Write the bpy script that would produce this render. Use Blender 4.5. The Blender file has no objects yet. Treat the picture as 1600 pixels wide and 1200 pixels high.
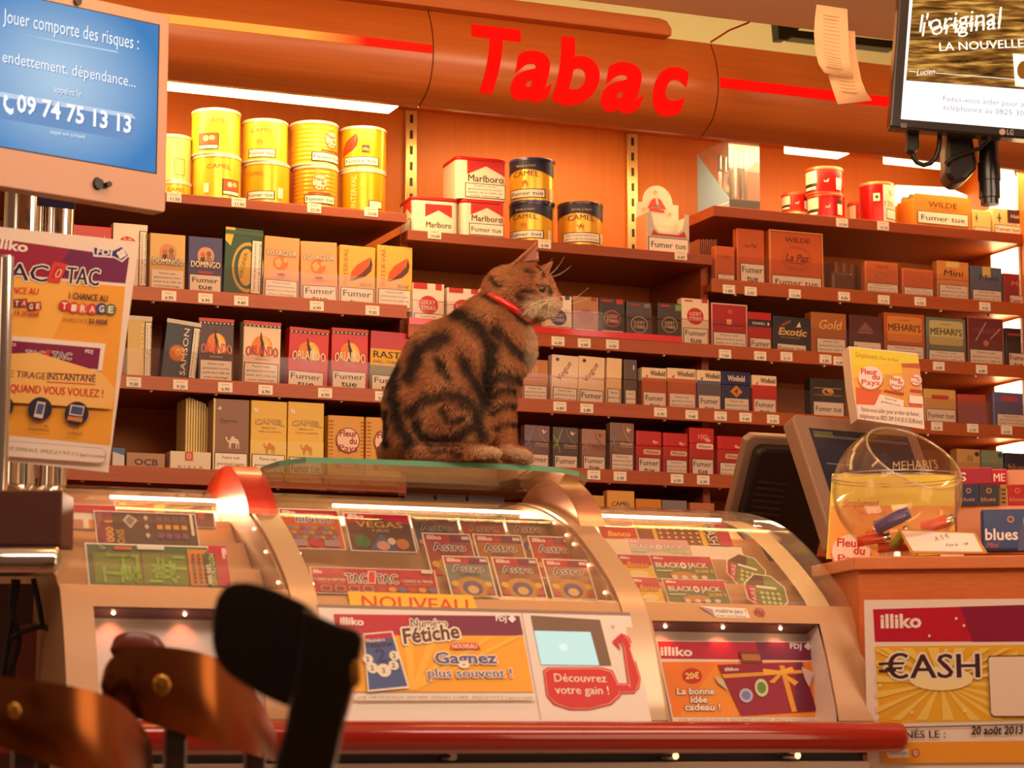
import bpy, bmesh, math, random
import numpy as np
from mathutils import Vector, Matrix
random.seed(7)
RNG = np.random.default_rng(7)
SC = bpy.context.scene
COL = SC.collection
R = math.radians

# ------------------------------------------------------------------ camera
FPX = 3800.0                                   # focal length in pixels of the 1600 x 1200 frame
YAW, PITCH, CAMZ = R(22.7), math.atan(550 / FPX), 0.90
cr = Vector((math.cos(YAW), -math.sin(YAW), 0))
cf = Vector((math.sin(YAW) * math.cos(PITCH), math.cos(YAW) * math.cos(PITCH), math.sin(PITCH)))
cu = cr.cross(cf)
fh = Vector((math.sin(YAW), math.cos(YAW), 0))  # horizontal viewing direction
CP = Vector((0, 0, CAMZ))
cam = bpy.data.cameras.new('camera')
cam.sensor_width = 36; cam.lens = 36 * FPX / 1600
cam.clip_start = 0.05; cam.clip_end = 50
cam.dof.use_dof = True; cam.dof.focus_distance = 4.95; cam.dof.aperture_fstop = 6.3
camo = bpy.data.objects.new('camera', cam); COL.objects.link(camo)
M = Matrix((cr, cu, -cf)).transposed().to_4x4(); M.translation = CP
camo.matrix_world = M
SC.camera = camo
SC.view_settings.view_transform = 'Standard'; SC.view_settings.look = 'None'
SC.view_settings.gamma = 1; SC.view_settings.use_curve_mapping = False
SC.view_settings.exposure = 0.0
SC.cycles.transparent_max_bounces = 28; SC.cycles.max_bounces = 8; SC.cycles.caustics_reflective = False; SC.cycles.caustics_refractive = False

# ------------------------------------------------------------------ world and room lights
w = bpy.data.worlds.new('room_glow'); SC.world = w; w.use_nodes = True
bg = w.node_tree.nodes['Background']
bg.inputs[0].default_value = (1.0, 0.50, 0.27, 1); bg.inputs[1].default_value = 0.14

def area(name, loc, target, sx, sy, power, col=(1, 0.62, 0.36)):
    l = bpy.data.lights.new(name, 'AREA'); l.shape = 'RECTANGLE'; l.size = sx; l.size_y = sy
    l.energy = power; l.color = col
    o = bpy.data.objects.new(name, l); COL.objects.link(o); o.location = loc
    o.rotation_euler = (Vector(target) - Vector(loc)).to_track_quat('-Z', 'Y').to_euler()
    return o
area('ceiling_light_panel', (0.9, 2.3, 2.38), (1.5, 4.6, 1.2), 1.6, 0.5, 15.5, (1, 0.74, 0.56))
area('ceiling_light_panel', (3.0, 2.0, 2.38), (2.3, 4.6, 1.2), 1.2, 0.5, 15, (1, 0.74, 0.56))
area('added_shelf_light', (1.2, 3.45, 2.44), (1.5, 4.95, 1.45), 0.9, 0.12, 6.2, (1, 0.46, 0.17))  # this pair is added out of view to warm the shelf fronts
area('added_shelf_light', (2.5, 3.45, 2.44), (2.7, 4.95, 1.45), 0.9, 0.12, 6.2, (1, 0.46, 0.17))
area('unseen_side_light', (-1.2, 3.0, 1.9), (1.6, 4.8, 1.5), 0.6, 1.0, 4, (1, 0.60, 0.36))
area('unseen_side_light', (3.0, 1.8, 1.05), (0.8, 2.75, 0.95), 1.0, 1.1, 8, (1, 0.68, 0.36))  # added out of view so the chair slats reflect a golden streak
area('added_ceiling_fill', (1.5, 2.6, 2.02), (2.3, 4.4, 2.46), 0.8, 0.3, 8, (1, 0.62, 0.30))  # unseen light added to brighten the ceiling edge
area('niche_lamp_light', (1.35, 4.90, 2.265), (1.4, 5.1, 1.6), 1.1, 0.10, 8.5, (1, 0.60, 0.22))
area('niche_lamp_light', (3.0, 4.93, 2.275), (3.0, 5.15, 1.6), 0.9, 0.10, 5.6, (1, 0.60, 0.22))
area('niche_lamp_light', (2.25, 5.0, 2.30), (2.25, 5.2, 1.6), 0.5, 0.10, 2.8, (1, 0.60, 0.22))
area('cove_lamp_light', (2.6, 4.9, 2.48), (2.6, 5.2, 2.8), 1.6, 0.1, 3.2, (1, 0.78, 0.32))

# ------------------------------------------------------------------ projecting helpers: a photo pixel onto a real plane
def ray(x, y): return cf + cr * ((x - 800) / FPX) + cu * ((600 - y) / FPX)
def onY(x, y, Y): d = ray(x, y); return CP + d * (Y / d.y)
def onX(x, y, X): d = ray(x, y); return CP + d * (X / d.x)
def onZ(x, y, Z): d = ray(x, y); return CP + d * ((Z - CAMZ) / d.z)
def atD(x, y, D): return CP + ray(x, y) * D
def dep(p): return (Vector(p) - CP).dot(cf)

# ------------------------------------------------------------------ materials
_MC = {}
def lin(c): return tuple(((v / 255) / 12.92 if v / 255 <= 0.04045 else ((v / 255 + 0.055) / 1.055) ** 2.4) for v in c)
def mat(c, rough=0.45, metal=0.0, emit=0.0, coat=0.0, name=None):
    """c: sRGB 0-255"""
    k = (tuple(c), rough, metal, emit, coat)
    if k in _MC: return _MC[k]
    m = bpy.data.materials.new(name or 'tone_%02x%02x%02x' % tuple(int(v) for v in c)); m.use_nodes = True
    b = m.node_tree.nodes['Principled BSDF']
    b.inputs['Base Color'].default_value = (*lin(c), 1)
    b.inputs['Roughness'].default_value = rough; b.inputs['Metallic'].default_value = metal
    b.inputs['Coat Weight'].default_value = coat
    b.inputs['Coat Roughness'].default_value = 0.08
    if emit:
        b.inputs['Emission Color'].default_value = (*lin(c), 1); b.inputs['Emission Strength'].default_value = emit
    _MC[k] = m
    return m
def emi(c, s, name='glow'):
    k = ('e', tuple(c), s)
    if k in _MC: return _MC[k]
    m = bpy.data.materials.new(name); m.use_nodes = True; nt = m.node_tree
    nt.nodes.clear(); e = nt.nodes.new('ShaderNodeEmission'); o = nt.nodes.new('ShaderNodeOutputMaterial')
    e.inputs[0].default_value = (*lin(c), 1); e.inputs[1].default_value = s
    nt.links.new(e.outputs[0], o.inputs[0]); _MC[k] = m
    return m
def wood(name, c1, c2, rough=0.4, scale=(1.5, 20, 60), coat=0.0):
    m = bpy.data.materials.new(name); m.use_nodes = True; nt = m.node_tree
    b = nt.nodes['Principled BSDF']; b.inputs['Roughness'].default_value = rough; b.inputs['Coat Weight'].default_value = coat
    tc = nt.nodes.new('ShaderNodeTexCoord'); mp = nt.nodes.new('ShaderNodeMapping'); nz = nt.nodes.new('ShaderNodeTexNoise')
    rp = nt.nodes.new('ShaderNodeValToRGB')
    mp.inputs['Scale'].default_value = scale; nz.inputs['Scale'].default_value = 3; nz.inputs['Detail'].default_value = 4
    rp.color_ramp.elements[0].color = (*lin(c1), 1); rp.color_ramp.elements[1].color = (*lin(c2), 1)
    rp.color_ramp.elements[0].position = 0.35; rp.color_ramp.elements[1].position = 0.68
    nt.links.new(tc.outputs['Object'], mp.inputs[0]); nt.links.new(mp.outputs[0], nz.inputs[0])
    nt.links.new(nz.outputs[0], rp.inputs[0]); nt.links.new(rp.outputs[0], b.inputs['Base Color'])
    return m
def clear(name, tint=(255, 255, 255), base=0.03, gain=1.0, rough=0.02, haze=0.0, hazecol=(255, 240, 225)):
    """thin clear sheet: transparent, with a mirror part that grows at grazing angles"""
    m = bpy.data.materials.new(name); m.use_nodes = True; nt = m.node_tree; nt.nodes.clear()
    o = nt.nodes.new('ShaderNodeOutputMaterial'); t = nt.nodes.new('ShaderNodeBsdfTransparent'); g = nt.nodes.new('ShaderNodeBsdfGlossy')
    t.inputs[0].default_value = (*lin(tint), 1); g.inputs['Roughness'].default_value = rough
    f = nt.nodes.new('ShaderNodeLayerWeight'); f.inputs[0].default_value = .5
    pw = nt.nodes.new('ShaderNodeMath'); pw.operation = 'POWER'; pw.inputs[1].default_value = 4.0
    nt.links.new(f.outputs['Facing'], pw.inputs[0])
    ma = nt.nodes.new('ShaderNodeMath'); ma.operation = 'MULTIPLY_ADD'; ma.inputs[1].default_value = gain; ma.inputs[2].default_value = base
    ma.use_clamp = True
    mx = nt.nodes.new('ShaderNodeMixShader')
    nt.links.new(pw.outputs[0], ma.inputs[0]); nt.links.new(ma.outputs[0], mx.inputs[0])
    nt.links.new(t.outputs[0], mx.inputs[1]); nt.links.new(g.outputs[0], mx.inputs[2])
    out = mx
    if haze:
        d = nt.nodes.new('ShaderNodeBsdfDiffuse'); d.inputs[0].default_value = (*lin(hazecol), 1)
        m2 = nt.nodes.new('ShaderNodeMixShader'); m2.inputs[0].default_value = haze
        nt.links.new(mx.outputs[0], m2.inputs[1]); nt.links.new(d.outputs[0], m2.inputs[2]); out = m2
    nt.links.new(out.outputs[0], o.inputs[0])
    return m

WOOD = wood('orange_beech_veneer', (188, 100, 22), (194, 105, 25), 0.45, (26, 20, 1.2))
LIPW = wood('orange_beech_edge', (164, 76, 28), (174, 84, 33), 0.35)
BOARD = wood('red_brown_board', (146, 64, 27), (156, 72, 32), 0.4)
BAND = wood('canopy_brown_laminate', (176, 92, 34), (184, 100, 40), 0.30)
DARKW = wood('dark_chair_wood', (50, 22, 14), (66, 30, 18), 0.30, (4, 4, 30), 0.5)
CREAM = mat((236, 222, 196), 0.7, name='cream_paint')
SILVER = mat((206, 176, 148), 0.34, 0.45, name='champagne_silver_plastic')
CHROME = mat((235, 230, 225), 0.12, 1.0, name='polished_chrome')
BLACK = mat((18, 16, 16), 0.35, name='black_plastic')
DGREY = mat((70, 62, 60), 0.4, name='dark_grey_plastic')
WHITE = mat((238, 234, 228), 0.5, name='white_paper')
ACRYL = clear('clear_acrylic', (253, 252, 250), 0.025, 0.5, 0.03, 0.03)
GUARD = clear('clear_shelf_guard', (250, 246, 244), 0.012, 0.45, 0.06, 0.012, (230, 225, 235))
GLASS = clear('clear_glass_shelf', (238, 246, 238), 0.04, 0.75, 0.01, 0.01)
GLEDGE = mat((110, 170, 140), 0.15, 0, 0.0, 0.5, name='green_glass_edge')

# ------------------------------------------------------------------ mesh builder
class MB:
    def __init__(s): s.v = []; s.f = []; s.m = []; s.ms = []; s.sm = []
    def mi(s, m):
        if m not in s.ms: s.ms.append(m)
        return s.ms.index(m)
    def poly(s, pts, m, smooth=False):
        b = len(s.v); s.v += [tuple(p) for p in pts]; s.f.append(tuple(range(b, b + len(pts)))); s.m.append(s.mi(m)); s.sm.append(smooth)
    def mesh(s, vs, fs, m, smooth=False):
        b = len(s.v); s.v += [tuple(p) for p in vs]; k = s.mi(m)
        for f in fs: s.f.append(tuple(i + b for i in f)); s.m.append(k); s.sm.append(smooth)
    def grid(s, rows, m, smooth=True, closed=False):
        n = len(rows[0]); vs = [p for r_ in rows for p in r_]; fs = []
        for i in range(len(rows) - 1):
            for j in range(n if closed else n - 1):
                a = i * n + j; b = i * n + (j + 1) % n
                fs.append((a, b, b + n, a + n))
        s.mesh(vs, fs, m, smooth)
    def box(s, lo, hi, m, bev=0.0, T=None):
        bm = bmesh.new(); bmesh.ops.create_cube(bm, size=1)
        for v in bm.verts: v.co = Vector([lo[i] + (v.co[i] + .5) * (hi[i] - lo[i]) for i in range(3)])
        if bev: bmesh.ops.bevel(bm, geom=bm.edges[:], offset=bev, segments=2, affect='EDGES', profile=.5)
        s.bm(bm, m, T=T); bm.free()
    def bm(s, bm, m, smooth=False, T=None):
        bm.verts.index_update()
        s.mesh([(T @ v.co) if T else v.co.copy() for v in bm.verts], [[v.index for v in f.verts] for f in bm.faces], m, smooth)
    def prism(s, poly, T0, ext, m, bev=0.0):
        """poly: 3-D points of one cap; ext: Vector to the other cap"""
        bm = bmesh.new(); vs = [bm.verts.new(p) for p in poly]; f = bm.faces.new(vs)
        r = bmesh.ops.extrude_face_region(bm, geom=[f])
        for e in r['geom']:
            if isinstance(e, bmesh.types.BMVert): e.co += ext
        bmesh.ops.recalc_face_normals(bm, faces=bm.faces[:])
        if bev: bmesh.ops.bevel(bm, geom=bm.edges[:], offset=bev, segments=2, affect='EDGES', profile=.5)
        s.bm(bm, m); bm.free()
    def tube(s, pts, rad, m, n=10, caps=True):
        pts = [Vector(p) for p in pts]; rows = []
        if not isinstance(rad, (list, tuple)): rad = [rad] * len(pts)
        up = None
        for i, p in enumerate(pts):
            t = (pts[min(i + 1, len(pts) - 1)] - pts[max(i - 1, 0)]).normalized()
            if up is None: up = t.orthogonal().normalized()
            a = (up - t * up.dot(t)).normalized(); up = a; b = t.cross(a)
            rows.append([p + (a * math.cos(k * 2 * math.pi / n) + b * math.sin(k * 2 * math.pi / n)) * rad[i] for k in range(n)])
        s.grid(rows, m, True, True)
        if caps: s.poly(rows[0][::-1], m); s.poly(rows[-1], m)
    def lathe(s, prof, c, m, n=40, mats=None):
        """prof: (r, z) list, about the vertical axis through c"""
        for i in range(len(prof) - 1):
            (r0, z0), (r1, z1) = prof[i], prof[i + 1]
            rows = [[Vector((c[0] + r * math.cos(k * 2 * math.pi / n), c[1] + r * math.sin(k * 2 * math.pi / n), c[2] + z)) for k in range(n)] for r, z in ((r0, z0), (r1, z1))]
            s.grid(rows, mats[i] if mats else m, True, True)
    def build(s, name, parent=None, at=None, kind=None):
        """at: world point taken as the object's origin"""
        me = bpy.data.meshes.new(name)
        o0 = Vector(at) if at is not None else Vector((0, 0, 0))
        me.from_pydata([tuple(Vector(p) - o0) for p in s.v], [], s.f)
        for m in s.ms: me.materials.append(m)
        me.polygons.foreach_set('material_index', s.m); me.polygons.foreach_set('use_smooth', s.sm)
        me.update()
        o = bpy.data.objects.new(name, me); COL.objects.link(o)
        if parent is not None:
            o.parent = parent
            o.location = o0 - parent.location if parent.type == 'EMPTY' else o0
        else: o.location = o0
        if kind: o['kind'] = kind
        return o
def thing(name, label, cat, loc=(0, 0, 0), group=None):
    o = bpy.data.objects.new(name, None); COL.objects.link(o); o.location = loc; o.empty_display_size = .02
    o['label'] = label; o['category'] = cat
    if group: o['group'] = group
    return o
def tag(o, label, cat, group=None):
    o['label'] = label; o['category'] = cat
    if group: o['group'] = group
    return o
def sub(mb, name, parent, root=None):
    """child mesh given in world coordinates under an empty (part) or under a part (sub-part)"""
    base = Vector((0, 0, 0)); p = parent
    while p is not None: base += p.location; p = p.parent
    me = bpy.data.meshes.new(name)
    me.from_pydata([tuple(Vector(q) - base) for q in mb.v], [], mb.f)
    for m in mb.ms: me.materials.append(m)
    me.polygons.foreach_set('material_index', mb.m); me.polygons.foreach_set('use_smooth', mb.sm); me.update()
    o = bpy.data.objects.new(name, me); COL.objects.link(o); o.parent = parent
    return o

# ------------------------------------------------------------------ lettering and flat print
_TC = {}
def tmesh(t, bold=0.0, res=2):
    k = (t, bold, res)
    if k in _TC: return _TC[k]
    cu_ = bpy.data.curves.new('lettering', 'FONT'); cu_.body = t; cu_.size = 1; cu_.resolution_u = res; cu_.offset = bold
    cu_.fill_mode = 'FRONT' if hasattr(cu_, 'fill_mode') else 'FRONT'
    o = bpy.data.objects.new('lettering', cu_)
    me = bpy.data.meshes.new_from_object(o)
    v = np.array([p.co[:2] for p in me.vertices]) if len(me.vertices) else np.zeros((1, 2)); f = [tuple(p.vertices) for p in me.polygons]
    bpy.data.objects.remove(o); bpy.data.curves.remove(cu_); bpy.data.meshes.remove(me)
    x0, x1 = v[:, 0].min(), v[:, 0].max()
    v = v.copy(); v[:, 0] = (v[:, 0] - x0) / max(x1 - x0, 1e-6); v[:, 1] /= CAPH
    _TC[k] = (v, f, (x1 - x0) / CAPH)
    return _TC[k]
CAPH = 1.0
CAPH = float(tmesh('H')[0][:, 1].max()); _TC.clear()

class Art:
    """flat print laid on a surface: fn(u, v, lift) -> world point"""
    def __init__(s, mb, fn, step=0.0002, seg=1): s.mb = mb; s.fn = fn; s.l = step; s.st = min(step, .00012); s.seg = seg
    def up(s): s.l += s.st; return s.l
    def M(s, c):
        return c if isinstance(c, bpy.types.Material) else mat(c)
    def r(s, u0, v0, u1, v1, c):
        l = s.up(); n = s.seg
        for i in range(n):
            a = u0 + (u1 - u0) * i / n; b = u0 + (u1 - u0) * (i + 1) / n
            s.mb.poly([s.fn(a, v0, l), s.fn(b, v0, l), s.fn(b, v1, l), s.fn(a, v1, l)], s.M(c))
    def p(s, pts, c):
        l = s.up()
        if s.seg > 1:                                    # cut into narrow bands so that it follows the curve
            bm = bmesh.new(); bm.faces.new([bm.verts.new((u, v, 0)) for u, v in pts]); u0, u1 = min(q[0] for q in pts), max(q[0] for q in pts); n = max(1, int((u1 - u0) / .003))
            for k in range(1, n): bmesh.ops.bisect_plane(bm, geom=bm.verts[:] + bm.edges[:] + bm.faces[:], plane_co=(u0 + (u1 - u0) * k / n, 0, 0), plane_no=(1, 0, 0))
            bm.verts.index_update(); s.mb.mesh([s.fn(q.co.x, q.co.y, l) for q in bm.verts], [[e.index for e in f.verts] for f in bm.faces], s.M(c)); bm.free(); return
        s.mb.poly([s.fn(u, v, l) for u, v in pts], s.M(c))
    def e(s, cu_, cv, ru, rv, c, n=20, a0=0, a1=2 * math.pi):
        if s.seg > 1: return s.p([(cu_ + ru * math.cos(a0 + (a1 - a0) * i / n), cv + rv * math.sin(a0 + (a1 - a0) * i / n)) for i in range(n)], c)
        l = s.up(); s.mb.poly([s.fn(cu_ + ru * math.cos(a0 + (a1 - a0) * i / n), cv + rv * math.sin(a0 + (a1 - a0) * i / n), l) for i in range(n)], s.M(c))
    def ring(s, cu_, cv, ru, rv, k, c, n=24):
        l = s.up()
        for i in range(n):
            a, b = 2 * math.pi * i / n, 2 * math.pi * (i + 1) / n
            s.mb.poly([s.fn(cu_ + ru * q * math.cos(t), cv + rv * q * math.sin(t), l) for q, t in ((1, a), (1, b), (k, b), (k, a))], s.M(c))
    def fr(s, u0, v0, u1, v1, t, c, tv=None):
        tv = tv or t
        s.r(u0, v0, u1, v0 + tv, c); s.r(u0, v1 - tv, u1, v1, c); s.r(u0, v0, u0 + t, v1, c); s.r(u1 - t, v0, u1, v1, c)
    def rr(s, u0, v0, u1, v1, rad, c, radv=None, n=5):
        rv = radv or rad; pts = []
        for cx, cy, a in ((u1 - rad, v1 - rv, 0), (u0 + rad, v1 - rv, 90), (u0 + rad, v0 + rv, 180), (u1 - rad, v0 + rv, 270)):
            for i in range(n + 1): t = R(a + 90 * i / n); pts.append((cx + rad * math.cos(t), cy + rv * math.sin(t)))
        s.p(pts, c)
    def t(s, txt, u0, v0, wd, h, c, bold=0.0, shear=0.0, rot=0.0, arch=0.0, res=2):
        """text from (u0, v0), wd wide, cap height h; rot in degrees about (u0, v0)"""
        if bold > .008 and any(q in txt for q in 'MWNVKmwvyAZ'):     # heavier strokes by laying the same letters side by side
            for i, dx in enumerate((-.55, .55, 0)):
                s.t(txt, u0 + dx * min(bold, .03) * h * 1.4, v0, wd, h, c, 0.0, shear, rot, arch, res); s.l -= s.st - .00003
            s.l += s.st; return
        v, f, asp = tmesh(txt, min(bold, .03), res)
        if wd is None: wd = asp * h
        l = s.up(); x = v[:, 0] * wd + v[:, 1] * h * shear; y = v[:, 1] * h + arch * (1 - (2 * v[:, 0] - 1) ** 2)
        cr_, sr = math.cos(R(rot)), math.sin(R(rot))
        s.mb.mesh([s.fn(u0 + a * cr_ - b * sr, v0 + a * sr + b * cr_, l) for a, b in zip(x, y)], f, s.M(c))
    def ot(s, txt, u0, v0, wd, h, c, oc, bold=0.02, ob=0.05, **k):
        keep = s.l
        for i in range(8):
            s.l = keep - s.st + .00003 * i; a = R(45 * i); s.t(txt, u0 + ob * h * math.cos(a), v0 + ob * h * math.sin(a), wd, h, oc, bold=.02, **k)
        s.l = keep + .00022; s.t(txt, u0, v0, wd, h, c, bold=bold, **k)
class Plane:
    """a flat board in the room: origin o, right Rv, up Uv, facing N"""
    def __init__(s, o, Rv, Uv): s.o = Vector(o); s.R = Vector(Rv).normalized(); s.U = Vector(Uv); s.U = (s.U - s.R * s.U.dot(s.R)).normalized(); s.N = s.R.cross(s.U)
    def uv(s, x, y):
        d = ray(x, y); k = (s.o - CP).dot(s.N) / d.dot(s.N); p = CP + d * k - s.o
        return p.dot(s.R), p.dot(s.U)
    def P(s, u, v, l=0.0): return s.o + s.R * u + s.U * v + s.N * l
    def slab(s, mb, pts, th, m, bev=0.0):
        mb.prism([s.P(u, v, 0) for u, v in pts], None, -s.N * th, m, bev)
class PxArt(Art):
    """print whose places are read off the photo and carried onto the board's plane"""
    def __init__(s, mb, pl, step=0.0003, m_px=1 / 870): super().__init__(mb, pl.P, step); s.pl = pl; s.k = m_px
    def T(s, txt, x0, y0, x1, y1, cap, c, **k):
        a = s.pl.uv(x0, y0); b = s.pl.uv(x1, y1); s.t(txt, a[0], a[1], math.hypot(b[0] - a[0], b[1] - a[1]), cap * s.k, c, rot=math.degrees(math.atan2(b[1] - a[1], b[0] - a[0])), **k)
    def OT(s, txt, x0, y0, x1, y1, cap, c, oc, bold=0.02, ob=0.055, **k):
        a = s.pl.uv(x0, y0); b = s.pl.uv(x1, y1)
        s.ot(txt, a[0], a[1], math.hypot(b[0] - a[0], b[1] - a[1]), cap * s.k, c, oc, bold, ob, rot=math.degrees(math.atan2(b[1] - a[1], b[0] - a[0])), **k)
    def Q(s, pts, c): s.p([s.pl.uv(*q) for q in pts], c)
    def E(s, x, y, rx, ry, c, n=20): u, v = s.pl.uv(x, y); s.e(u, v, rx * s.k, ry * s.k, c, n)
    def RG(s, x, y, rx, ry, k, c): u, v = s.pl.uv(x, y); s.ring(u, v, rx * s.k, ry * s.k, k, c)

# ================================================================== the setting
YF, YB = 4.93, 5.25                              # front edge of the shelves, cabinet back
def struct(name, mb): return mb.build(name, kind='structure')
b = MB(); b.box((-2.5, -1.5, -.05), (6.5, 5.6, 0), wood('floor_tile', (170, 140, 112), (188, 156, 126), .4)); struct('floor', b)
b = MB(); b.box((-2.5, 0.6, 2.82), (6.5, 4.18, 2.86), CREAM); b.box((-2.5, 4.18, 2.452), (6.5, 4.57, 2.86), CREAM)
b.box((-2.5, 4.57, 2.82), (6.5, 5.6, 2.86), CREAM); struct('ceiling', b)
b = MB(); b.box((-2.5, 5.36, 0), (6.5, 5.42, 2.82), CREAM); struct('wall_back', b)
b = MB(); b.box((4.3, 0.5, 0), (4.36, 5.36, 2.82), CREAM); struct('wall_right', b)

# ---- shelving: one unit of boards on a wood back
shelving = thing('wall_shelving', 'orange wood tobacco shelving covering the wall behind the counter', 'shelving', (2.2, 5.1, 0))
b = MB(); b.box((0.55, YB, 0.6), (3.46, YB + .03, 2.38), WOOD); sub(b, 'back_panel', shelving)
b = MB(); b.box((0.55, 4.79, 2.362), (3.46, YB + .02, 2.38), WOOD); sub(b, 'niche_ceiling', shelving)
b = MB(); b.box((3.425, 4.86, 0.0), (3.47, YB + .03, 2.36), WOOD, .002); sub(b, 'side_upright', shelving)
for X in (1.822, 2.567):
    b = MB(); b.box((X - .009, 4.975, 0.0), (X + .009, YB, 2.0), BOARD); sub(b, 'divider', shelving)
# slotted metal standards on the back
STEELG = mat((226, 190, 130), .3, .7, name='brushed_standard')
for X, z0, z1 in ((onY(986, 300, YB).x, 2.0, 2.36), (onY(640, 300, YB).x, 2.0, 2.36)):
    b = MB(); b.box((X - .014, YB - .010, z0), (X + .014, YB - .0005, z1), STEELG, .001)
    o = sub(b, 'slotted_standard', shelving)
    s_ = MB()
    for k in range(9):
        z = z0 + .025 + k * .038
        s_.box((X - .0035, YB - .0112, z), (X + .0035, YB - .0100, z + .02), BLACK)
    sub(s_, 'slot_row', o)
# rows: name: lip-top height, x from, x to, lip height, board depth
ROWS = {'L1': (2.040, .62, 1.811, .022, YB), 'M1': (2.004, 1.814, 2.566, .024, YB), 'R1': (2.123, 2.571, 3.424, .026, YB),
        'L2': (1.834, .62, 1.814, .030, YB), 'L3': (1.645, .62, 1.814, .030, YB), 'L4': (1.454, .62, 1.814, .034, YB), 'L5': (1.27, .62, 1.814, .03, YB),
        'R2': (1.949, 2.563, 3.424, .032, YB), 'M2': (1.794, 1.817, 3.424, .031, YB), 'M3': (1.644, 1.817, 3.424, .031, YB),
        'M4': (1.493, 1.817, 3.424, .031, YB), 'M5': (1.343, 1.817, 3.424, .031, YB)}
FLOORZ = {}
for k, (z, x0, x1, lh, yb) in ROWS.items():
    top = k.endswith('1'); fz = z - (.0008 if top else .012); FLOORZ[k] = fz
    b = MB()
    if top:
        b.box((x0, YF, z - lh), (x1, yb - .002, z - .0008), BOARD, .0012)
    else:
        b.box((x0, YF + .006, z - lh + .004), (x1, yb - .002, fz - .0004), BOARD)
    o = sub(b, 'shelf_board', shelving)
    if not top:
        l = MB(); l.box((x0, YF, z - lh), (x1, YF + .006, z), LIPW, .001); sub(l, 'front_lip', o)
        n = int((x1 - x0) / .14)
        for q in range(n):
            sc_ = MB(); x = x0 + .07 + q * .14; sc_.lathe([(0, -.006), (.004, -.005), (.005, 0)], (x, YF + .02, z - lh + .0035), CHROME, 10); sub(sc_, 'screw', o)
        if k not in ('L4', 'L5', 'M5'):
            g = MB(); h = .058
            g.box((x0 + .004, YF + .0068, z - .02), (x1 - .004, YF + .0088, z + h), GUARD); sub(g, 'front_guard', o)
rs = MB(); xa, xb = onY(639, 500, YF).x, onY(1064, 530, YF).x
rs.box((xa, YF - .0016, 1.7925), (xb, YF + .0045, 1.807), mat((214, 24, 14), .3, 0, 0, .4, name='red_acrylic')); sub(rs, 'red_edge_strip', shelving)

# ---- canopy over the shelving
jx = onY(677, 72, 4.60).x
PROF = [onX(x, y, jx) for x, y in ((668, 14), (674, 40), (677, 72), (675.5, 105), (669, 138), (655, 166))]
PROF = [(p.y, p.z) for p in PROF][::-1]                       # bottom to top
def dense(pr, n=6):
    P_ = np.array(pr); m = len(P_); out = []
    for i in range(m - 1):
        p0, p1, p2, p3 = P_[max(i - 1, 0)], P_[i], P_[i + 1], P_[min(i + 2, m - 1)]
        for k in range(n):
            t = k / n; out.append(tuple(.5 * ((2 * p1) + (-p0 + p2) * t + (2 * p0 - 5 * p1 + 4 * p2 - p3) * t * t + (-p0 + 3 * p1 - 3 * p2 + p3) * t ** 3)))
    out.append(tuple(P_[-1])); return out
PROFD = dense(PROF)
def bandY(z):
    for (y0, z0), (y1, z1) in zip(PROFD, PROFD[1:]):
        if z0 <= z <= z1: return y0 + (y1 - y0) * (z - z0) / (z1 - z0)
    return PROFD[0][0] if z < PROFD[0][1] else PROFD[-1][0]
canopy = thing('shelf_canopy', 'curved brown canopy with a red lit sign above the tobacco shelves', 'canopy', (2.1, 4.7, 2.2))
XJ1, XJ2 = jx, onY(1122, 120, 4.60).x
for a, c in ((.30, XJ1 - .0015), (XJ1 + .0015, XJ2 - .0015), (XJ2 + .0015, 3.75)):
    b = MB(); b.grid([[Vector((a, y, z)), Vector((c, y, z))] for y, z in PROFD], BAND)
    yb_, zb_ = PROFD[0]; b.box((a, yb_, zb_), (c, yb_ + .014, zb_ + .012), BAND)
    yt, zt = PROFD[-1]; b.box((a, yt, zt - .004), (c, yt + .10, zt), BAND)
    sub(b, 'fascia_panel', canopy)
for X in (XJ1, XJ2):
    b = MB(); b.grid([[Vector((X - .012, y + .0025, z)), Vector((X + .012, y + .0025, z))] for y, z in PROFD], mat((120, 56, 22), .5)); sub(b, 'joint_backing', canopy)
def bandfn(u, v, l): return Vector((u, bandY(v) - l - .0006, v))
def strip_mat():
    m = bpy.data.materials.new('lit_strip_film'); m.use_nodes = True; nt = m.node_tree; nt.nodes.clear()
    o = nt.nodes.new('ShaderNodeOutputMaterial'); e = nt.nodes.new('ShaderNodeEmission'); tc = nt.nodes.new('ShaderNodeTexCoord')
    sp = nt.nodes.new('ShaderNodeSeparateXYZ'); rp = nt.nodes.new('ShaderNodeValToRGB'); el = rp.color_ramp.elements
    el[0].position = .0; el[0].color = (1, .42, .06, 1); el[1].position = .87; el[1].color = (1, .012, .004, 1)
    q = el.new(.75); q.color = (1, .36, .05, 1)
    nt.links.new(tc.outputs['Generated'], sp.inputs[0]); nt.links.new(sp.outputs[0], rp.inputs[0]); nt.links.new(rp.outputs[0], e.inputs[0])
    e.inputs[1].default_value = 1.25; nt.links.new(e.outputs[0], o.inputs[0]); return m
REDGLOW = emi((255, 16, 8), 1.15, 'red_light_film')
zs0, zs1 = onY(670, 83, 4.60).z, onY(670, 69.5, 4.60).z
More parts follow.
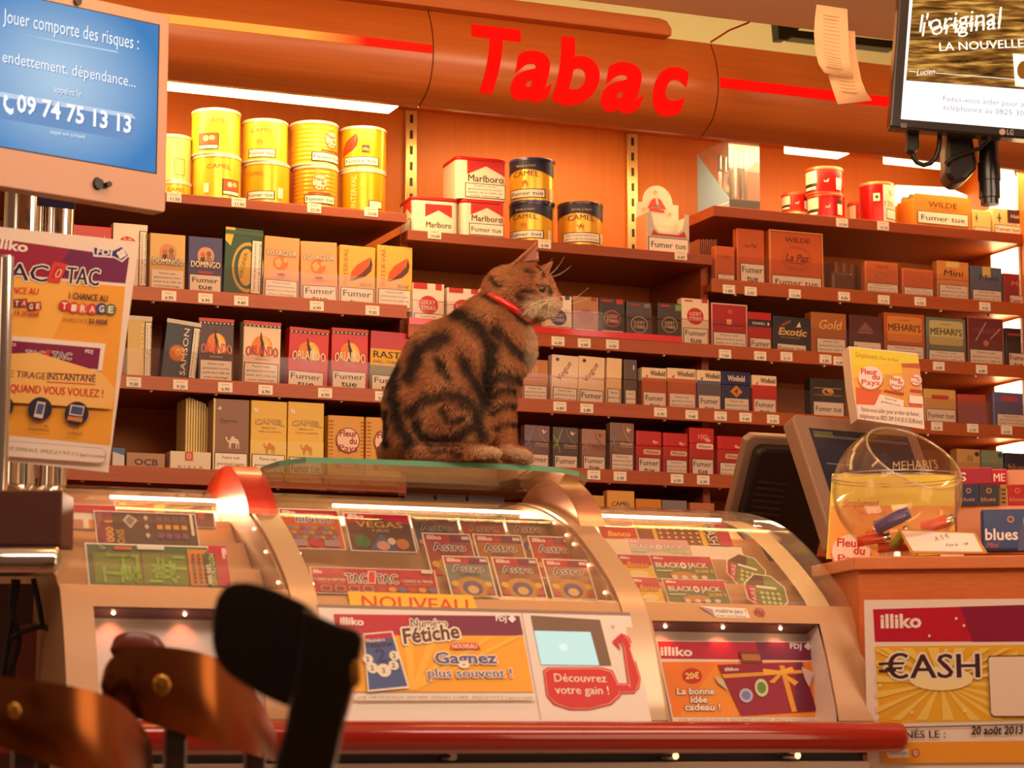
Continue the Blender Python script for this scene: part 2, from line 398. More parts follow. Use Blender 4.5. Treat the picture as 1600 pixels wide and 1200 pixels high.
for a, c, m in ((.62, XJ1 - .002, strip_mat()), (XJ2 + .004, onY(1389, 150, 4.6).x, REDGLOW)):
    if m is REDGLOW: zs0, zs1 = onY(1124, 137, 4.6).z, onY(1124, 121, 4.6).z
    b = MB(); n = 6
    b.grid([[bandfn(a, zs0 + (zs1 - zs0) * i / n, .001), bandfn(c, zs0 + (zs1 - zs0) * i / n, .001)] for i in range(n + 1)], m)
    b.grid([[bandfn(a, z, .001), bandfn(c, z, .001), bandfn(c, z, -.002), bandfn(a, z, -.002)] for z in (zs0, zs1)], m)
    sub(b, 'light_strip', canopy)
b = MB(); A = Art(b, bandfn, .0012)
for ch, x0, x1, yb_, cap in (('T', 727, 810, 137, 96), ('a', 800, 866, 147, 0), ('b', 868, 937, 154, 0), ('a', 942, 1010, 164, 0), ('c', 1018, 1073, 170, 0)):
    p0, p1 = onY(x0, yb_, 4.6), onY(x1, yb_ + (x1 - x0) * .1, 4.6)
    zc = .0; hh = (onY(735, 41, 4.6).z - onY(742, 137, 4.6).z)
    A.l = .0012
    v_, f_, _a = tmesh(ch, .035, 6); bm = bmesh.new(); vs_ = [bm.verts.new((x_ + y_ * hh * .16 / (p1.x - p0.x), y_, 0)) for x_, y_ in v_]
    for q_ in f_:
        try: bm.faces.new([vs_[i_] for i_ in q_])
        except ValueError: pass
    for k_ in range(1, 24): bmesh.ops.bisect_plane(bm, geom=bm.verts[:] + bm.edges[:] + bm.faces[:], plane_co=(0, k_ * .045 - .02, 0), plane_no=(0, 1, 0))
    zb = onY((x0 + x1) / 2, yb_, 4.6).z; bm.verts.index_update()
    b.mesh([bandfn(p0.x + q_.co.x * (p1.x - p0.x) * .93, zb + q_.co.y * hh, .0015) for q_ in bm.verts], [[e_.index for e_ in q_.verts] for q_ in bm.faces], REDGLOW); bm.free()
sub(b, 'sign_lettering', canopy)
# housing bar on top of the canopy
b = MB(); p = onY(1050, 45, 4.60); bz0, bz1 = onY(845, 31, 4.6).z, onY(1048, 30, 4.6).z
pts = [Vector((.8, 4.60, bz0)), Vector((p.x, 4.60, bz0)), Vector((p.x, 4.60, bz1 - .02)), Vector((p.x - .012, 4.60, bz1 - .004)), Vector((p.x - .03, 4.60, bz1)), Vector((.8, 4.60, bz1))]
b.prism(pts, None, Vector((0, .035, 0)), BAND, .003); sub(b, 'housing_bar', canopy)

# fluorescent fittings behind the canopy
TUBE = emi((255, 214, 150), 7.0, 'warm_fluorescent_diffuser')
def fitting(x0, x1, y0, y1, z, lab, nm='fluorescent_light'):
    t = thing(nm, lab, 'light', ((x0 + x1) / 2, y0, z))
    c = MB(); c.box((x0 - .02, y0 - .004, z + .0402), (x1 + .02, y1 + .004, 2.3618), WHITE, .002); sub(c, 'housing', t)
    d = MB(); d.box((x0, y0, z), (x1, y1, z + .040), TUBE, .002); sub(d, 'diffuser', t)
fitting(.75, 1.765, 4.86, 4.925, onY(430, 147, 4.86).z, 'bright white light fitting under the canopy above the yellow tins')
fitting(onY(1236, 225, 4.88).x, onY(1320, 230, 4.88).x, 4.86, 4.915, onY(1278, 236, 4.86).z, 'short bright light fitting under the canopy above the red tins')
fitting(onY(1388, 245, 4.90).x, onY(1482, 250, 4.90).x, 4.87, 4.925, onY(1430, 252, 4.87).z, 'short bright light fitting under the canopy beside the hanging television bracket')
t = thing('strip_light', 'bright vertical strip light in the right end corner of the shelving', 'light', (3.41, 5.0, 2.0))
TUBEV = emi((255, 214, 150), 9.0, 'warm_vertical_diffuser')
for z0, z1 in ((2.128, 2.335), (1.955, 2.09), (1.80, 1.912), (1.65, 1.758), (1.50, 1.608)):
    b = MB(); b.box((3.4105, 4.945, z0), (3.4180, 5.05, z1), TUBEV, .002); sub(b, 'diffuser', t)
    b = MB(); b.box((3.4182, 4.942, z0 - .003), (3.4246, 5.053, z1 + .003), WHITE, .001); sub(b, 'housing', t)
t = thing('backlit_panel', 'bright white backlit panel standing behind the divider card box on the top board', 'light', onY(1450, 340, 5.17))
b = MB(); q = [onY(x, y, 5.17) for x, y in ((1400, 352), (1530, 362), (1520, 309), (1482, 293), (1400, 289))]; zz = 2.1238
q[0].z = q[1].z = zz; b.prism(q, None, Vector((0, .006, 0)), emi((255, 226, 170), 3.0, 'backlit_white')); sub(b, 'lit_face', t)
b = MB(); b.prism([p + Vector((0, .0065, 0)) for p in q], None, Vector((0, .012, 0)), WHITE); sub(b, 'back_shell', t)

# black rail, red wire and till receipts under the ceiling
t = thing('ceiling_rail', 'black metal rail with triangular end bracket above the canopy', 'rail', onY(1300, 55, 4.9))
P0 = lambda x, y: onY(x, y, 4.85)
b = MB(); b.prism([P0(1215, 28), P0(1229, 62), P0(1216, 60)][::-1] and [P0(1214, 27), P0(1217, 61), P0(1229, 62), P0(1262, 34)], None, Vector((0, .03, 0)), BLACK); sub(b, 'end_bracket', t)
b = MB(); b.prism([P0(1235, 46), P0(1240, 58), P0(1400, 76), P0(1400, 64)], None, Vector((0, .04, 0)), BLACK); sub(b, 'rail_bar', t)
b = MB(); b.prism([P0(1214, 27), P0(1214, 32), P0(1300, 42), P0(1300, 36)], None, Vector((0, .03, .0)), DGREY); sub(b, 'upper_rail', t)
b = MB(); q = [onY(1110, 66, 4.70), onY(1140, 47, 4.66), onY(1168, 36, 4.62), onY(1187, 24, 4.585)]; b.tube(q, .0022, mat((190, 40, 20), .4), 8)
tag(b.build('red_wire', at=q[0]), 'thin red wire from the canopy top up to the ceiling', 'wire')
def receipt(cols, D, lab, nlines):
    """cols: rows of (xl, yl, xr, yr) down the paper"""
    rows = []
    for i, (a, b_, c, d) in enumerate(cols):
        dd = D + .02 * math.sin(i * 1.3) - .004 * i
        rows.append([atD(a + (c - a) * k / 4, b_ + (d - b_) * k / 4, dd + .006 * math.sin(k * .8)) for k in range(5)])
    m_ = MB(); m_.grid(rows, mat((236, 200, 160), .7, name='till_receipt_paper'))
    m_.grid([[p_ + fh * .0012 for p_ in r_] for r_ in rows], mat((236, 200, 160), .7))
    ink = mat((206, 170, 140), .7)
    for i in range(nlines):
        f = .12 + .74 * i / nlines; ri = f * (len(rows) - 1); i0 = int(ri); fr_ = ri - i0
        at = lambda k: rows[i0][int(k)].lerp(rows[min(i0 + 1, len(rows) - 1)][int(k)], fr_) - fh * .001
        e0, e1 = at(1), at(3); d_ = Vector((0, 0, -.0016))
        m_.poly([e0, e1, e1 + d_, e0 + d_], ink)
    o = m_.build('till_receipt', at=rows[0][2]); tag(o, lab, 'receipt', 'receipts hanging from the ceiling edge')
receipt([(1276, 7, 1324, 14), (1273, 30, 1325, 38), (1272, 55, 1326, 64), (1274, 80, 1327, 92), (1279, 100, 1330, 108), (1288, 114, 1334, 122)], 5.09, 'upper till receipt hanging curled from the ceiling edge', 16)
receipt([(1290, 44, 1336, 49), (1289, 70, 1337, 76), (1290, 95, 1341, 100), (1294, 118, 1346, 125), (1301, 140, 1354, 145), (1309, 163, 1363, 157)], 5.13, 'lower till receipt hanging behind the other one', 14)

# ================================================================== goods on the shelves
INK = mat((30, 26, 26), .6, name='black_ink')
LABELW = mat((238, 232, 222), .5, name='warning_label_white')
LONG = ['Fumer nuit', 'gravement à votre', 'santé et à celle de', 'votre entourage']
def warning(A, u0, v0, u1, v1, kind, w=1.0, h=1.0, frame=True):
    """the health warning: F = Fumer tue on two lines, F1 on one line, L = the long sentence, V = long and upright; u, v in metres"""
    A.r(u0, v0, u1, v1, INK if frame else LABELW)
    t = .0016
    if frame: A.r(u0 + t, v0 + t, u1 - t, v1 - t, LABELW)
    W, H = u1 - u0, v1 - v0; cx = (u0 + u1) / 2
    if kind == 'F':
        c = min(H * .31, W * .27)
        A.t('Fumer', cx - W * .42, v1 - H * .14 - c, W * .84, c, INK, bold=.012)
        A.t('tue', cx - W * .23, v1 - H * .25 - 2 * c, W * .46, c, INK, bold=.012)
    elif kind == 'F1':
        A.t('Fumer tue', cx - W * .43, v0 + H * .30, W * .86, H * .40, INK, bold=.012)
    elif kind == 'L':
        for i, s in enumerate(LONG):
            c = H * .105; ww = W * (.52, .84, .88, .78)[i]
            A.t(s, cx - ww / 2, v1 - H * (.22 + .225 * i), ww, c, INK, bold=.004, res=1)
    elif kind == 'V':
        A.t('Fumer nuit gravement à votre', u0 + W * .44, v0 + H * .05, H * .9, W * .20, INK, rot=90, bold=.004, res=1)
        A.t('santé et à celle de votre entourage', u0 + W * .86, v0 + H * .05, H * .9, W * .20, INK, rot=90, bold=.004, res=1)

SHORT = {}                                       # row -> [(x centre, short wording)] for the price tags
def remember(row, x, s): SHORT.setdefault(row, []).append((x, s))

def camel_sil(A, cx, cy, s, c):
    pts = [(-.5, .18), (-.44, .30), (-.36, .28), (-.34, .12), (-.26, .02), (-.18, .10), (-.06, .34), (.06, .36), (.18, .20), (.34, .16), (.44, -.02), (.44, -.5), (.38, -.5), (.37, -.2), (.30, -.14), (.28, -.5), (.22, -.5), (.2, -.12), (-.08, -.14), (-.1, -.5), (-.16, -.5), (-.16, -.16), (-.2, -.5), (-.26, -.5), (-.24, -.1), (-.36, -.06), (-.42, .1)]
    A.p([(cx + a * s, cy + b * s) for a, b in pts], c)

def pack(row, xl, xr, yt, body, label, art=None, warn=None, name='cigarette_pack', cat='cigarettes', dp=.023, lean=0.0, back=0.0, group=None, lid=None, side=None, rnd=.0012, short=None, yoff=.0, fl=None, turn=0.0):
    """one upright pack: edges xl, xr and top yt read off the photo, on the plane just behind the shelf edge"""
    Y = YF + .0125 + yoff; fz = FLOORZ[row] if fl is None else fl
    a, c_ = onY(xl, yt, Y), onY(xr, yt, Y); ztop = onY((xl + xr) / 2, yt, Y).z
    W, H = c_.x - a.x, ztop - fz; cx = (a.x + c_.x) / 2
    root = thing(name, label, cat, (cx, Y, fz), group or name.replace('_', ' ').replace('box', 'boxe').replace('pouch', 'pouche') + 's on the shelves')
    T = Matrix.Translation((cx, Y, fz)) @ Matrix.Rotation(R(turn), 4, 'Z') @ Matrix.Rotation(R(-back), 4, 'X') @ Matrix.Rotation(R(lean), 4, 'Y')
    lift = abs(math.sin(R(lean))) * W / 2 + abs(math.sin(R(back))) * 0
    T = Matrix.Translation((0, 0, lift + .0003)) @ T
    bm_ = body if isinstance(body, bpy.types.Material) else mat(body, .32)
    hb = H if not lid else H * max(lid[0], .52)
    b = MB(); b.box((-W / 2, 0, 0), (W / 2, dp, hb - (.0004 if lid else 0)), bm_, rnd, T)
    hid = 0.0 if row.endswith('1') else .0095              # what the shelf lip hides of the face
    vv = lambda v: hid + v * (H - hid) / H
    fn = lambda u, v, l: T @ Vector((u - W / 2, -l, vv(v)))
    A = Art(b, fn, .00022)
    if art: art(A, W, H)
    if side: b.poly([T @ Vector((-W / 2 - .0003, y, z)) for y, z in ((dp, .004), (.001, .004), (.001, H - .004), (dp, H - .004))], mat(side))
    sub(b, 'carton', root)
    if lid:
        l = MB(); l.box((-W / 2 - .0002, -.0002, hb), (W / 2 + .0002, dp + .0002, H), lid[1] if isinstance(lid[1], bpy.types.Material) else mat(lid[1], .32), rnd, T)
        if len(lid) > 2: lid[2](Art(l, lambda u, v, q: T @ Vector((u - W / 2, -q - .0003, vv(v))), .00022), W, H)
        sub(l, 'lid', root)
    if warn:
        k, v0, v1 = warn[:3]; u0, u1 = (warn[3], warn[4]) if len(warn) > 3 else (.04, .96)
        l = MB(); A2 = Art(l, lambda u, v, q: T @ Vector((u - W / 2, -q - .0012, max(vv(v), .002))), .00022)
        warning(A2, W * u0, H * v0, W * u1, H * v1, k, frame=(warn[5] if len(warn) > 5 else True)); sub(l, 'warning_label', root)
    remember(row, (xl + xr) / 2, short or label)
    return root

def words(A, W, H, txt, u0, v0, u1, cap, c, **k): A.t(txt, W * u0, H * v0, W * (u1 - u0), H * cap, c, **k)
CRM, RED, GOLD, NAVY = (232, 214, 180), (186, 24, 22), (222, 176, 60), (28, 34, 78)

# --- second row, left: pouches
def a_pall(A, W, H): words(A, W, H, 'PALL MALL', .08, .72, .72, .10, (240, 220, 200)); words(A, W, H, '/', .76, .70, .84, .14, (240, 180, 160))
pack('L2', 112, 175, 353, (196, 26, 24), 'red tobacco pouch with white capitals, mostly hidden behind the tall poster', a_pall, None, 'tobacco_pouch', 'tobacco', .03, short='the red pouch behind the poster')
def a_lsrot(A, W, H):
    A.e(W * .42, H * .66, W * .27, W * .27, (200, 30, 30)); A.t('STRIKE', W * .54, H * .54, H * .24, W * .09, (240, 225, 215), rot=90); A.t('LUCKY', W * .40, H * .54, H * .24, W * .09, (240, 225, 215), rot=90)
pack('L2', 177, 231, 350, (236, 226, 212), 'white tobacco pouch with red disc and sideways lettering, beside the tan oval pouch', a_lsrot, ('V', .03, .90, .76, .99), 'tobacco_pouch', 'tobacco', .03, short='the white pouch with a red disc')
def a_dom(bg, ov):
    def f(A, W, H):
        A.rr(W * .27, H * .50, W * .75, H * .82, W * .22, ov, H * .14); A.e(W * .42, H * .68, W * .07, H * .045, (200, 90, 40)); A.e(W * .60, H * .70, W * .07, H * .05, (120, 90, 70))
        A.p([(W * .33, H * .5), (W * .36, H * .63), (W * .48, H * .64), (W * .5, H * .5)], (60, 50, 50)); A.p([(W * .52, H * .5), (W * .54, H * .66), (W * .68, H * .64), (W * .72, H * .5)], (150, 110, 80))
        A.ot('DOMINGO', W * .08, H * .45, W * .86, H * .11, (250, 238, 216), (60, 34, 24), ob=.09)
        if bg: A.rr(W * .28, H * .34, W * .72, H * .385, H * .02, (190, 50, 40))
    return f
pack('L2', 235, 290, 366, (214, 176, 104), 'tan tobacco pouch with two figures in an oval above white capitals', a_dom(0, (206, 140, 84)), ('L', .02, .35, .05, .95, False), 'tobacco_pouch', 'tobacco', .032, short='the tan pouch with two figures')
pack('L2', 295, 348, 371, (56, 56, 118), 'blue tobacco pouch with two figures in an oval above white capitals', a_dom(1, (206, 150, 110)), ('F', .02, .31, .05, .95, False), 'tobacco_pouch', 'tobacco', .032, short='the blue pouch with two figures')
def a_green(A, W, H):
    A.p([(0, H), (0, H * .8), (W * .15, H * .72), (W * .26, H)], (226, 190, 60)); A.ring(W * .62, H * .42, W * .42, H * .38, .86, (196, 160, 70)); A.e(W * .58, H * .42, W * .22, H * .28, (206, 168, 70))
    A.t('VIRGINIA', W * .48, H * .24, H * .4, W * .10, (80, 60, 20), rot=80); A.r(W * .70, 0, W, H * .86, (30, 66, 40)); A.r(0, H * .90, W, H * .96, (50, 90, 60))
pack('L2', 350, 409, 358, (24, 74, 42), 'green cellophane tobacco pouch with a gold oval and upright white warning', a_green, ('V', .03, .84, .70, .98), 'tobacco_pouch', 'tobacco', .034, lean=1.5, short='the green pouch with gold oval')
def a_voy(A, W, H):
    A.e(W * .47, H * .57, W * .21, W * .21, (206, 120, 60)); A.p([(W * .3, H * .6), (W * .42, H * .66), (W * .52, H * .58), (W * .44, H * .5), (W * .36, H * .5)], (228, 170, 110)); A.e(W * .6, H * .62, W * .06, H * .04, (228, 170, 110))
    A.ot('VOYAGEUR', W * .06, H * .69, W * .86, H * .085, (240, 226, 214), (110, 60, 60), ob=.07); A.rr(W * .38, H * .36, W * .60, H * .40, H * .02, (170, 60, 36)); A.r(W * .25, H * .325, W * .7, H * .335, (176, 110, 70))
pack('L2', 412, 467, 371, (226, 160, 98), 'peach tobacco pouch with a globe and long white warning, beside the green pouch', a_voy, ('L', .01, .29), 'tobacco_pouch', 'tobacco', .03, lean=1.0, short='the peach globe pouch with long warning')
pack('L2', 472, 529, 379, (228, 160, 96), 'peach tobacco pouch with a globe and big two-word warning, beside the yellow leaf packs', a_voy, ('F', -.06, .25), 'tobacco_pouch', 'tobacco', .03, lean=-1.5, short='the peach globe pouch with big warning')
def leaf(A, cx, cy, s, c1, c2):
    A.p([(cx + a * s, cy + b * s) for a, b in ((-.5, -.62), (-.42, -.2), (-.2, .12), (.1, .34), (.42, .56), (.30, .1), (.05, -.2), (-.25, -.45))], c1)
    A.p([(cx + a * s, cy + b * s) for a, b in ((-.5, -.66), (-.22, -.44), (.08, -.18), (.33, .12), (.44, .54), (.52, .2), (.46, -.1), (.2, -.38), (-.15, -.52))], c2)
def a_int(A, W, H):
    leaf(A, W * .60, H * .62, W * .62, (206, 84, 28), (96, 34, 30)); A.t('INTERVAL', W * .24, H * .32, H * .64, W * .13, (236, 200, 130), rot=90, bold=.02); A.t('INTERVAL', W * .235, H * .32, H * .64, W * .12, (176, 120, 40), rot=90)
    A.t('Blond', W * .58, H * .31, W * .3, H * .06, (120, 70, 30), shear=.2)
pack('L2', 530, 586, 385, (226, 172, 44), 'yellow tobacco pack with a brown leaf and big two-word warning', a_int, ('F', -.08, .27), 'tobacco_pack', 'tobacco', .03, lean=.6, short='the yellow leaf pack with big warning')
pack('L2', 589, 644, 385, (228, 174, 44), 'yellow tobacco pack with a brown leaf and long warning at the row end', a_int, ('L', -.03, .28), 'tobacco_pack', 'tobacco', .03, lean=.4, short='the yellow leaf pack with long warning')

# --- third row, left
def a_sam(col, ink, lion=True):
    def f(A, W, H):
        A.r(0, H * .93, W, H, (214, 206, 190))
        if lion: A.e(W * .40, H * .42, W * .22, W * .24, (206, 120, 40)); A.ring(W * .40, H * .42, W * .25, W * .27, .85, (150, 80, 30)); A.e(W * .42, H * .44, W * .10, W * .12, (226, 160, 80))
        A.t('SAMSON', W * .68, H * .05, H * .82, W * .15, ink, rot=90, bold=.025)
    return f
pack('L3', 200, 238, 494, (212, 180, 96), 'tan tobacco pouch with sideways lettering at the left end of its row', a_sam(0, (240, 216, 150), False), ('V', .02, .91, .70, 1.0), 'tobacco_pouch', 'tobacco', .03, short='the tan sideways-lettered pouch')
pack('L3', 252, 306, 503, (24, 30, 66), 'dark blue tobacco pouch with an orange lion head, leaning sideways', a_sam(1, (236, 214, 190)), ('V', .02, .91, .78, 1.0), 'tobacco_pouch', 'tobacco', .03, lean=5.5, short='the dark blue lion pouch')
def a_orl(txt, oc, sub_c):
    def f(A, W, H):
        A.r(0, H * .945, W, H, (206, 70, 56)); A.r(0, H * .905, W, H * .94, (30, 26, 26))
        for i in range(9): A.r(W * (i + .25) / 9, H * .913, W * (i + .7) / 9, H * .932, (240, 220, 200))
        A.e(W * .5, H * .60, W * .27, H * .17, (226, 130, 50)); A.p([(W * .5, H * .45), (W * .5, H * .76), (W * .6, H * .75), (W * .7, H * .68), (W * .76, H * .58), (W * .74, H * .45)], (236, 196, 96))
        A.p([(W * .46, H * .44), (W * .46, H * .66), (W * .44, H * .70), (W * .45, H * .82), (W * .47, H * .82), (W * .5, H * .72), (W * .55, H * .64), (W * .54, H * .44)], (60, 34, 40)); A.p([(W * .58, H * .46), (W * .58, H * .6), (W * .62, H * .66), (W * .66, H * .58), (W * .66, H * .46)], (240, 224, 206))
        A.t('ORLANDO', W * .07, H * .43, W * .86, H * .15, oc, bold=.075, arch=H * .03); A.t('ORLANDO', W * .08, H * .43, W * .84, H * .15, txt, bold=.02, arch=H * .03)
        A.t('Intense', W * .32, H * .375, W * .36, H * .04, sub_c, shear=.3, res=1)
    return f
pack('L3', 311, 366, 498, (74, 52, 56), 'dark brown tobacco pouch with red arched capitals over a sunset', a_orl((206, 60, 70), (240, 214, 150), (230, 200, 180)), ('L', .02, .33, .06, .94, False), 'tobacco_pouch', 'tobacco', .03, short='the dark brown sunset pouch')
pack('L3', 380, 438, 503, (234, 212, 182), 'cream tobacco pouch with red arched capitals over a sunset', a_orl((206, 60, 70), (120, 30, 40), (150, 110, 80)), ('L', .01, .33, .03, .95), 'tobacco_pouch', 'tobacco', .03, lean=.8, short='the cream sunset pouch')
pack('L3', 450, 512, 514, (206, 30, 28), 'red tobacco pouch with cream arched capitals, beside the cream sunset pouch', a_orl((244, 224, 190), (90, 20, 20), (230, 150, 120)), ('F', -.05, .25, .0, .9), 'tobacco_pouch', 'tobacco', .03, lean=1.8, short='the red sunset pouch nearest the cream one')
pack('L3', 518, 575, 514, (206, 30, 28), 'red tobacco pouch with cream arched capitals, beside the red yellow green pack', a_orl((244, 224, 190), (90, 20, 20), (230, 150, 120)), ('F', 0, .29, .02, .95), 'tobacco_pouch', 'tobacco', .03, lean=.4, short='the red sunset pouch beside the striped pack')
def a_ras(A, W, H):
    A.r(0, H * .42, W, H * .70, (222, 172, 40)); A.r(0, 0, W, H * .42, (120, 116, 50)); A.t('RASTA', W * .08, H * .55, W * .9, H * .11, (30, 24, 20), bold=.05); A.t('CHILL · TOBACCO', W * .06, H * .46, W * .86, H * .045, (60, 40, 20), res=1)
pack('L3', 578, 638, 519, (190, 26, 26), 'red yellow and green striped tobacco pack partly hidden by the cat', a_ras, ('F', -.04, .26), 'tobacco_pack', 'tobacco', .03, lean=1.0, short='the striped pack by the cat')

# --- fourth row, left
def a_pap(t, c):
    def f(A, W, H): A.t(t, W * .2, H * .2, W * .62, H * .4, c, bold=.04)
    return f
pack('L4', 176, 195, 700, (210, 206, 206), 'small white and blue rolling paper box behind the poster edge', lambda A, W, H: A.p([(0, H), (W, H), (W, H * .62), (0, H * .8)], (60, 110, 160)), None, 'rolling_paper_box', 'rolling papers', .03, short='the blue and white paper box')
pack('L4', 198, 258, 708, (170, 130, 98), 'brown box of rolling papers with dark block letters', a_pap('OCB', (90, 40, 40)), None, 'rolling_paper_box', 'rolling papers', .04, short='the brown paper box')
pack('L4', 266, 330, 706, (226, 212, 190), 'white box of rolling papers with a small red emblem', lambda A, W, H: (A.r(W * .36, H * .5, W * .56, H, (206, 90, 50)), A.ring(W * .46, H * .75, W * .05, H * .14, .6, (236, 200, 160)), A.t('R I Z L A', W * .2, H * .1, W * .6, H * .14, (110, 90, 80))), None, 'rolling_paper_box', 'rolling papers', .04, short='the white paper box')
for i in range(11):
    x = 291 + i * 4.0
    pack('L4', x, x + 3.0, 621 + abs(i - 1) * 1.6 + (4 if i > 7 else 0), (232, 206, 130), 'cream cigarette tube box seen edge-on in the row beside the brown camel box', None, None, 'cigarette_tube_box', 'cigarette tubes', .075, group='cream tube boxes on edge', rnd=.0004, yoff=.03 + .002 * i, short='the cream boxes on edge')
def a_ess(A, W, H): A.r(0, 0, W * .05, H, (236, 214, 140)); A.t('Essential', W * .2, H * .68, W * .44, H * .045, (40, 30, 30)); A.r(W * .2, H * .655, W * .4, H * .662, (150, 40, 30)); A.p([(W * .1, H * .86), (W * .2, H * .9), (W * .22, H * .84)], (230, 200, 190)); camel_sil(A, W * .54, H * .42, W * .42, (226, 206, 190))
pack('L4', 334, 390, 624, (142, 100, 78), 'grey brown cigarette tube box with a white camel', a_ess, ('L', -.12, .26), 'cigarette_tube_box', 'cigarette tubes', .07, short='the grey brown camel box')
def a_cam(A, W, H):
    A.r(0, H * .2, W, H * .45, (232, 204, 110)); A.ot('CAMEL', W * .12, H * .66, W * .8, H * .07, (232, 190, 70), (70, 70, 120), arch=H * .02, ob=.07); A.t('SINCE 1913', W * .3, H * .615, W * .4, H * .022, (60, 60, 110), res=1); A.t('TUBES À CIGARETTES', W * .2, H * .565, W * .64, H * .018, (90, 90, 120), res=1)
    camel_sil(A, W * .52, H * .36, W * .36, (206, 130, 50)); A.p([(W * .06, H * .90), (W * .18, H * .88), (W * .2, H * .83), (W * .08, H * .84)], (240, 226, 230))
pack('L4', 392, 448, 627, (232, 190, 66), 'yellow cigarette tube box with a camel, beside the grey brown camel box', a_cam, ('L', -.12, .26), 'cigarette_tube_box', 'cigarette tubes', .07, lean=.4, short='the yellow camel tube box')
pack('L4', 450, 506, 629, (232, 190, 66), 'yellow cigarette tube box with a camel, beside the orange ribbed packs', a_cam, ('F1', -.06, .24), 'cigarette_tube_box', 'cigarette tubes', .07, lean=.3, short='the second yellow camel tube box')
def a_fleur(A, W, H):
    for i in range(14): A.r(W * .02, H * (.12 + .06 * i), W * .14, H * (.135 + .06 * i), (176, 116, 30)); A.r(W * .9, H * (.12 + .06 * i), W * .99, H * (.135 + .06 * i), (176, 116, 30))
    A.e(W * .54, H * .60, W * .33, W * .36, (150, 60, 50)); A.e(W * .54, H * .60, W * .30, W * .33, (236, 206, 180))
    for t_, u, v, w_ in (('Fleur', .30, .66, .5), ('du', .58, .54, .2), ('Pays', .30, .42, .5)): A.t(t_, W * u, H * v, W * w_, H * .10, (150, 40, 50), bold=.06)
    A.t('N°1', W * .44, H * .24, W * .2, H * .07, (90, 60, 20), bold=.02); A.r(W * .18, H * .13, W * .88, H * .22, (160, 60, 40)); A.t('BLOND', W * .36, H * .15, W * .36, H * .05, (240, 210, 180))
pack('L4', 513, 569, 650, (220, 160, 48), 'orange ribbed tobacco pack with a round white badge, whole in view', a_fleur, None, 'tobacco_pack', 'tobacco', .05, short='the orange badge pack')
pack('L4', 572, 628, 653, (220, 160, 48), 'orange ribbed tobacco pack with a round white badge, half hidden by the cat', a_fleur, None, 'tobacco_pack', 'tobacco', .05, short='the orange badge pack by the cat')

# --- second row, middle and right
def a_ls(disc, rim, ink, chips=(), sq=0.5):
    def f(A, W, H):
        if rim: A.e(W * .5, H * sq, W * .34, W * .34, rim)
        A.e(W * .5, H * sq, W * .31, W * .31, disc)
        A.t('LUCKY', W * .29, H * sq + W * .02, W * .42, W * .13, ink, bold=.02); A.t('STRIKE', W * .27, H * sq - W * .16, W * .46, W * .13, ink, bold=.02)
        for u0, u1, v0, v1, c in chips: A.r(W * u0, H * v0, W * u1, H * v1, c)
    return f
pack('M2', 645, 694, 443, (232, 218, 200), 'white cigarette pack with red disc at the left end of the row by the cat', a_ls((196, 34, 34), None, (240, 220, 210), ((.02, .46, .86, 1, (190, 30, 30)), (.72, .92, .86, 1, (190, 30, 30)))), ('L', -.12, .30), lid=(.62, (234, 220, 204)), short='the first white red-disc pack')
pack('M2', 699, 748, 451, (232, 214, 206), 'white cigarette pack with red disc half hidden by the cat shoulder', a_ls((190, 40, 44), None, (240, 220, 210), ((.05, .5, .88, 1, (190, 30, 30)), (.75, .98, .88, 1, (190, 30, 30)))), ('L', -.12, .26), lid=(.62, (234, 216, 208)), short='the white red-disc pack behind the cat')
pack('M2', 752, 800, 452, (234, 226, 214), 'white cigarette pack almost hidden behind the cat neck', None, ('L', -.1, .26), lid=(.62, (236, 228, 216)), short='the pack behind the cat neck')
pack('M2', 852, 893, 462, (234, 222, 206), 'white cigarette pack with blue disc behind the cat nose', a_ls((70, 76, 130), None, (226, 214, 210), ((.74, .92, .9, 1, (70, 76, 120)),), .45), ('L', -.12, .22), lid=(.62, (236, 224, 208)), short='the white blue-disc pack')
pack('M2', 896, 935, 464, (176, 120, 84), 'tan cigarette pack with faded red disc', a_ls((160, 70, 60), None, (190, 120, 100), ((.7, .92, .9, 1, (160, 60, 50)),), .5), ('L', -.12, .22), lid=(.62, (180, 124, 88)), short='the tan faded-disc pack')
pack('M2', 937, 976, 466, (46, 36, 36), 'dark cigarette pack with red-rimmed disc', a_ls((110, 30, 34), (190, 120, 110), (232, 216, 206), ((.66, .92, .86, .97, (200, 40, 30)), (.06, .5, .9, .95, (190, 40, 30))), .5), ('L', -.12, .22, .06, .94), lid=(.62, (50, 40, 40)), short='the dark red-rimmed pack')
pack('M2', 979, 1018, 472, (70, 58, 56), 'dark grey cigarette pack with silver-rimmed disc', a_ls((60, 54, 60), (200, 186, 176), (226, 206, 190), ((.7, .92, .86, .96, (120, 120, 150)), (.1, .5, .9, .94, (170, 50, 40))), .42), ('L', -.2, .16, .06, .94), lid=(.62, (74, 62, 60)), short='the grey silver-rimmed pack')
pack('M2', 1028, 1064, 474, (58, 46, 36), 'dark cigarette pack with green chip and gold-rimmed disc', a_ls((52, 44, 36), (190, 180, 120), (232, 220, 200), ((.74, 1, .82, .97, (120, 160, 90)), (.1, .5, .9, .95, (180, 50, 40))), .46), ('F', -.22, .2), lid=(.62, (60, 48, 38)), short='the dark green-chip pack')
pack('M2', 1065, 1107, 467, (236, 216, 190), 'white cigarette pack with red disc and big two-word warning', a_ls((196, 34, 34), None, (240, 220, 210), ((.74, .96, .92, 1, (190, 40, 40)), (.1, .4, .93, .96, (190, 60, 50))), .62), ('F', .0, .36), lid=(.58, (238, 218, 192)), short='the tall white red-disc pack')
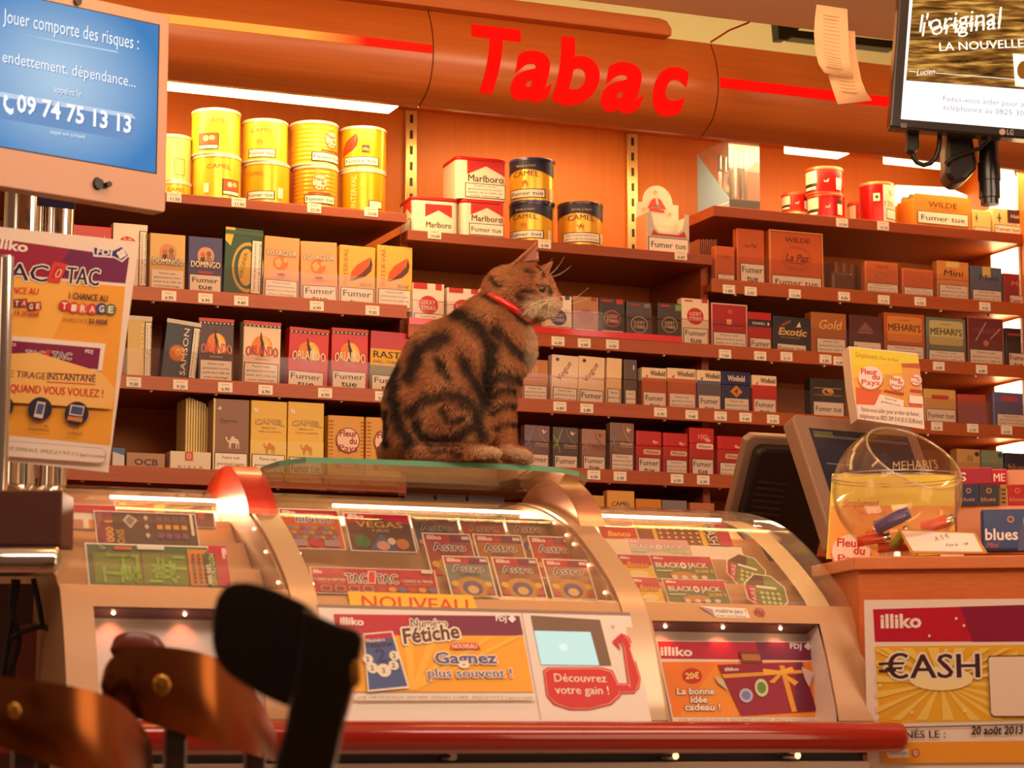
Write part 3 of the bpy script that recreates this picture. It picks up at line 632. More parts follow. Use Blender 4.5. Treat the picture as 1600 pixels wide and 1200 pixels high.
def a_dun(A, W, H):
    A.fr(0, 0, W, H, W * .03, (226, 190, 170)); A.r(W * .42, H * .52, W * .56, H * .64, (226, 170, 130)); A.t('DUNHILL', W * .46, H * .42, W * .42, H * .05, (190, 110, 90)); A.e(W * .52, H * .82, W * .07, H * .05, (190, 90, 70))
pack('M2', 1111, 1167, 475, (176, 30, 34), 'wide dark red cigarette pack with pale border and small square', a_dun, ('L', -.06, .34), lid=(.55, (172, 28, 32)), dp=.024, short='the wide dark red pack')
def a_dun2(A, W, H): A.r(0, H * .60, W, H * .80, (36, 28, 30)); A.t('DUNHILL', W * .18, H * .66, W * .56, H * .07, (236, 216, 200), bold=.03); A.r(W * .82, H * .65, W * .9, H * .73, (236, 216, 200))
pack('M2', 1169, 1205, 488, (186, 26, 26), 'narrow red cigarette pack with a black band', a_dun2, ('F', -.2, .30), short='the narrow red black-band pack')
def a_exo(A, W, H):
    A.p([(W * .2, H * .74), (W * .45, H * .9), (W * .5, H * .86), (W * .26, H * .70)], (150, 70, 40)); A.p([(W * .62, H * .70), (W * .72, H * .88), (W * .76, H * .72)], (236, 206, 160))
    A.t('Exotic', W * .14, H * .46, W * .76, H * .20, (236, 200, 130), shear=.2, bold=.03); A.r(W * .2, H * .38, W * .74, H * .395, (200, 160, 100))
pack('M2', 1207, 1264, 496, (44, 42, 52), 'dark cigarillo pack with gold slanted lettering and a small sail', a_exo, ('F1', -.05, .2, .1, .9), 'cigarillo_pack', 'cigarillos', .03, lean=1.2, short='the dark gold-lettered pack')
pack('M2', 1267, 1322, 489, (176, 104, 52), 'brown gold cigarillo pack with gold handwriting', lambda A, W, H: (A.t('Gold', W * .2, H * .60, W * .62, H * .22, (232, 196, 110), shear=.25)), ('L', -.06, .38, .14, .96), 'cigarillo_pack', 'cigarillos', .03, short='the brown gold pack')
pack('M2', 1327, 1378, 493, (92, 44, 48), 'maroon cigarillo pack with pale mountain emblem above the tent card', lambda A, W, H: (A.p([(W * .25, H * .62), (W * .48, H * .84), (W * .74, H * .62)], (130, 84, 80)), A.r(W * .26, H * .56, W * .70, H * .60, (150, 110, 96))), ('F1', .02, .36, .1, .95), 'cigarillo_pack', 'cigarillos', .03, short='the maroon pack')
def a_meh(inner, ink):
    def f(A, W, H): A.rr(W * .07, H * .38, W * .93, H * .93, W * .06, inner); A.t("MEHARI'S", W * .1, H * .60, W * .8, H * .15, ink, bold=.03, arch=H * .015); A.r(W * .36, H * .84, W * .62, H * .855, (150, 100, 50))
    return f
pack('M2', 1381, 1444, 490, (190, 92, 44), 'orange cigarillo tin with dark capitals beside the maroon pack', a_meh((220, 140, 60), (70, 34, 24)), ('L', -.04, .30), 'cigarillo_tin', 'cigarillos', .025, short='the orange cigarillo tin')
pack('M2', 1447, 1508, 497, (112, 124, 112), 'grey green cigarillo tin with dark capitals', a_meh((196, 190, 130), (70, 34, 30)), ('L', -.06, .26), 'cigarillo_tin', 'cigarillos', .025, short='the grey green cigarillo tin')
pack('M2', 1511, 1567, 497, (110, 38, 48), 'wine red cigarillo pack in crinkled cellophane', lambda A, W, H: (A.fr(0, 0, W, H, W * .02, (190, 120, 110)), A.t('MEHARI', W * .15, H * .66, W * .7, H * .12, (150, 70, 74)), A.e(W * .5, H * .46, W * .08, W * .08, (206, 120, 80)), A.p([(W * .2, H * .5), (W * .5, H * .9), (W * .53, H * .9), (W * .23, H * .5)], (190, 160, 160)), A.p([(W * .6, H * .55), (W * .9, H * .8), (W * .92, H * .78), (W * .62, H * .54)], (190, 150, 150))), ('L', -.06, .32), 'cigarillo_pack', 'cigarillos', .025, short='the wine red pack')
pack('M2', 1571, 1604, 513, (40, 34, 48), 'dark blue cigarillo pack cut by the right picture edge on the second row', lambda A, W, H: A.r(W * .1, H * .80, W * .8, H * .86, (150, 60, 50)), ('F', -.05, .36, .1, 1.0), 'cigarillo_pack', 'cigarillos', .03, short='the dark blue pack')

# --- third row, middle and right
def a_silk(A, W, H): A.r(W * .38, H * .6, W * .46, H * .85, (214, 160, 110)); A.r(W * .5, H * .6, W * .58, H * .85, (214, 160, 110))
pack('M3', 816, 856, 562, (196, 128, 78), 'plain tan cigarette pack beside the cat chest', a_silk, ('L', -.04, .36), lid=(.6, (198, 130, 80)), short='the plain tan pack')
def a_vog(dot):
    def f(A, W, H): A.e(W * .2, H * .9, W * .07, W * .07, dot); A.r(0, H * .54, W, H * .545, (190, 140, 100)); A.t('Vogue', W * .3, H * .42, H * .48, W * .20, (110, 24, 50), rot=58, shear=.25)
    return f
pack('M3', 861, 902, 556, (240, 216, 190), 'white slim cigarette pack with violet dot and sloping handwriting', a_vog((110, 70, 150)), ('L', -.1, .30), lean=1.6, lid=(.56, (242, 218, 192)), short='the white violet-dot pack')
pack('M3', 903, 943, 558, (240, 212, 176), 'white slim cigarette pack with dark dot and sloping handwriting', a_vog((60, 60, 50)), ('F', -.12, .28), lean=1.6, lid=(.56, (242, 214, 178)), short='the white dark-dot pack')
pack('M3', 947, 970, 560, (240, 206, 160), 'narrow plain white slim cigarette pack', None, ('L', -.14, .34, .04, .9), lean=1.4, lid=(.6, (242, 208, 162)), short='the narrow white pack')
pack('M3', 975, 995, 562, (92, 70, 66), 'narrow grey slim cigarette pack', lambda A, W, H: A.r(W * .7, H * .78, W * .8, H * .88, (230, 210, 200)), ('L', -.14, .34, .04, .9), lid=(.6, (96, 74, 70)), short='the narrow grey pack')
def a_kang(A, cx, cy, s, c): A.p([(cx + a * s, cy + b * s) for a, b in ((-.5, -.2), (-.2, .1), (0, .3), (.25, .5), (.3, .3), (.15, .2), (.2, -.1), (.05, -.3), (.2, -.5), (-.1, -.45), (-.05, -.15))], c)
def winf(lidc, ink, kc):
    def f(A, W, H): A.t('Winfield', W * .34, H * .80, W * .6, H * .13, ink, bold=.03); a_kang(A, W * .2, H * .78, W * .16, kc)
    return f
def a_wbot(c, c2):
    def f(A, W, H): A.r(0, 0, W, H * .74, c); A.r(W * .06, H * .42, W * .94, H * .72, c2)
    return f
for xl, xr, yt, c, c2, wk, lab, sh in ((1003, 1041, 575, (184, 92, 54), (186, 92, 50), 'F', 'brown and white flip-top cigarette pack with big two-word warning', 'the brown flip-top pack'),
                               (1043, 1087, 576, (184, 92, 50), (190, 96, 50), 'L', 'wider brown and white flip-top cigarette pack with long warning', 'the wide brown flip-top pack'),
                               (1089, 1126, 579, (96, 92, 112), (98, 92, 110), 'F', 'grey blue and white flip-top cigarette pack', 'the grey blue flip-top pack'),
                               (1175, 1213, 587, (196, 34, 26), (200, 36, 28), 'F', 'red and white flip-top cigarette pack', 'the red flip-top pack')):
    pack('M3', xl, xr, yt, c, lab, a_wbot(c, c2), (wk, -.08, .36, .06, .94, False), lid=(.70, (240, 214, 180), winf(None, (40, 30, 30), (60, 40, 30) if c[0] < 120 else (190, 70, 30))), dp=.024, short=sh)
def a_wbl(A, W, H): A.p([(W * .5, H * .36), (W * .72, H * .5), (W * .5, H * .66), (W * .28, H * .5)], (226, 150, 40)); a_kang(A, W * .5, H * .51, W * .2, (50, 40, 60))
pack('M3', 1128, 1172, 581, (40, 44, 96), 'blue flip-top cigarette pack with a yellow diamond', a_wbl, ('L', -.12, .34, .06, .94), lid=(.70, (34, 38, 88), lambda A, W, H: A.t('Winfield', W * .2, H * .76, W * .6, H * .14, (240, 216, 190), bold=.03)), dp=.024, short='the blue diamond pack')
pack('M3', 1266, 1320, 592, (52, 42, 40), 'dark cigarillo pack with a gold emblem between two lines', lambda A, W, H: (A.r(W * .1, H * .74, W * .9, H * .755, (190, 150, 110)), A.r(W * .1, H * .56, W * .9, H * .575, (190, 150, 110)), A.ring(W * .5, H * .66, W * .17, H * .09, .6, (206, 160, 90)), A.e(W * .56, H * .68, W * .09, H * .05, (206, 160, 90))), ('F1', .04, .38, .08, .94, False), 'cigarillo_pack', 'cigarillos', .03, short='the dark emblem pack')
pack('M3', 1444, 1494, 608, (216, 170, 96), 'yellow rounded cigarillo tin beside the tent card', lambda A, W, H: (A.rr(W * .22, H * .70, W * .76, H * .82, W * .05, (186, 60, 50))), ('F1', .04, .42), 'cigarillo_tin', 'cigarillos', .02, rnd=.004, short='the yellow rounded tin')
pack('M3', 1497, 1541, 617, (176, 70, 56), 'worn red and violet cigarillo pack with a ragged top', lambda A, W, H: A.r(0, 0, W, H * .7, (150, 80, 90)), None, 'cigarillo_pack', 'cigarillos', .03, lean=-1, short='the worn red pack')
pack('M3', 1551, 1602, 613, (92, 96, 150), 'blue violet cigarillo tin cut by the right picture edge', lambda A, W, H: A.rr(W * .25, H * .74, W * .75, H * .86, W * .05, (190, 60, 60)), ('L', -.04, .38, .1, .98), 'cigarillo_tin', 'cigarillos', .02, rnd=.004, short='the blue violet tin')

# --- fourth row, middle
def a_win(c1, ink, glow=None, hd=True):
    def f(A, W, H):
        if glow: A.p([(W * .0, H * .80), (W * .16, H * .66), (W * .34, H * .96), (W * .38, H * .96), (W * .2, H * .62), (W * .3, H * .38), (W * .26, H * .38), (W * .16, H * .56), (W * .0, H * .46), (0, H * .5), (W * .13, H * .62), (0, H * .76)], glow)
        A.p([(W * .68, H * .86), (W * .72, H * .92), (W * .78, H * .87), (W * .9, H * .88), (W * .8, H * .83), (W * .76, H * .80)], ink)
        A.p([(W * .55, H * .95), (W * .62, H * .8), (W * .80, H * .66), (W * .95, H * .56), (W * .95, H * .54), (W * .78, H * .63), (W * .58, H * .78), (W * .52, H * .94)], c1)
        A.t('Winston', W * .42, H * .53, W * .5, H * .07, ink, bold=.01); A.r(W * .4, H * .50, W * .95, H * .508, ink)
    return f
pack('M4', 819, 858, 665, (112, 84, 82), 'silver grey cigarette pack with blue flash beside the cat paw', a_win((150, 120, 120), (226, 190, 170), (110, 120, 170)), ('F', -.1, .32), lean=.8, lid=(.64, (116, 88, 86)), short='the silver blue-flash pack')
pack('M4', 864, 903, 668, (84, 66, 64), 'grey cigarette pack with green flash', a_win((130, 110, 100), (226, 190, 170), (120, 160, 90)), ('F', -.12, .32), lean=.4, lid=(.64, (88, 70, 66)), short='the grey green-flash pack')
pack('M4', 909, 946, 671, (160, 116, 92), 'pale brown grey cigarette pack with faint lettering', a_win((120, 90, 76), (120, 76, 60), (150, 140, 150)), ('F', -.04, .34), lean=.4, lid=(.64, (164, 120, 96)), short='the pale brown grey pack')
pack('M4', 953, 990, 661, (132, 96, 78), 'tall grey brown cigarette pack with long warning', a_win((170, 130, 110), (236, 200, 180), (120, 120, 150)), ('L', .0, .36), lean=.3, lid=(.64, (136, 100, 82)), short='the tall grey brown pack')
def a_winr(tall, v=.44):
    def f(A, W, H):
        A.r(W * .08, H * .36, W * .09, H * .98, (220, 90, 70)); A.p([(W * .62, H * .74), (W * .70, H * .80), (W * .76, H * .75), (W * .9, H * .76), (W * .78, H * .70)], (236, 170, 150))
        if tall: A.t("100's", W * .36, H * .76, W * .44, H * .10, (236, 190, 170))
        A.rr(W * .28, H * v, W * .96, H * (v + .12), W * .06, (240, 206, 176)); A.t('Winston', W * .36, H * (v + .03), W * .52, H * .065, (60, 30, 30), bold=.02)
    return f
pack('M4', 994, 1033, 674, (188, 26, 22), 'red cigarette pack with big warning beside the tall grey brown pack', a_winr(0), ('F', -.06, .36, .06, .94), lean=.4, lid=(.68, (190, 28, 24)), short='the red pack with big warning')
pack('M4', 1036, 1074, 677, (188, 26, 22), 'red cigarette pack with long warning between two other red packs', a_winr(0), ('L', -.06, .34, .1, .96), lean=.4, lid=(.70, (190, 28, 24)), short='the red pack with long warning')
pack('M4', 1077, 1115, 669, (190, 26, 22), 'tall red cigarette pack, longest of the red ones', a_winr(1, .55), ('F', -.02, .34, .08, .96), lean=.2, lid=(.70, (192, 28, 24)), short='the tall red pack')
pack('M4', 1121, 1162, 682, (188, 26, 22), 'red cigarette pack half hidden behind the register screen', a_winr(0), ('L', -.1, .34, .06, .94), lean=.2, lid=(.70, (190, 28, 24)), short='the half hidden red pack')
def a_cap(c): 
    def f(A, W, H): A.p([(W * .4, H * .7), (W * .5, H * .9), (W * .56, H * .78), (W * .66, H * .9), (W * .7, H * .68)], (150, 130, 90)); A.r(W * .1, H * .4, W * .9, H * .42, (120, 90, 60)); A.e(W * .86, H * .88, W * .1, W * .1, c)
    return f
pack('M4', 1495, 1531, 702, (196, 150, 86), 'tan cigarillo pack with dark round sticker in front of the lowest lit corner', a_cap((60, 40, 50)), None, 'cigarillo_pack', 'cigarillos', .03, short='the tan stickered pack')
pack('M4', 1533, 1567, 704, (120, 140, 116), 'sea green cigarillo pack with dark round sticker', a_cap((50, 60, 60)), None, 'cigarillo_pack', 'cigarillos', .03, short='the sea green pack')
pack('M4', 1570, 1606, 708, (44, 44, 66), 'navy cigarillo pack with tan lettering cut by the right picture edge', lambda A, W, H: A.t('blues', W * .15, H * .5, W * .8, H * .2, (206, 150, 100)), None, 'cigarillo_pack', 'cigarillos', .03, short='the navy lettered pack')

# --- lowest row seen, middle
for xl, xr, yt, c, t_, ic, lab in ((903, 944, 774, (206, 150, 74), 'CAMEL', (120, 80, 40), 'tan yellow cigarette pack partly hidden by the metal bracket'), (949, 991, 767, (220, 160, 70), 'CAMEL', (60, 50, 70), 'tall yellow cigarette pack with arched lettering on the lowest row'),
                             (994, 1033, 780, (206, 130, 46), 'CAMEL', (190, 110, 40), 'orange cigarette pack on the lowest row'), (1035, 1073, 782, (128, 116, 122), 'CAMEL', (100, 90, 110), 'silver grey cigarette pack on the lowest row'), (1078, 1116, 786, (180, 104, 68), '', None, 'plain brown pink cigarette pack on the lowest row'),
                             (632, 678, 771, (30, 26, 34), '', None, 'black cigarette pack under the left half of the glass shelf'), (682, 728, 773, (30, 28, 40), 'CAMEL', (200, 190, 190), 'black blue cigarette pack with white lettering under the glass shelf'), (732, 788, 775, (28, 26, 36), 'CAMEL', (206, 196, 190), 'wide black cigarette pack under the glass shelf beside the bracket')):
    pack('M5', xl, xr, yt, c, lab, (lambda A, W, H, t_=t_, ic=ic: A.t(t_, W * .16, H * .66, W * .7, H * .09, ic, arch=H * .02, bold=.03)) if t_ else None, None, lid=(.58, tuple(min(255, v + 4) for v in c)), dp=.024)
for i in range(4):
    pack('L5', 330 + i * 62, 386 + i * 62, 784 + i * 2, ((150, 60, 40), (60, 40, 40), (170, 120, 60), (110, 50, 44))[i], 'cigarette pack on the shelf behind the display case, %s' % ('red brown', 'dark', 'yellow brown', 'maroon')[i], None, None)

# --- right section, first row below the top
for i in range(9):
    pack('R2', 1092 + i * 3.2, 1094.2 + i * 3.2, 374 + (i % 2), (150, 84, 60), 'thin tobacco tin seen edge-on behind the small orange tins', None, None, 'cigar_tin', 'cigars', .05, group='thin tins on edge behind the orange ones', rnd=.0005, yoff=.06, short='the thin tins on edge')
def a_wilde(A, W, H): A.t('La Paz', W * .28, H * .66, W * .44, H * .07, (120, 50, 24), shear=.25, bold=.02); A.ring(W * .5, H * .69, W * .34, H * .12, .93, (190, 90, 44))
pack('R2', 1117, 1148, 385, (200, 96, 40), 'small orange cigar tin at the left end of the row', a_wilde, ('L', -.12, .2, .1, .96), 'cigar_tin', 'cigars', .022, rnd=.0025, short='the small orange tin')
pack('R2', 1151, 1194, 358, (196, 90, 38), 'tall orange cigar tin beside the big square one', a_wilde, ('F', -.02, .36, .1, .98), 'cigar_tin', 'cigars', .022, rnd=.0025, short='the tall orange tin')
def a_wbig(A, W, H):
    A.fr(0, 0, W, H, W * .02, (226, 160, 90)); A.t('WILDE', W * .3, H * .80, W * .46, H * .085, (110, 40, 24), bold=.05)
    A.ring(W * .51, H * .52, W * .27, H * .22, .92, (184, 84, 40)); A.t('TABACOS', W * .34, H * .66, W * .34, H * .05, (180, 84, 40), arch=H * .03); A.t('La Paz', W * .30, H * .46, W * .42, H * .13, (110, 44, 24), shear=.25, bold=.02); A.r(W * .36, H * .42, W * .66, H * .43, (110, 44, 24)); A.t('PREMIUM', W * .34, H * .30, W * .34, H * .05, (180, 84, 40))
pack('R2', 1201, 1285, 362, (200, 92, 38), 'big square orange cigar tin with rounded corners and arched lettering', a_wbig, ('F1', -.04, .19), 'cigar_tin', 'cigars', .03, rnd=.006, short='the big square orange tin')
for i in range(8):
    pack('R2', 1304 + i * 6.2, 1309.4 + i * 6.2, 410 + i * .9, ((110, 60, 40) if i % 2 else (150, 90, 50)), 'slim cigar pack standing edge-on between the big square tin and the orange tins', None, None, 'slim_cigar_pack', 'cigars', .05, group='slim packs on edge beside the big square tin', rnd=.0005, yoff=.05, short='the slim packs on edge')
pack('R2', 1299, 1334, 424, (96, 56, 36), 'brown rounded cigar pouch lying in front of the slim packs', None, None, 'cigar_pouch', 'cigars', .03, rnd=.009, short='the brown cigar pouch')
def a_w2(A, W, H): A.t('WILDE', W * .34, H * .80, W * .36, H * .07, (120, 50, 30), bold=.03); A.ring(W * .5, H * .56, W * .2, H * .11, .8, (150, 110, 100))
pack('R2', 1351, 1404, 409, (204, 104, 52), 'orange cigar tin with rounded corners beside the slim packs on edge', a_w2, ('L', -.06, .32), 'cigar_tin', 'cigars', .022, rnd=.004, short='the orange cigar tin by the slim packs')
pack('R2', 1409, 1459, 420, (204, 100, 46), 'plain orange cigar tin beside the little yellow cigarillo pack', lambda A, W, H: A.ring(W * .5, H * .6, W * .2, H * .12, .85, (190, 84, 40)), ('L', -.06, .32), 'cigar_tin', 'cigars', .022, rnd=.004, short='the plain orange cigar tin')
pack('R2', 1464, 1513, 409, (216, 140, 70), 'orange yellow cigarillo pack with brush lettering', lambda A, W, H: (A.r(W * .28, H * .84, W * .7, H, (226, 190, 110)), A.t('Mini', W * .2, H * .62, W * .6, H * .15, (60, 40, 30), shear=.2, bold=.01)), ('L', -.06, .38), 'cigarillo_pack', 'cigarillos', .022, lid=(.56, (216, 140, 70), lambda A, W, H: (A.r(W * .28, H * .84, W * .7, H, (226, 190, 110)), A.t('Mini', W * .2, H * .62, W * .6, H * .15, (60, 40, 30), shear=.2, bold=.01))), short='the orange brush-lettered pack')
pack('R2', 1516, 1565, 417, (84, 96, 130), 'blue cigarillo pack with brush lettering', lambda A, W, H: (A.r(W * .38, H * .7, W * .64, H, (206, 180, 90)), A.t('Mini', W * .26, H * .62, W * .6, H * .15, (50, 40, 60), shear=.2, bold=.01)), ('L', -.06, .34), 'cigarillo_pack', 'cigarillos', .022, short='the blue brush-lettered pack')
pack('R2', 1568, 1606, 428, (150, 40, 50), 'dark pink cigarillo pack cut by the right picture edge', lambda A, W, H: A.t('Mini', W * .3, H * .6, W * .6, H * .15, (220, 160, 150), shear=.2), ('F1', -.05, .3, .2, 1.0), 'cigarillo_pack', 'cigarillos', .022, short='the dark pink pack')

# ------------------------------------------------------------------ tins on the top boards
def tin(row, xl, xr, yt, yb, bands, label, art=None, lidc=(226, 214, 190), yoff=.012, z0=None, face=0.0, name='tobacco_tin', short=None, lidh=.007, rib=False, rough=.25, metal=.25):
    """round tin; edges and top/bottom rows read off the photo; face: degrees the label is turned from the viewer (positive to the photo's right)"""
    cx0 = (xl + xr) / 2; Y = YF + .03
    for _ in range(3):
        p = onY(cx0, yb, Y); r = (xr - xl) / 2 / FPX * dep(p); Y = YF + yoff + r
    p = onY(cx0, yb, Y); D = dep(p); H = (yb - yt) / FPX * D * .985
    fz = FLOORZ[row] if z0 is None else z0
    c = Vector((p.x, p.y, fz))
    root = thing(name, label, 'tobacco tin', c, 'tobacco tins on the top boards')
    b = MB(); th = math.atan2(CP.y - p.y, CP.x - p.x)
    m = lambda col: col if isinstance(col, bpy.types.Material) else mat(col, rough, metal)
    prof, mats = [(0, .0003), (r * .985, .0003), (r * .985, .004)], [m(lidc), m(lidc)]
    z = .004
    for f, col in bands:
        z1 = .004 + (H - lidh - .004) * f
        prof.append((r * .97, z)); mats.append(m(col))
        if rib:
            n = 9
            for i in range(n):
                q = z + (z1 - z) * (i + .5) / n; prof += [(r * .955, q), (r * .97, z + (z1 - z) * (i + 1) / n)]; mats += [m(col), m(col)]
        else: prof.append((r * .97, z1)); mats.append(m(col))
        z = z1
    b.lathe(prof, c, None, 44, mats + [m(lidc)]); sub(b, 'body', root)
    l = MB(); zl = H - lidh
    l.lathe([(r * .965, zl), (r, zl + .0006), (r, H - .0012), (r * .985, H), (r * .95, H), (r * .94, H - .002), (0, H - .002)], c, m(lidc), 44); sub(l, 'lid', root)
    if art:
        a = MB(); rr_ = r * .97
        fn = lambda u, v, q: Vector((c.x + (rr_ + q) * math.cos(th + R(face) + u / rr_), c.y + (rr_ + q) * math.sin(th + R(face) + u / rr_), fz + .004 + v))
        A = Art(a, fn, .0003, 10); art(A, r, H - .004 - lidh); sub(a, 'printed_label', root)
    remember(row, cx0, short or label)
    return c, r, H
YEL, YELD = (240, 196, 60), (232, 176, 40)
def camtin(warn=None, photo=None, name_=True, cu_=0.0):
    def f(A, r, H):
        if name_: A.t('CAMEL', cu_ - r * .5, H * .70, r * 1.0, H * .11, (150, 104, 50), arch=H * .02, bold=.03)
        if photo: A.r(photo - r * .42, H * .06, photo + r * .42, H * .46, INK); A.r(photo - r * .38, H * .18, photo + r * .38, H * .44, (196, 84, 40)); A.e(photo - r * .1, H * .33, r * .12, H * .07, (240, 200, 160)); A.e(photo + r * .15, H * .34, r * .12, H * .06, (230, 180, 140)); A.r(photo - r * .38, H * .08, photo + r * .38, H * .16, LABELW)
        if warn is not None: camel_sil(A, warn - r * .1, H * .48, r * .34, (206, 140, 50)); tw(A, r, H, warn)
    return f
def tw(A, r, H, u, w_=.62, v0=.05, v1=.28, t_='Fumer tue'):
    A.r(u - r * w_, H * v0, u + r * w_, H * v1, INK); A.r(u - r * (w_ - .05), H * (v0 + .02), u + r * (w_ - .05), H * (v1 - .02), LABELW)
    A.t(t_, u - r * w_ * .86, H * (v0 + .07), r * w_ * 1.72, H * (v1 - v0) * .42, INK, bold=.02)
c, r, H = tin('L1', 299, 377, 232, 304, [(1, YEL)], 'lower yellow tin of the stack nearest the big computer screen', lambda A, r, H: (camtin(None, r * .55)(A, r, H), A.r(-r * .62, H * .1, -r * .4, H * .34, (236, 226, 200))), face=6)
tin('L1', 298, 376, 158, 232, [(1, YEL)], 'upper yellow tin of the stack nearest the big computer screen', camtin(None, -.02), z0=FLOORZ['L1'] + H, face=4)
c, r, H = tin('L1', 378, 453, 242, 309, [(1, YELD)], 'lower yellow tin of the second stack from the computer screen', lambda A, r, H: (A.t('CAMEL', -r * .9, H * .7, r * .8, H * .11, (150, 104, 50), bold=.03), tw(A, r, H, -r * .25), A.r(r * .5, H * .1, r * .75, H * .38, (236, 226, 200))), face=0)
tin('L1', 377, 450, 171, 240, [(1, YEL)], 'upper yellow tin of the second stack from the computer screen', camtin(.0), z0=FLOORZ['L1'] + H, face=-8)
def fltin(cu_, warn):
    def f(A, r, H):
        A.e(cu_, H * .62, r * .34, r * .36, (150, 70, 40)); A.e(cu_, H * .62, r * .31, r * .33, (240, 214, 170))
        for t_, u, v, w_ in (('Fleur', -.24, .66, .48), ('du', .04, .56, .2), ('Pays', -.24, .46, .5)): A.t(t_, cu_ + r * u, H * v, r * w_, H * .085, (150, 40, 40), bold=.06)
        A.r(cu_ - r * .5, H * .32, cu_ + r * .5, H * .36, (170, 70, 30)); tw(A, r, H, warn, .72)
    return f
c, r, H = tin('L1', 456, 529, 251, 319, [(1, (226, 160, 50))], 'lower orange ribbed tin with round badge, third stack', fltin(.01, .012), rib=True, face=0)
tin('L1', 452, 529, 178, 250, [(1, (236, 180, 50))], 'upper orange ribbed tin with round badge at its edge, third stack', fltin(.036, .026), z0=FLOORZ['L1'] + H, rib=True, face=8)
def inttin(up):
    def f(A, r, H):
        if up: leaf(A, -r * .62, H * .62, r * .8, (190, 60, 24), (150, 44, 24)); A.r(-r * .05, H * .38, r * .28, H * .58, (70, 50, 30)); A.t('100g', -r * .01, H * .44, r * .26, H * .07, (240, 200, 90)); tw(A, r, H, -.004, .8)
        else: A.t('INTERVAL', -r * .3, H * .06, H * .86, r * .24, (250, 226, 150), rot=90, bold=.01); A.t('Blond', r * .02, H * .62, H * .3, r * .16, (240, 210, 120), rot=90, shear=.2); A.r(r * .25, H * .05, r * .95, H * .26, INK); A.r(r * .29, H * .07, r * .91, H * .24, LABELW)
    return f
c, r, H = tin('L1', 531, 603, 257, 325, [(1, (222, 164, 20))], 'lower yellow tin with upright lettering, stack at the shelf end', inttin(0))
tin('L1', 530, 604, 186, 256, [(1, (226, 170, 24))], 'upper yellow tin with a red leaf, stack at the shelf end', inttin(1), z0=FLOORZ['L1'] + H)
c, r, H = tin('L1', 240, 300, 275, 303, [(1, YEL)], 'short pale yellow tin half hidden behind the computer screen', lambda A, r, H: A.t('CAMEL', -r * .3, H * .4, r * 1.0, H * .3, (150, 104, 50), bold=.03), yoff=.045)
tin('L1', 238, 299, 200, 275, [(1, (244, 224, 130))], 'tall pale tin on the short one behind the computer screen', lambda A, r, H: A.fr(r * .1, H * .1, r * .7, H * .5, r * .04, (190, 150, 90)), z0=FLOORZ['L1'] + H, yoff=.045)

def boxtin(row, xl, xr, yt, yb, label, art, z0=None, yoff=.012, turn=0.0, lidc=(196, 26, 24), body=(238, 226, 206), dp=None, name='tobacco_tin', rad=.014):
    Y = YF + yoff; a, c_ = onY(xl, yb, Y), onY(xr, yb, Y); W = c_.x - a.x; D = dep(a); H = (yb - yt) / FPX * D * .99
    fz = FLOORZ[row] if z0 is None else z0; dp = dp or W * .9; c = Vector(((a.x + c_.x) / 2, Y + dp / 2, fz))
    root = thing(name, label, 'tobacco tin', c, 'tobacco tins on the top boards'); T = Matrix.Translation(c) @ Matrix.Rotation(R(turn), 4, 'Z')
    def rrect(k, z): 
        pts = []; w2, d2 = W / 2 * k, dp / 2 * k
        for cx, cy, a0 in ((w2 - rad, d2 - rad, 0), (-w2 + rad, d2 - rad, 90), (-w2 + rad, -d2 + rad, 180), (w2 - rad, -d2 + rad, 270)):
            for i in range(6): t = R(a0 + 18 * i); pts.append(T @ Vector((cx + rad * math.cos(t), cy + rad * math.sin(t), z)))
        return pts
    hl = H - .009
    b = MB(); b.grid([rrect(.985, .0004), rrect(.985, hl)], mat(body, .4), True, True); b.poly(rrect(.985, .0004)[::-1], mat(body, .4)); sub(b, 'body', root)
    l = MB(); l.grid([rrect(.97, hl), rrect(1.0, hl + .0005), rrect(1.0, H - .002), rrect(.97, H)], mat(lidc, .35), True, True); l.poly(rrect(.97, H), mat(lidc, .35)); sub(l, 'lid', root)
    p_ = MB(); p2_ = MB(); f = lambda u, v, q: T @ Vector((u - W / 2, -dp / 2 * .985 - q, v)); g = lambda u, v, q: T @ Vector((-W / 2 * .985 - q, dp / 2 - u, v))
    art(Art(p_, f, .0003), Art(p2_, g, .0003), W, H, dp); sub(p_, 'printed_label', root)
    if p2_.v: sub(p2_, 'side_label', root)
    remember(row, (xl + xr) / 2, label); return c, W, H
def chev(A, u0, v0, u1, v1, c): A.p([(u0, v1), (u0, v0), ((u0 + u1) / 2, v0 + (v1 - v0) * .55), (u1, v0), (u1, v1)], c)
def marl(w_, lo=False, shift=0.0):
    def f(A, B, W, H, dp):
        u0, u1 = W * (.30 if lo else .22), W * (.86 if lo else .96)
        chev(A, u0, H * (.44 if lo else .58), u1, H * (.80 if lo else .97), (190, 28, 26)); A.t('Marlboro', u0 + W * .02, H * (.15 if lo else .42), (u1 - u0) * .94, H * .16, (40, 30, 30), bold=.02)
        if w_: warning(A, W * .18, H * .04, W * .97, H * (.38 if w_ == 'L' else .36), w_)
        if lo: chev(B, dp * .35, H * .5, dp * .98, H * .9, (206, 60, 40)); B.r(dp * .45, H * .03, dp * .98, H * .38, INK); B.r(dp * .48, H * .05, dp * .95, H * .36, LABELW)
    return f
boxtin('M1', 645, 718, 298, 356, 'low white and red square tobacco tin with a red lid', marl(None, True), turn=-4)
c, W, H = boxtin('M1', 722, 790, 303, 363, 'lower white and red square tobacco tin of the stack, two-word warning', marl('F1'), turn=-2)
boxtin('M1', 715, 793, 233, 302, 'upper white and red square tobacco tin of the stack, long warning', marl('L'), z0=FLOORZ['M1'] + H, turn=-3)
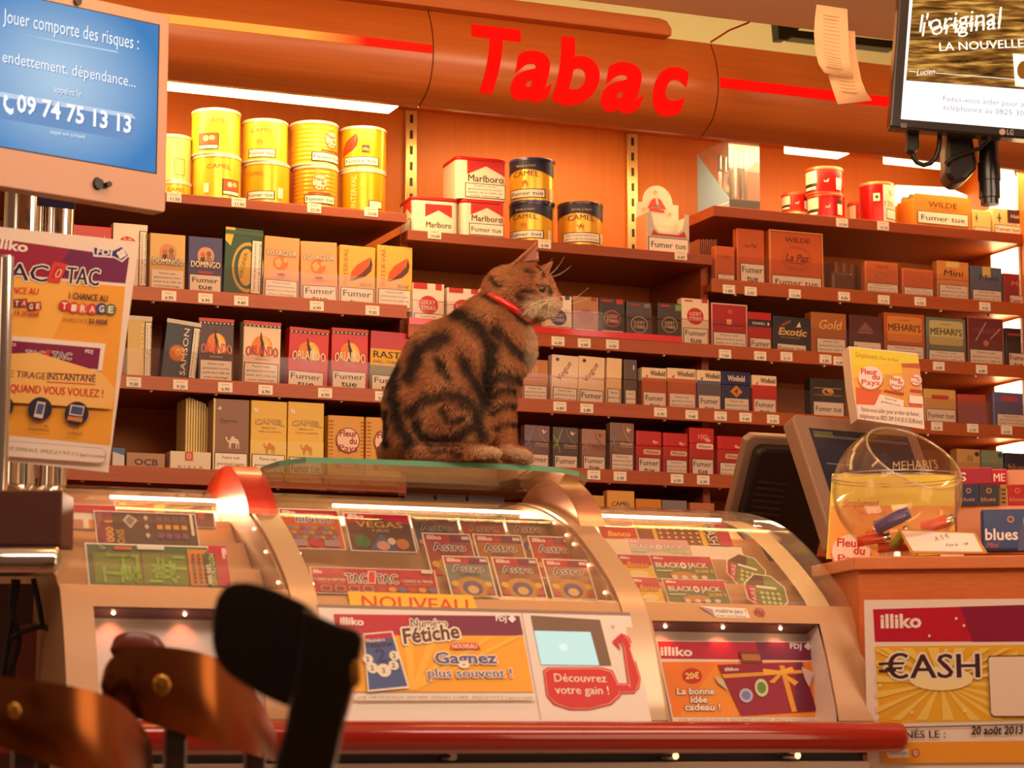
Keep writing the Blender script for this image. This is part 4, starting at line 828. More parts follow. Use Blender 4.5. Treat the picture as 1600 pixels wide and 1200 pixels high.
def bltin(w_, cu_):
    def f(A, r, H):
        pts = [(-r * 1.4 + i * r * .14, H * (.68 + .10 * math.cos((i - 9) * .22))) for i in range(21)]
        for (a, b_), (c2, d) in zip(pts, pts[1:]): A.l = .0004; A.p([(a, b_), (c2, d), (c2, H), (a, H)], (34, 34, 70))
        A.l = .0008; A.t('SPECIAL & TASTY', cu_ - r * .45, H * .84, r * .9, H * .05, (220, 200, 160), res=1); A.t('CAMEL', cu_ - r * .62, H * .58, r * 1.2, H * .13, (110, 80, 40), arch=H * .03, bold=.03); camel_sil(A, cu_ - r * .05, H * .44, r * .34, (190, 110, 50))
        if w_ == 'F': tw(A, r, H, cu_ + r * .02, .85, .05, .28)
        else:
            A.r(-r * .8, H * .05, r * .95, H * .30, INK); A.r(-r * .76, H * .07, r * .91, H * .28, LABELW); A.t('Fumer nuit gravement à votre', -r * .62, H * .20, r * 1.4, H * .05, INK, res=1); A.t('santé et à celle de votre entourage', -r * .7, H * .11, r * 1.55, H * .05, INK, res=1)
        A.r(r * 1.0, H * .05, r * 1.22, H * .3, (230, 220, 200))
    return f
c, r, H = tin('M1', 795, 866, 309, 374, [(1, (236, 178, 50))], 'lower blue and yellow tin of the stack beside the white tins', bltin('F', -.004), (40, 40, 78), face=-14)
tin('M1', 795, 868, 237, 308, [(1, (240, 184, 50))], 'upper blue and yellow tin of the stack beside the white tins', bltin('F', -.004), (70, 70, 120), z0=FLOORZ['M1'] + H, face=-12)
tin('M1', 870, 943, 309, 381, [(1, (236, 176, 60))], 'single blue and yellow tin near the slotted metal standard', bltin('L', .004), (60, 50, 66), face=0)

def redtin(n120=False):
    def f(A, r, H):
        if n120: A.r(-r * .2, H * .55, r * .16, H * .76, (236, 220, 200)); A.p([(-r * .14, H * .66), (r * .02, H * .72), (r * .1, H * .65), (r * .02, H * .6)], (40, 30, 30)); A.r(r * .35, 0, r * 1.5, H, (240, 214, 190)); A.t('120', r * .42, H * .42, r * .6, H * .13, (40, 30, 30)); A.t('N', r * .74, H * .7, r * .22, H * .16, (150, 30, 30)); A.r(r * .52, H * .06, r * 1.4, H * .34, INK); A.r(r * .55, H * .08, r * 1.4, H * .32, LABELW)
        else: A.r(-r * 1.3, H * .4, -r * .4, H * .95, (240, 214, 190)); A.r(-r * 1.3, H * .08, -r * .4, H * .40, (50, 24, 24)); A.r(-r * 1.2, H * .12, -r * .45, H * .24, LABELW); A.p([(-r * .05, H * .5), (r * .1, H * .46), (r * .24, H * .6), (r * .18, H * .42), (0, H * .42)], (240, 214, 200)); A.r(r * .62, H * .1, r * .95, H * .62, LABELW); A.r(r * .6, H * .66, r * .98, H * .84, (60, 30, 30))
    return f
RL = (224, 90, 60)
c, r, H = tin('R1', 1261, 1321, 297, 337, [(1, (190, 24, 26))], 'lower red tin of the two-tin stack beside the clear pen box', redtin(), RL, yoff=.012)
tin('R1', 1258, 1319, 254, 297, [(1, (192, 26, 28))], 'upper red tin of the two-tin stack beside the clear pen box', redtin(), RL, z0=FLOORZ['R1'] + H)
c, r, H = tin('R1', 1222, 1266, 316, 335, [(1, (200, 40, 30))], 'lower small red tin behind the red two-tin stack', redtin(), (240, 190, 120), yoff=.10)
tin('R1', 1221, 1266, 284, 316, [(1, (196, 36, 30))], 'upper small red tin behind the red two-tin stack', redtin(), RL, z0=FLOORZ['R1'] + H, yoff=.10)
tin('R1', 1324, 1368, 292, 338, [(1, (206, 60, 50))], 'pale red tin tucked behind the tall red tin', redtin(), RL, yoff=.10)
tin('R1', 1343, 1399, 278, 344, [(1, (176, 22, 26))], 'tall dark red tin with number on a white panel', redtin(True), (224, 120, 80))
tin('R1', 1398, 1430, 306, 348, [(1, (236, 214, 20))], 'bright yellow canister beside the divider card box', None, (240, 226, 60), yoff=.07, rough=.4, metal=0)
# divider card box and small packs at the right end of the top board
t = thing('cigar_card_box', 'orange open box of cigar packs with rounded divider cards and two-word warning', 'cigars', onY(1472, 352, YF + .012))
Y = YF + .012; a, c_ = onY(1428, 350, Y), onY(1517, 355, Y); W = c_.x - a.x; fz = FLOORZ['R1']; H = onY(1472, 306, Y).z - fz
b = MB(); b.box((a.x, Y, fz + .0003), (c_.x, Y + .075, fz + H * .86), mat((216, 130, 40), .45), .002)
b.prism([Vector((a.x + x * W, Y - .0005, fz + z * H)) for x, z in ((0, .02), (1, .02), (1, .9), (.97, 1), (.03, 1), (0, .9))], None, Vector((0, .0015, 0)), mat((216, 136, 44), .45))
A = Art(b, lambda u, v, l: Vector((a.x + u, Y - .0006 - l, fz + v)), .0003); A.t('WILDE', W * .26, H * .62, W * .5, H * .17, (110, 60, 24), bold=.05); A.t('DES CIGARES', W * .28, H * .53, W * .46, H * .05, (150, 90, 40), res=1); sub(b, 'carton', t)
b = MB(); warning(Art(b, lambda u, v, l: Vector((a.x + u, Y - .0016 - l, fz + v)), .0003), W * .06, H * .08, W * .95, H * .47, 'F1'); sub(b, 'warning_label', t)
for i in range(4):
    b = MB(); x0 = a.x + W * (.02 if i % 2 else .50); y_ = Y + .012 + i * .016
    b.prism([Vector((x0 + x * W * .46, y_, fz + H * .5 + z)) for x, z in ((0, 0), (1, 0), (1, H * .46), (.93, H * .55), (.07, H * .55), (0, H * .46))], None, Vector((0, .0015, 0)), mat((90, 70, 40), .5)); sub(b, 'divider_card', t)
def boxart(t_, big):
    def f(A, W, H):
        A.e(W * .22, H * .62, W * .03, H * .2, (90, 80, 70)); A.e(W * .22, H * .62, W * .09, H * .03, (90, 80, 70))
        if t_: A.r(W * .5, H * .45, W, H, (70, 44, 50)); A.t(t_, W * .62, H * .66, W * .36, H * .14, (230, 210, 190), shear=.2)
    return f
pack('R1', 1519, 1548, 329, (226, 200, 130), 'small pale yellow cigarette box beside the divider card box', boxart('', 0), ('F1', .0, .2), dp=.03)
pack('R1', 1551, 1596, 327, (226, 204, 140), 'pale yellow and black cigarette box at the right end of the top board', boxart('Haba', 1), ('F1', .0, .34), dp=.03)

# white counter display with a red triangle
t = thing('cigarillo_dispenser', 'white card cigarillo dispenser with red triangle emblem and rounded back card', 'dispenser', onY(1040, 392, YF + .02))
Yd = YF + .02; fz = FLOORZ['M1']; px = lambda x, y, yy=Yd: onY(x, y, yy)
a, c_ = px(1011, 385), px(1077, 392); W = c_.x - a.x; H1 = px(1044, 333).z - fz
GREYC = mat((206, 196, 186), .5)
b = MB(); z = lambda f: fz + .0004 + f * H1
b.prism([Vector((a.x + u * W, Yd, z(v))) for u, v in ((0, 0), (1, 0), (1, .98), (.92, 1.0), (.84, .62), (.7, .5), (.3, .5), (.18, .62), (.10, 1.0), (0, .98))], None, Vector((0, .0016, 0)), GREYC)
b.box((a.x, Yd + .0016, z(0)), (a.x + .0016, Yd + .058, z(.96)), mat((226, 150, 110), .5)); b.box((c_.x - .0016, Yd + .0016, z(0)), (c_.x, Yd + .058, z(.96)), GREYC)
b.box((a.x, Yd + .0016, z(0)), (c_.x, Yd + .058, z(.03)), GREYC)
A = Art(b, lambda u, v, l: Vector((a.x + u, Yd - l, fz + v)), .0003); A.p([(W * .1, H1 * .42), (W * .16, H1 * .56), (W * .26, H1 * .47), (W * .74, H1 * .47), (W * .88, H1 * .58), (W * .94, H1 * .42)], (196, 50, 36)); sub(b, 'tray', t)
b = MB(); warning(Art(b, lambda u, v, l: Vector((a.x + u, Yd - l - .001, fz + v)), .0003), W * .03, H1 * .02, W * .98, H1 * .38, 'F1'); sub(b, 'warning_label', t)
b = MB(); Yb2 = Yd + .06; l0, l1 = px(995, 330, Yb2), px(1060, 330, Yb2); zt, zs = px(1027, 290, Yb2).z, px(1027, 318, Yb2).z; W2 = l1.x - l0.x
pts = [Vector((l0.x, Yb2, z(0))), Vector((l1.x, Yb2, z(0))), Vector((l1.x, Yb2, zs))]
for i in range(13): t_ = R(180 * i / 12); pts.append(Vector((l0.x + W2 * (.5 + .36 * math.cos(t_)), Yb2, zs + (zt - zs) * math.sin(t_))))
pts.append(Vector((l0.x, Yb2, zs))); b.prism(pts, None, Vector((0, .0018, 0)), mat((214, 206, 196), .5))
A = PxArt(b, Plane((l0.x, Yb2 - .0004, fz), (1, 0, 0), (0, 0, 1)), .0003, 1 / 700)
A.Q([(1018, 312), (1024, 309), (1026, 322), (1011, 326)], (206, 70, 50)); A.Q([(1027, 309), (1032, 312), (1041, 327), (1032, 327)], (206, 70, 50)); A.Q([(1014, 329), (1016, 324), (1037, 329), (1039, 333)], (206, 60, 44)); A.T('db', 1022, 326, 1031, 327, 8, (80, 50, 40)); A.T('MONTE', 1016, 350, 1046, 353, 4, (240, 236, 230))
for x, y in ((1024, 300), (1006, 327), (1046, 335)): A.E(x, y, 5, 1.2, (206, 170, 90)); A.E(x, y, 1.2, 5, (206, 170, 90))
sub(b, 'back_card', t); remember('M1', 1040, 'the white red-triangle dispenser')

# clear pen display box
t = thing('pen_display_box', 'pale blue and clear display box full of pens under the canopy', 'display box', onY(1140, 325, 5.0))
Yp = 4.985; a, c_ = onY(1140, 322, Yp), onY(1188, 327, Yp); fz = FLOORZ['R1']; ztop = onY(1150, 218, Yp).z
lx = a.x - .0; W = c_.x - a.x; dpth = .16
BL = mat((150, 196, 244), .4); zb = fz + .034
b = MB(); b.box((a.x, Yp, fz + .0005), (c_.x, Yp + dpth, zb), mat((70, 66, 70), .4), .001)
b.prism([Vector((a.x - .0008, y, z_)) for y, z_ in ((Yp, fz + .0005), (Yp + dpth, fz + .0005), (Yp + dpth, ztop - .004), (Yp, zb))], None, Vector((-.0012, 0, 0)), BL)
A = Art(b, lambda u, v, l: Vector((a.x - .0021 - l, Yp + dpth - u, fz + v)), .0003)
A.r(.0, .022, dpth, .027, (226, 236, 244))
for i, c in enumerate(((70, 60, 60), (220, 220, 230), (90, 60, 40), (230, 235, 240), (60, 70, 90))): A.r(.02 + i * .026, .008, .032 + i * .026, .017, c)
A2 = Art(b, lambda u, v, l: Vector((a.x + u, Yp - l, fz + v)), .0003)
sub(b, 'printed_base', t)
b = MB(); C2 = clear('clear_display_plastic', (252, 252, 255), .05, 1.0, .02, .06, (230, 236, 245))
b.box((a.x, Yp, zb + .0005), (c_.x, Yp + .0016, ztop), C2); b.box((c_.x - .0016, Yp + .002, zb + .0005), (c_.x, Yp + dpth, ztop), C2); b.box((a.x, Yp + .002, zb), (a.x + .0014, Yp + dpth, ztop), C2); b.box((a.x, Yp, ztop), (c_.x, Yp + dpth, ztop + .0016), C2); sub(b, 'clear_cover', t)
for i in range(7):
    p_ = thing('pen', ('dark', 'silver', 'black', 'bronze', 'white', 'blue topped', 'grey')[i] + ' pen standing in the clear display box', 'pen', (a.x + .012 + (i % 4) * .014, Yp + .02 + (i // 4) * .05, zb), 'pens in the clear display box')
    b = MB(); q = p_.location; hgt = ztop - zb - .016 - .006 * (i % 3)
    cc = ((40, 30, 34), (200, 190, 190), (24, 22, 24), (130, 90, 60), (230, 226, 224), (90, 100, 180), (120, 110, 110))[i]
    b.tube([q + Vector((0, 0, .001)), q + Vector((0, 0, .012)), q + Vector((0, 0, hgt * .65))], [.0012, .0042, .0046], mat(cc, .25, .4), 10); sub(b, 'barrel', p_)
    b = MB(); b.tube([q + Vector((0, 0, hgt * .65)), q + Vector((0, 0, hgt))], [.0049, .0046], mat((60, 60, 120) if i > 3 else (40, 30, 30), .25, .3), 10); b.box((q.x - .001, q.y - .0066, q.z + hgt * .7), (q.x + .001, q.y - .0046, q.z + hgt), CHROME); sub(b, 'cap', p_)
# yellow leaflet lying behind the dispenser end
# ------------------------------------------------------------------ price tags
TAGS = {'L1': [(272, 308, '11.50'), (373, 316, '11.50'), (491, 325, '23.00'), (580, 331, '23.00')], 'M1': [(679, 366, '10.60'), (851, 381, '6.90'), (1064, 399, '6.60')], 'R1': [(1316, 348, '10.00'), (1380, 353, '15.70')],
        'L2': [(264, 462, '6.90'), (321, 466, '6.90'), (377, 470, '9.40'), (495, 478, '6.90'), (582, 485, '9.20')], 'L3': [(209, 597, '9.20'), (282, 601, '9.20'), (352, 605, '6.90'), (415, 609, '6.90'), (508, 614, '6.90'), (597, 619, '6.90')],
        'R2': [(1139, 452, '1.80'), (1173, 455, '3.50'), (1242, 459, '12.90'), (1319, 463, '8.40'), (1381, 468, '7.15'), (1438, 471, '6.50'), (1539, 479, '4.50')],
        'M2': [(822, 531, '6.30'), (872, 533, '6.30'), (913, 536, '6.40'), (957, 538, '6.50'), (1133, 553, '7.00'), (1188, 556, '6.80'), (1229, 557, '3.15'), (1290, 561, '6.80'), (1311.5, 564, '6.80'), (1467, 572, '6.80'), (1534, 577, '6.80')],
        'M3': [(875, 635, '6.80'), (917, 638, '6.80'), (1032, 644, '6.30'), (1081, 648, '9.40'), (1126, 650, '6.30'), (1165, 652, '9.40'), (1208, 655, '6.30'), (1464, 666, '6.30'), (1520, 669, '6.30'), (1573, 672, '6.30')],
        'M4': [(928, 742, '6.30'), (969, 744, '6.30'), (1058, 748, '6.30'), (1099, 750, '6.30')]}
TAGM = mat((240, 230, 216), .5, name='price_tag_card')
used = {}
for row, L in TAGS.items():
    for x, y, s in L:
        lap = -.0004
        Yt = YF + lap - .0009; p = onY(x, y, Yt); W, H = (.0315, .0205)
        b = MB(); b.box((p.x - W / 2, Yt, p.z - H / 2), (p.x + W / 2, YF - .0001, p.z + H / 2), TAGM)
        A = Art(b, lambda u, v, l: Vector((p.x + u, Yt - l, p.z + v)), .0002)
        A.t(s, -W * .26, -H * .36, W * (.56 if len(s) < 5 else .66), H * .30, INK, bold=.015); A.r(-W * .3, H * .22, W * .3, H * .30, (196, 184, 172))
        near = min(SHORT[row], key=lambda q: abs(q[0] - x))[1]
        near = near if near.startswith('the ') else 'the ' + near
        near = ' '.join(near.split(',')[0].split()[:9])
        k = (row, near); used[k] = used.get(k, 0) + 1
        o = b.build('price_tag', at=p); lab = 'price tag reading %s under %s' % (s, near)
        if used[k] > 1: lab = 'second price tag reading %s under %s' % (s, near)
        if row == 'M2' and x == 822: lab = 'price tag half hidden by the cat chest on the red-edged shelf'
        tag(o, lab, 'price tag', 'price tags on the shelf edges')

# ================================================================== the lottery counter
CPROF = [(3.60, .80), (3.60, .921), (3.618, .986), (3.647, 1.063), (3.687, 1.131), (3.762, 1.192), (3.852, 1.249), (3.922, 1.282), (4.02, 1.31), (4.149, 1.329), (4.25, 1.335)]
CPD = dense(CPROF, 5)
def cY(z):
    for (y0, z0), (y1, z1) in zip(CPD, CPD[1:]):
        if z0 <= z <= z1 + 1e-9: return y0 + (y1 - y0) * (z - z0) / max(z1 - z0, 1e-9)
    return CPD[-1][0]
def onC(x, y):
    best = None
    for (y0, z0), (y1, z1) in zip(CPD, CPD[1:]):
        d = ray(x, y); n = Vector((0, z1 - z0, -(y1 - y0))); den = d.dot(n)
        if abs(den) < 1e-9: continue
        k = (Vector((0, y0, z0)) - CP).dot(n) / den; p = CP + d * k
        if min(z0, z1) - 1e-6 <= p.z <= max(z0, z1) + 1e-6 and (best is None or k < best[0]): best = (k, p)
    return best[1] if best else onY(x, y, 3.7)
def zl(z0, z1):                                  # profile stations between two heights
    zs = [z0] + [z for _, z in CPD if z0 + .002 < z < z1 - .002] + [z1]
    return [(cY(z), z) for z in zs]
XA, XD = onC(104, 1070).x, 2.176
R1a, R1b = onC(455, 944).x, onC(497, 944).x
R2a, R2b = onC(966, 940).x, onC(1006, 942).x
TANP = mat((194, 150, 112), .42, .1, name='champagne_plastic_panel')
MAUVE = mat((120, 86, 92), .4, name='mauve_ledge')  # mauve ledge above each poster recess
PANELW = mat((232, 222, 220), .42, name='white_panel')
def sheet(mb, xa, xb, z0, z1, m, th=.004, off=0.0):
    st = zl(z0, z1)
    mb.grid([[Vector((xa, y + off, z)), Vector((xb, y + off, z))] for y, z in st], m)
    mb.grid([[Vector((xa, y + off + th, z - th * .4)), Vector((xb, y + off + th, z - th * .4))] for y, z in st][::-1], m)
    for x in (xa, xb):
        mb.grid([[Vector((x, y + off, z)), Vector((x, y + off + th, z - th * .4))] for y, z in st], m)
zTopC = 1.3345
LEDW = emi((255, 170, 120), 14, 'small_led')
LEDW2 = emi((255, 200, 150), 22, 'small_spot')
LAMP = emi((255, 226, 176), 18, 'tube_lamp_white')
def led(pt, r, par, m=None):
    b = MB(); b.lathe([(0, -r), (r * .8, -r * .55), (r, 0), (r * .8, r * .55), (0, r)], pt, m or LEDW, 8); return sub(b, 'led', par)
def module(name, label, xa, xb, zg, recess=None, lampz=1.318, spots=(), lamp=(0, 0), name_end=False):
    t = thing(name, label, 'display case', ((xa + xb) / 2, 3.9, .87), 'ticket display cases on the counter')
    b = MB(); ztop_face = zg
    if recess is None: sheet(b, xa, xb, .925, zg, TANP, .006)
    else:
        ra, rb, rz = recess
        sheet(b, xa, xb, rz, zg, TANP, .006); sheet(b, xa, ra, .925, rz, TANP, .006); sheet(b, rb, xb, .925, rz, TANP, .006)
    b.box((xa, 4.2, .90), (xb, 4.212, 1.328), TANP)                      # back wall
    b.box((xa, 3.62, .885), (xb, 4.2, .92), TANP)
    for xw in ((xa,) if name_end else (xa, xb - .004)):
        wp = [Vector((xw, y + .007, z - .003)) for y, z in zl(.93, 1.325)] + [Vector((xw, 4.2, 1.322)), Vector((xw, 4.2, .93))]; b.prism(wp, None, Vector((.004, 0, 0)), TANP)
    sub(b, 'case_frame', t)
    if recess:
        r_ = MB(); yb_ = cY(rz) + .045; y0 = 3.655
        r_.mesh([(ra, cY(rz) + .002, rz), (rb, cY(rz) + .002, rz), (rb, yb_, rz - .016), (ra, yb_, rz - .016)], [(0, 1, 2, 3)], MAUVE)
        r_.mesh([(ra, yb_, rz - .016), (rb, yb_, rz - .016), (rb, y0 + .03, .92), (ra, y0 + .03, .92)], [(0, 1, 2, 3)], PANELW)
        for x in (ra, rb): r_.mesh([(x, cY(rz), rz), (x, yb_, rz - .016), (x, y0 + .03, .92), (x, cY(.925), .92)], [(0, 1, 2, 3)], PANELW)
        o = sub(r_, 'poster_recess', t)
        for x in spots:
            p = Vector((x, cY(rz) + .022, rz - .0085)); led(p, .0028, o, LEDW2)
            l = bpy.data.lights.new('recess_spot_light', 'SPOT'); l.energy = .07; l.color = (1, .20, .08); l.spot_size = R(95); l.spot_blend = .6; l.shadow_soft_size = .004
            lo = bpy.data.objects.new('recess_spot_light', l); COL.objects.link(lo); lo.location = p + Vector((0, -.003, -.006)); lo.rotation_euler = Vector((0, .50, -1)).to_track_quat('-Z', 'Y').to_euler(); lo.parent = t; lo.matrix_parent_inverse = Matrix.Translation(-t.location)
    # stepped ticket tray
    s_ = MB(); steps = [(3.72, 1.118), (3.752, 1.118), (3.80, 1.175), (3.842, 1.175), (3.895, 1.225), (3.937, 1.225), (3.985, 1.268), (4.03, 1.268), (4.07, 1.292), (4.19, 1.297)]
    steps = [(y + .02, z - .006 + (zg - 1.131) * (1 if y < 3.78 else .3 if y < 3.9 else 0)) for y, z in steps]
    s_.grid([[Vector((xa + .006, y, z)), Vector((xb - .006, y, z))] for y, z in steps], TANP, False); sub(s_, 'ticket_tray', t)
    c = MB(); sheet(c, xa + .002, xb - .002, zg, zTopC, ACRYL, .004, -.001); sub(c, 'clear_cover', t)
    la = bpy.data.lights.new('case_tube_light', 'AREA'); la.shape = 'RECTANGLE'; la.size = abs(onY(lamp[1], 785, 4.09).x - onY(lamp[0], 785, 4.09).x); la.size_y = .012; la.energy = 1.1; la.color = (1, .72, .46)
    lo = bpy.data.objects.new('case_tube_light', la); COL.objects.link(lo); lo.location = Vector(((onY(lamp[0], 785, 4.09).x + onY(lamp[1], 785, 4.09).x) / 2, 4.088, lampz - .0175)); lo.rotation_euler = Vector((0, -.75, -.5)).to_track_quat('-Z', 'Y').to_euler(); lo.parent = t; lo.matrix_parent_inverse = Matrix.Translation(-t.location)
    l = MB(); l.tube([(onY(lamp[0], 785, 4.09).x, 4.09, lampz - .013), (onY(lamp[1], 785, 4.09).x, 4.09, lampz - .013)], .0030, LAMP, 10); sub(l, 'tube_lamp', t)
    return t
zgL, zgM, zgR = onC(240, 916).z, onC(740, 936).z, onC(1160, 944).z
rzL, rzR = onC(240, 949).z, onC(1150, 972).z
lx0, lx1 = onC(146, 950).x, onC(400, 950).x
rx0, rx1 = onC(1019, 972).x, onC(1280, 974).x
left_case = module('ticket_display_case', 'left scratch ticket display case with a green crossword ticket behind the chairs', XA, R1a, zgL, (lx0, lx1, rzL), spots=[onC(x, 960).x for x in (184, 296)], lamp=(172, 352))
mid_case = module('ticket_display_case', 'middle scratch ticket display case under the glass shelf with the cat', R1b, R2a, zgM, lamp=(520, 876))
right_case = module('ticket_display_case', 'right scratch ticket display case with a rounded clear end', R2b, XD, zgR, (rx0, rx1, rzR), spots=[onC(x, 980).x for x in (1051, 1141, 1231)], lamp=(940, 1126), name_end=True)
# clear rounded end of the right case
b = MB(); st = zl(.93, zTopC); pts = [Vector((XD - .001, y, z)) for y, z in st] + [Vector((XD - .001, 4.2, zTopC)), Vector((XD - .001, 4.2, .93))]
b.prism(pts, None, Vector((.004, 0, 0)), ACRYL); sub(b, 'clear_end_panel', right_case)
b = MB(); rib = [Vector((XD - .055, y - .0005, z)) for y, z in zl(zgR - .1, 1.32)]
b.grid([[Vector((XD - .052, y + .05, z - .008)), Vector((XD - .006, y + .05, z - .008))] for y, z in zl(.93, 1.31)], mat((236, 214, 170), .4)); sub(b, 'inner_end_rib', right_case)
for x0, x1, own in ((R1a, R1b, left_case), (R2a, R2b, right_case)):
    b = MB(); sheet(b, x0 + .0008, x1 - .0008, .925, 1.325, SILVER, .02, -.003); o = sub(b, 'curved_rib', own)
for x, y in ((354, 789), (376, 800), (398, 821), (419, 857), (440, 905)):
    p = onC(x, y); led(Vector((R1a - .006, p.y + .018, p.z - .004)), .0026, left_case)
for x, y in ((873, 812), (889, 831), (896, 845), (927, 878), (952, 921)):
    p = onC(x, y); led(Vector((R2a - .007, p.y + .02, p.z - .004)), .0028, mid_case)
for x, y in ((420, 858), (439, 906)):
    p = onC(x, y); led(Vector((R1b + .008, p.y + .02, p.z - .004)), .0024, mid_case)

# --- brackets and the glass shelf
BX1, BX2 = onC(389, 803).x, onC(906, 822).x
REDM = mat((190, 40, 28), .32, .35, 0, .3, name='red_metal_bracket'); PINKM = mat((206, 150, 130), .28, .75, name='pink_satin_metal')
shp = [onX(x, y, BX1) for x, y in ((389, 803), (384, 776), (375, 752), (366, 737), (357, 728), (346, 731), (335, 742), (326, 757), (321, 772))]
shp = dense([(p.y, p.z) for p in shp], 3)
inner = [(y * .9 + .1 * 4.02, z - .012) for y, z in shp]
for X, m, lab in ((BX1, REDM, 'red arched bracket holding the left end of the glass shelf'), (BX2, PINKM, 'pinkish metal arched bracket holding the right end of the glass shelf')):
    t = thing('shelf_bracket', lab, 'bracket', (X + .025, 3.95, 1.26), 'brackets of the glass shelf')
    b = MB(); w_ = .048
    dz = cY_ = 0
    b.grid([[Vector((X, y - .004, z)), Vector((X + w_, y - .004, z))] for y, z in shp], m); sub(b, 'arched_strip', t)
    b = MB(); b.prism([Vector((X - .0005, y - .003, z)) for y, z in shp], None, Vector((.003, 0, 0)), m if m is PINKM else mat((214, 70, 40), .35, .2, name='bracket_red_lit')); sub(b, 'side_cheek', t)  # red cheek is the strip's red, brightened: front light put into its colour
    b = MB(); b.lathe([(0, .004), (.006, .003), (.008, 0)], (X + w_ / 2, shp[13][0], shp[13][1] - .001), CHROME, 12); sub(b, 'fixing_screw', t)
GZ = max(z for _, z in shp) - .004
out = [onZ(x, y, GZ) for x, y in ((397, 738), (410, 729), (436, 720), (478, 714.5), (560, 716.5), (650, 720), (740, 723), (830, 727), (878, 731), (905, 737), (916, 745), (912, 752), (892, 761), (800, 774), (640, 768), (500, 759), (424, 752), (402, 744))]
b = MB(); th = Vector((0, 0, -.009)); n = len(out)
b.poly(out, GLASS); b.poly([p + th for p in out][::-1], GLASS)
gs = thing('glass_shelf', 'clear glass shelf with a green edge on arched brackets, the cat sitting on it', 'glass shelf', sum(out, Vector()) / n)
sub(b, 'glass_plate', gs)
e = MB()
for i in range(n): e.poly([out[i], out[(i + 1) % n], out[(i + 1) % n] + th, out[i] + th], GLEDGE if i < 10 else GLASS, True)
sub(e, 'green_edge', gs)
NEARY = (out[4].y + out[7].y) / 2

# --- scratch tickets
def ticket(x0, x1, yt, yb, Yr, label, art=None, lean=34, body=(238, 228, 216), cat='scratch ticket', name='scratch_ticket', roll=0.0, th=.0012, group=None, own=None, pack=3):
    U = Vector((0, math.sin(R(lean)), math.cos(R(lean)))); o = onY((x0 + x1) / 2, yb, Yr)
    pl = Plane(o, (1, 0, 0), U); u0, v0 = pl.uv(x0, yb); u1, _ = pl.uv(x1, yb); H = pl.uv((x0 + x1) / 2 - (yb - yt) * .3, yt)[1]
    W = u1 - u0; Rv = pl.R.copy(); Uv = pl.U.copy()
    if roll: q = Matrix.Rotation(R(-roll), 3, pl.N); Rv = q @ Rv; Uv = q @ Uv
    org = pl.P(u0, 0)
    pl2 = Plane(org, Rv, Uv)
    b = MB(); f = pl2.P
    for k in range(pack): pl2.slab(b, [(x, y) for x, y in ((0, -.004 * k), (W, -.004 * k), (W, H - .003 * k), (0, H - .003 * k))], th, mat(body, .35)) if k == 0 else b.prism([f(u, v, -.003 * k) for u, v in ((.002 * k, 0), (W - .001 * k, 0), (W - .001 * k, H - .004 * k), (.002 * k, H - .004 * k))], None, -pl2.N * th, mat(body, .35))
    A = Art(b, f, .00025)
    if art: art(A, W, H)
    ob = b.build(name, at=org); tag(ob, label, cat, group or 'scratch tickets in the display cases'); return ob
MAG, PUR = (186, 24, 60), (120, 24, 70)
def hdr(A, W, H, v0=.80, name='illiko', c1=MAG, logo=True):
    A.r(W * .03, H * v0, W * .97, H * .97, c1); A.r(W * .55, H * v0, W * .97, H * .97, PUR); A.t(name, W * .08, H * (v0 + .05), W * .30, H * .09, (244, 232, 226), bold=.04)
    if logo: A.r(W * .80, H * (v0 + .06), W * .95, H * (v0 + .13), (220, 206, 206))
def astro(bgc, sign, v=.80):
    def f(A, W, H):
        A.r(W * .03, H * .02, W * .97, H * .97, bgc); hdr(A, W, H)
        A.e(W * .5, H * .22, W * .36, H * .26, (190, 140, 60)); A.e(W * .5, H * .2, W * .22, H * .18, (96, 80, 130)); A.e(W * .5, H * .16, W * .12, H * .10, (214, 180, 120))
        for x in (.14, .86): A.e(W * x, H * .3, W * .08, H * .07, (226, 170, 70)); A.e(W * x, H * .12, W * .08, H * .07, (200, 80, 60))
        A.ot('Astro', W * .16, H * .60, W * .66, H * .16, (70, 50, 90), (240, 226, 214), ob=.1, bold=.05); A.t(sign, W * .28, H * .49, W * .44, H * .06, (90, 50, 60), bold=.03)
    return f
FY, MY, BY, BBY = 3.752, 3.842, 3.937, 4.01
AST = 'astrology scratch ticket'
SG = {'CANCER': (120, 130, 120), 'LION': (170, 70, 60), 'VIERGE': (180, 110, 60), 'TAUREAU': (196, 80, 50), 'GEMEAUX': (150, 80, 60), 'BELIER': (110, 90, 120), 'POISSONS': (150, 140, 100), 'VERSEAU': (170, 120, 90), 'SCORPION': (190, 60, 50)}
def a_bingo(A, W, H):
    A.r(W * .02, H * .02, W * .98, H * .97, (214, 90, 40)); A.r(W * .02, H * .80, W * .98, H * .97, MAG); A.t('illiko', W * .05, H * .86, W * .22, H * .08, (240, 226, 220), bold=.03)
    A.ot('BINGO', W * .26, H * .66, W * .62, H * .16, (80, 90, 170), (244, 236, 226), ob=.1, bold=.06)
    cols = ((120, 130, 170), (170, 150, 70), (150, 80, 110))
    for r_ in range(3):
        for k in range(8): A.e(W * (.14 + .1 * k + .04 * (r_ % 2)), H * (.52 - .13 * r_), W * .045, H * .055, cols[(k + r_) % 3], 10)
    A.r(W * .1, H * .04, W * .36, H * .2, (170, 140, 160)); A.r(W * .64, H * .04, W * .9, H * .2, (170, 140, 160)); A.e(W * .5, H * .13, W * .1, H * .1, (200, 40, 70))
ticket(447, 541, 795, 858, MY + .01, 'orange scratch ticket with rows of small numbered balls, left end of the middle case', a_bingo)
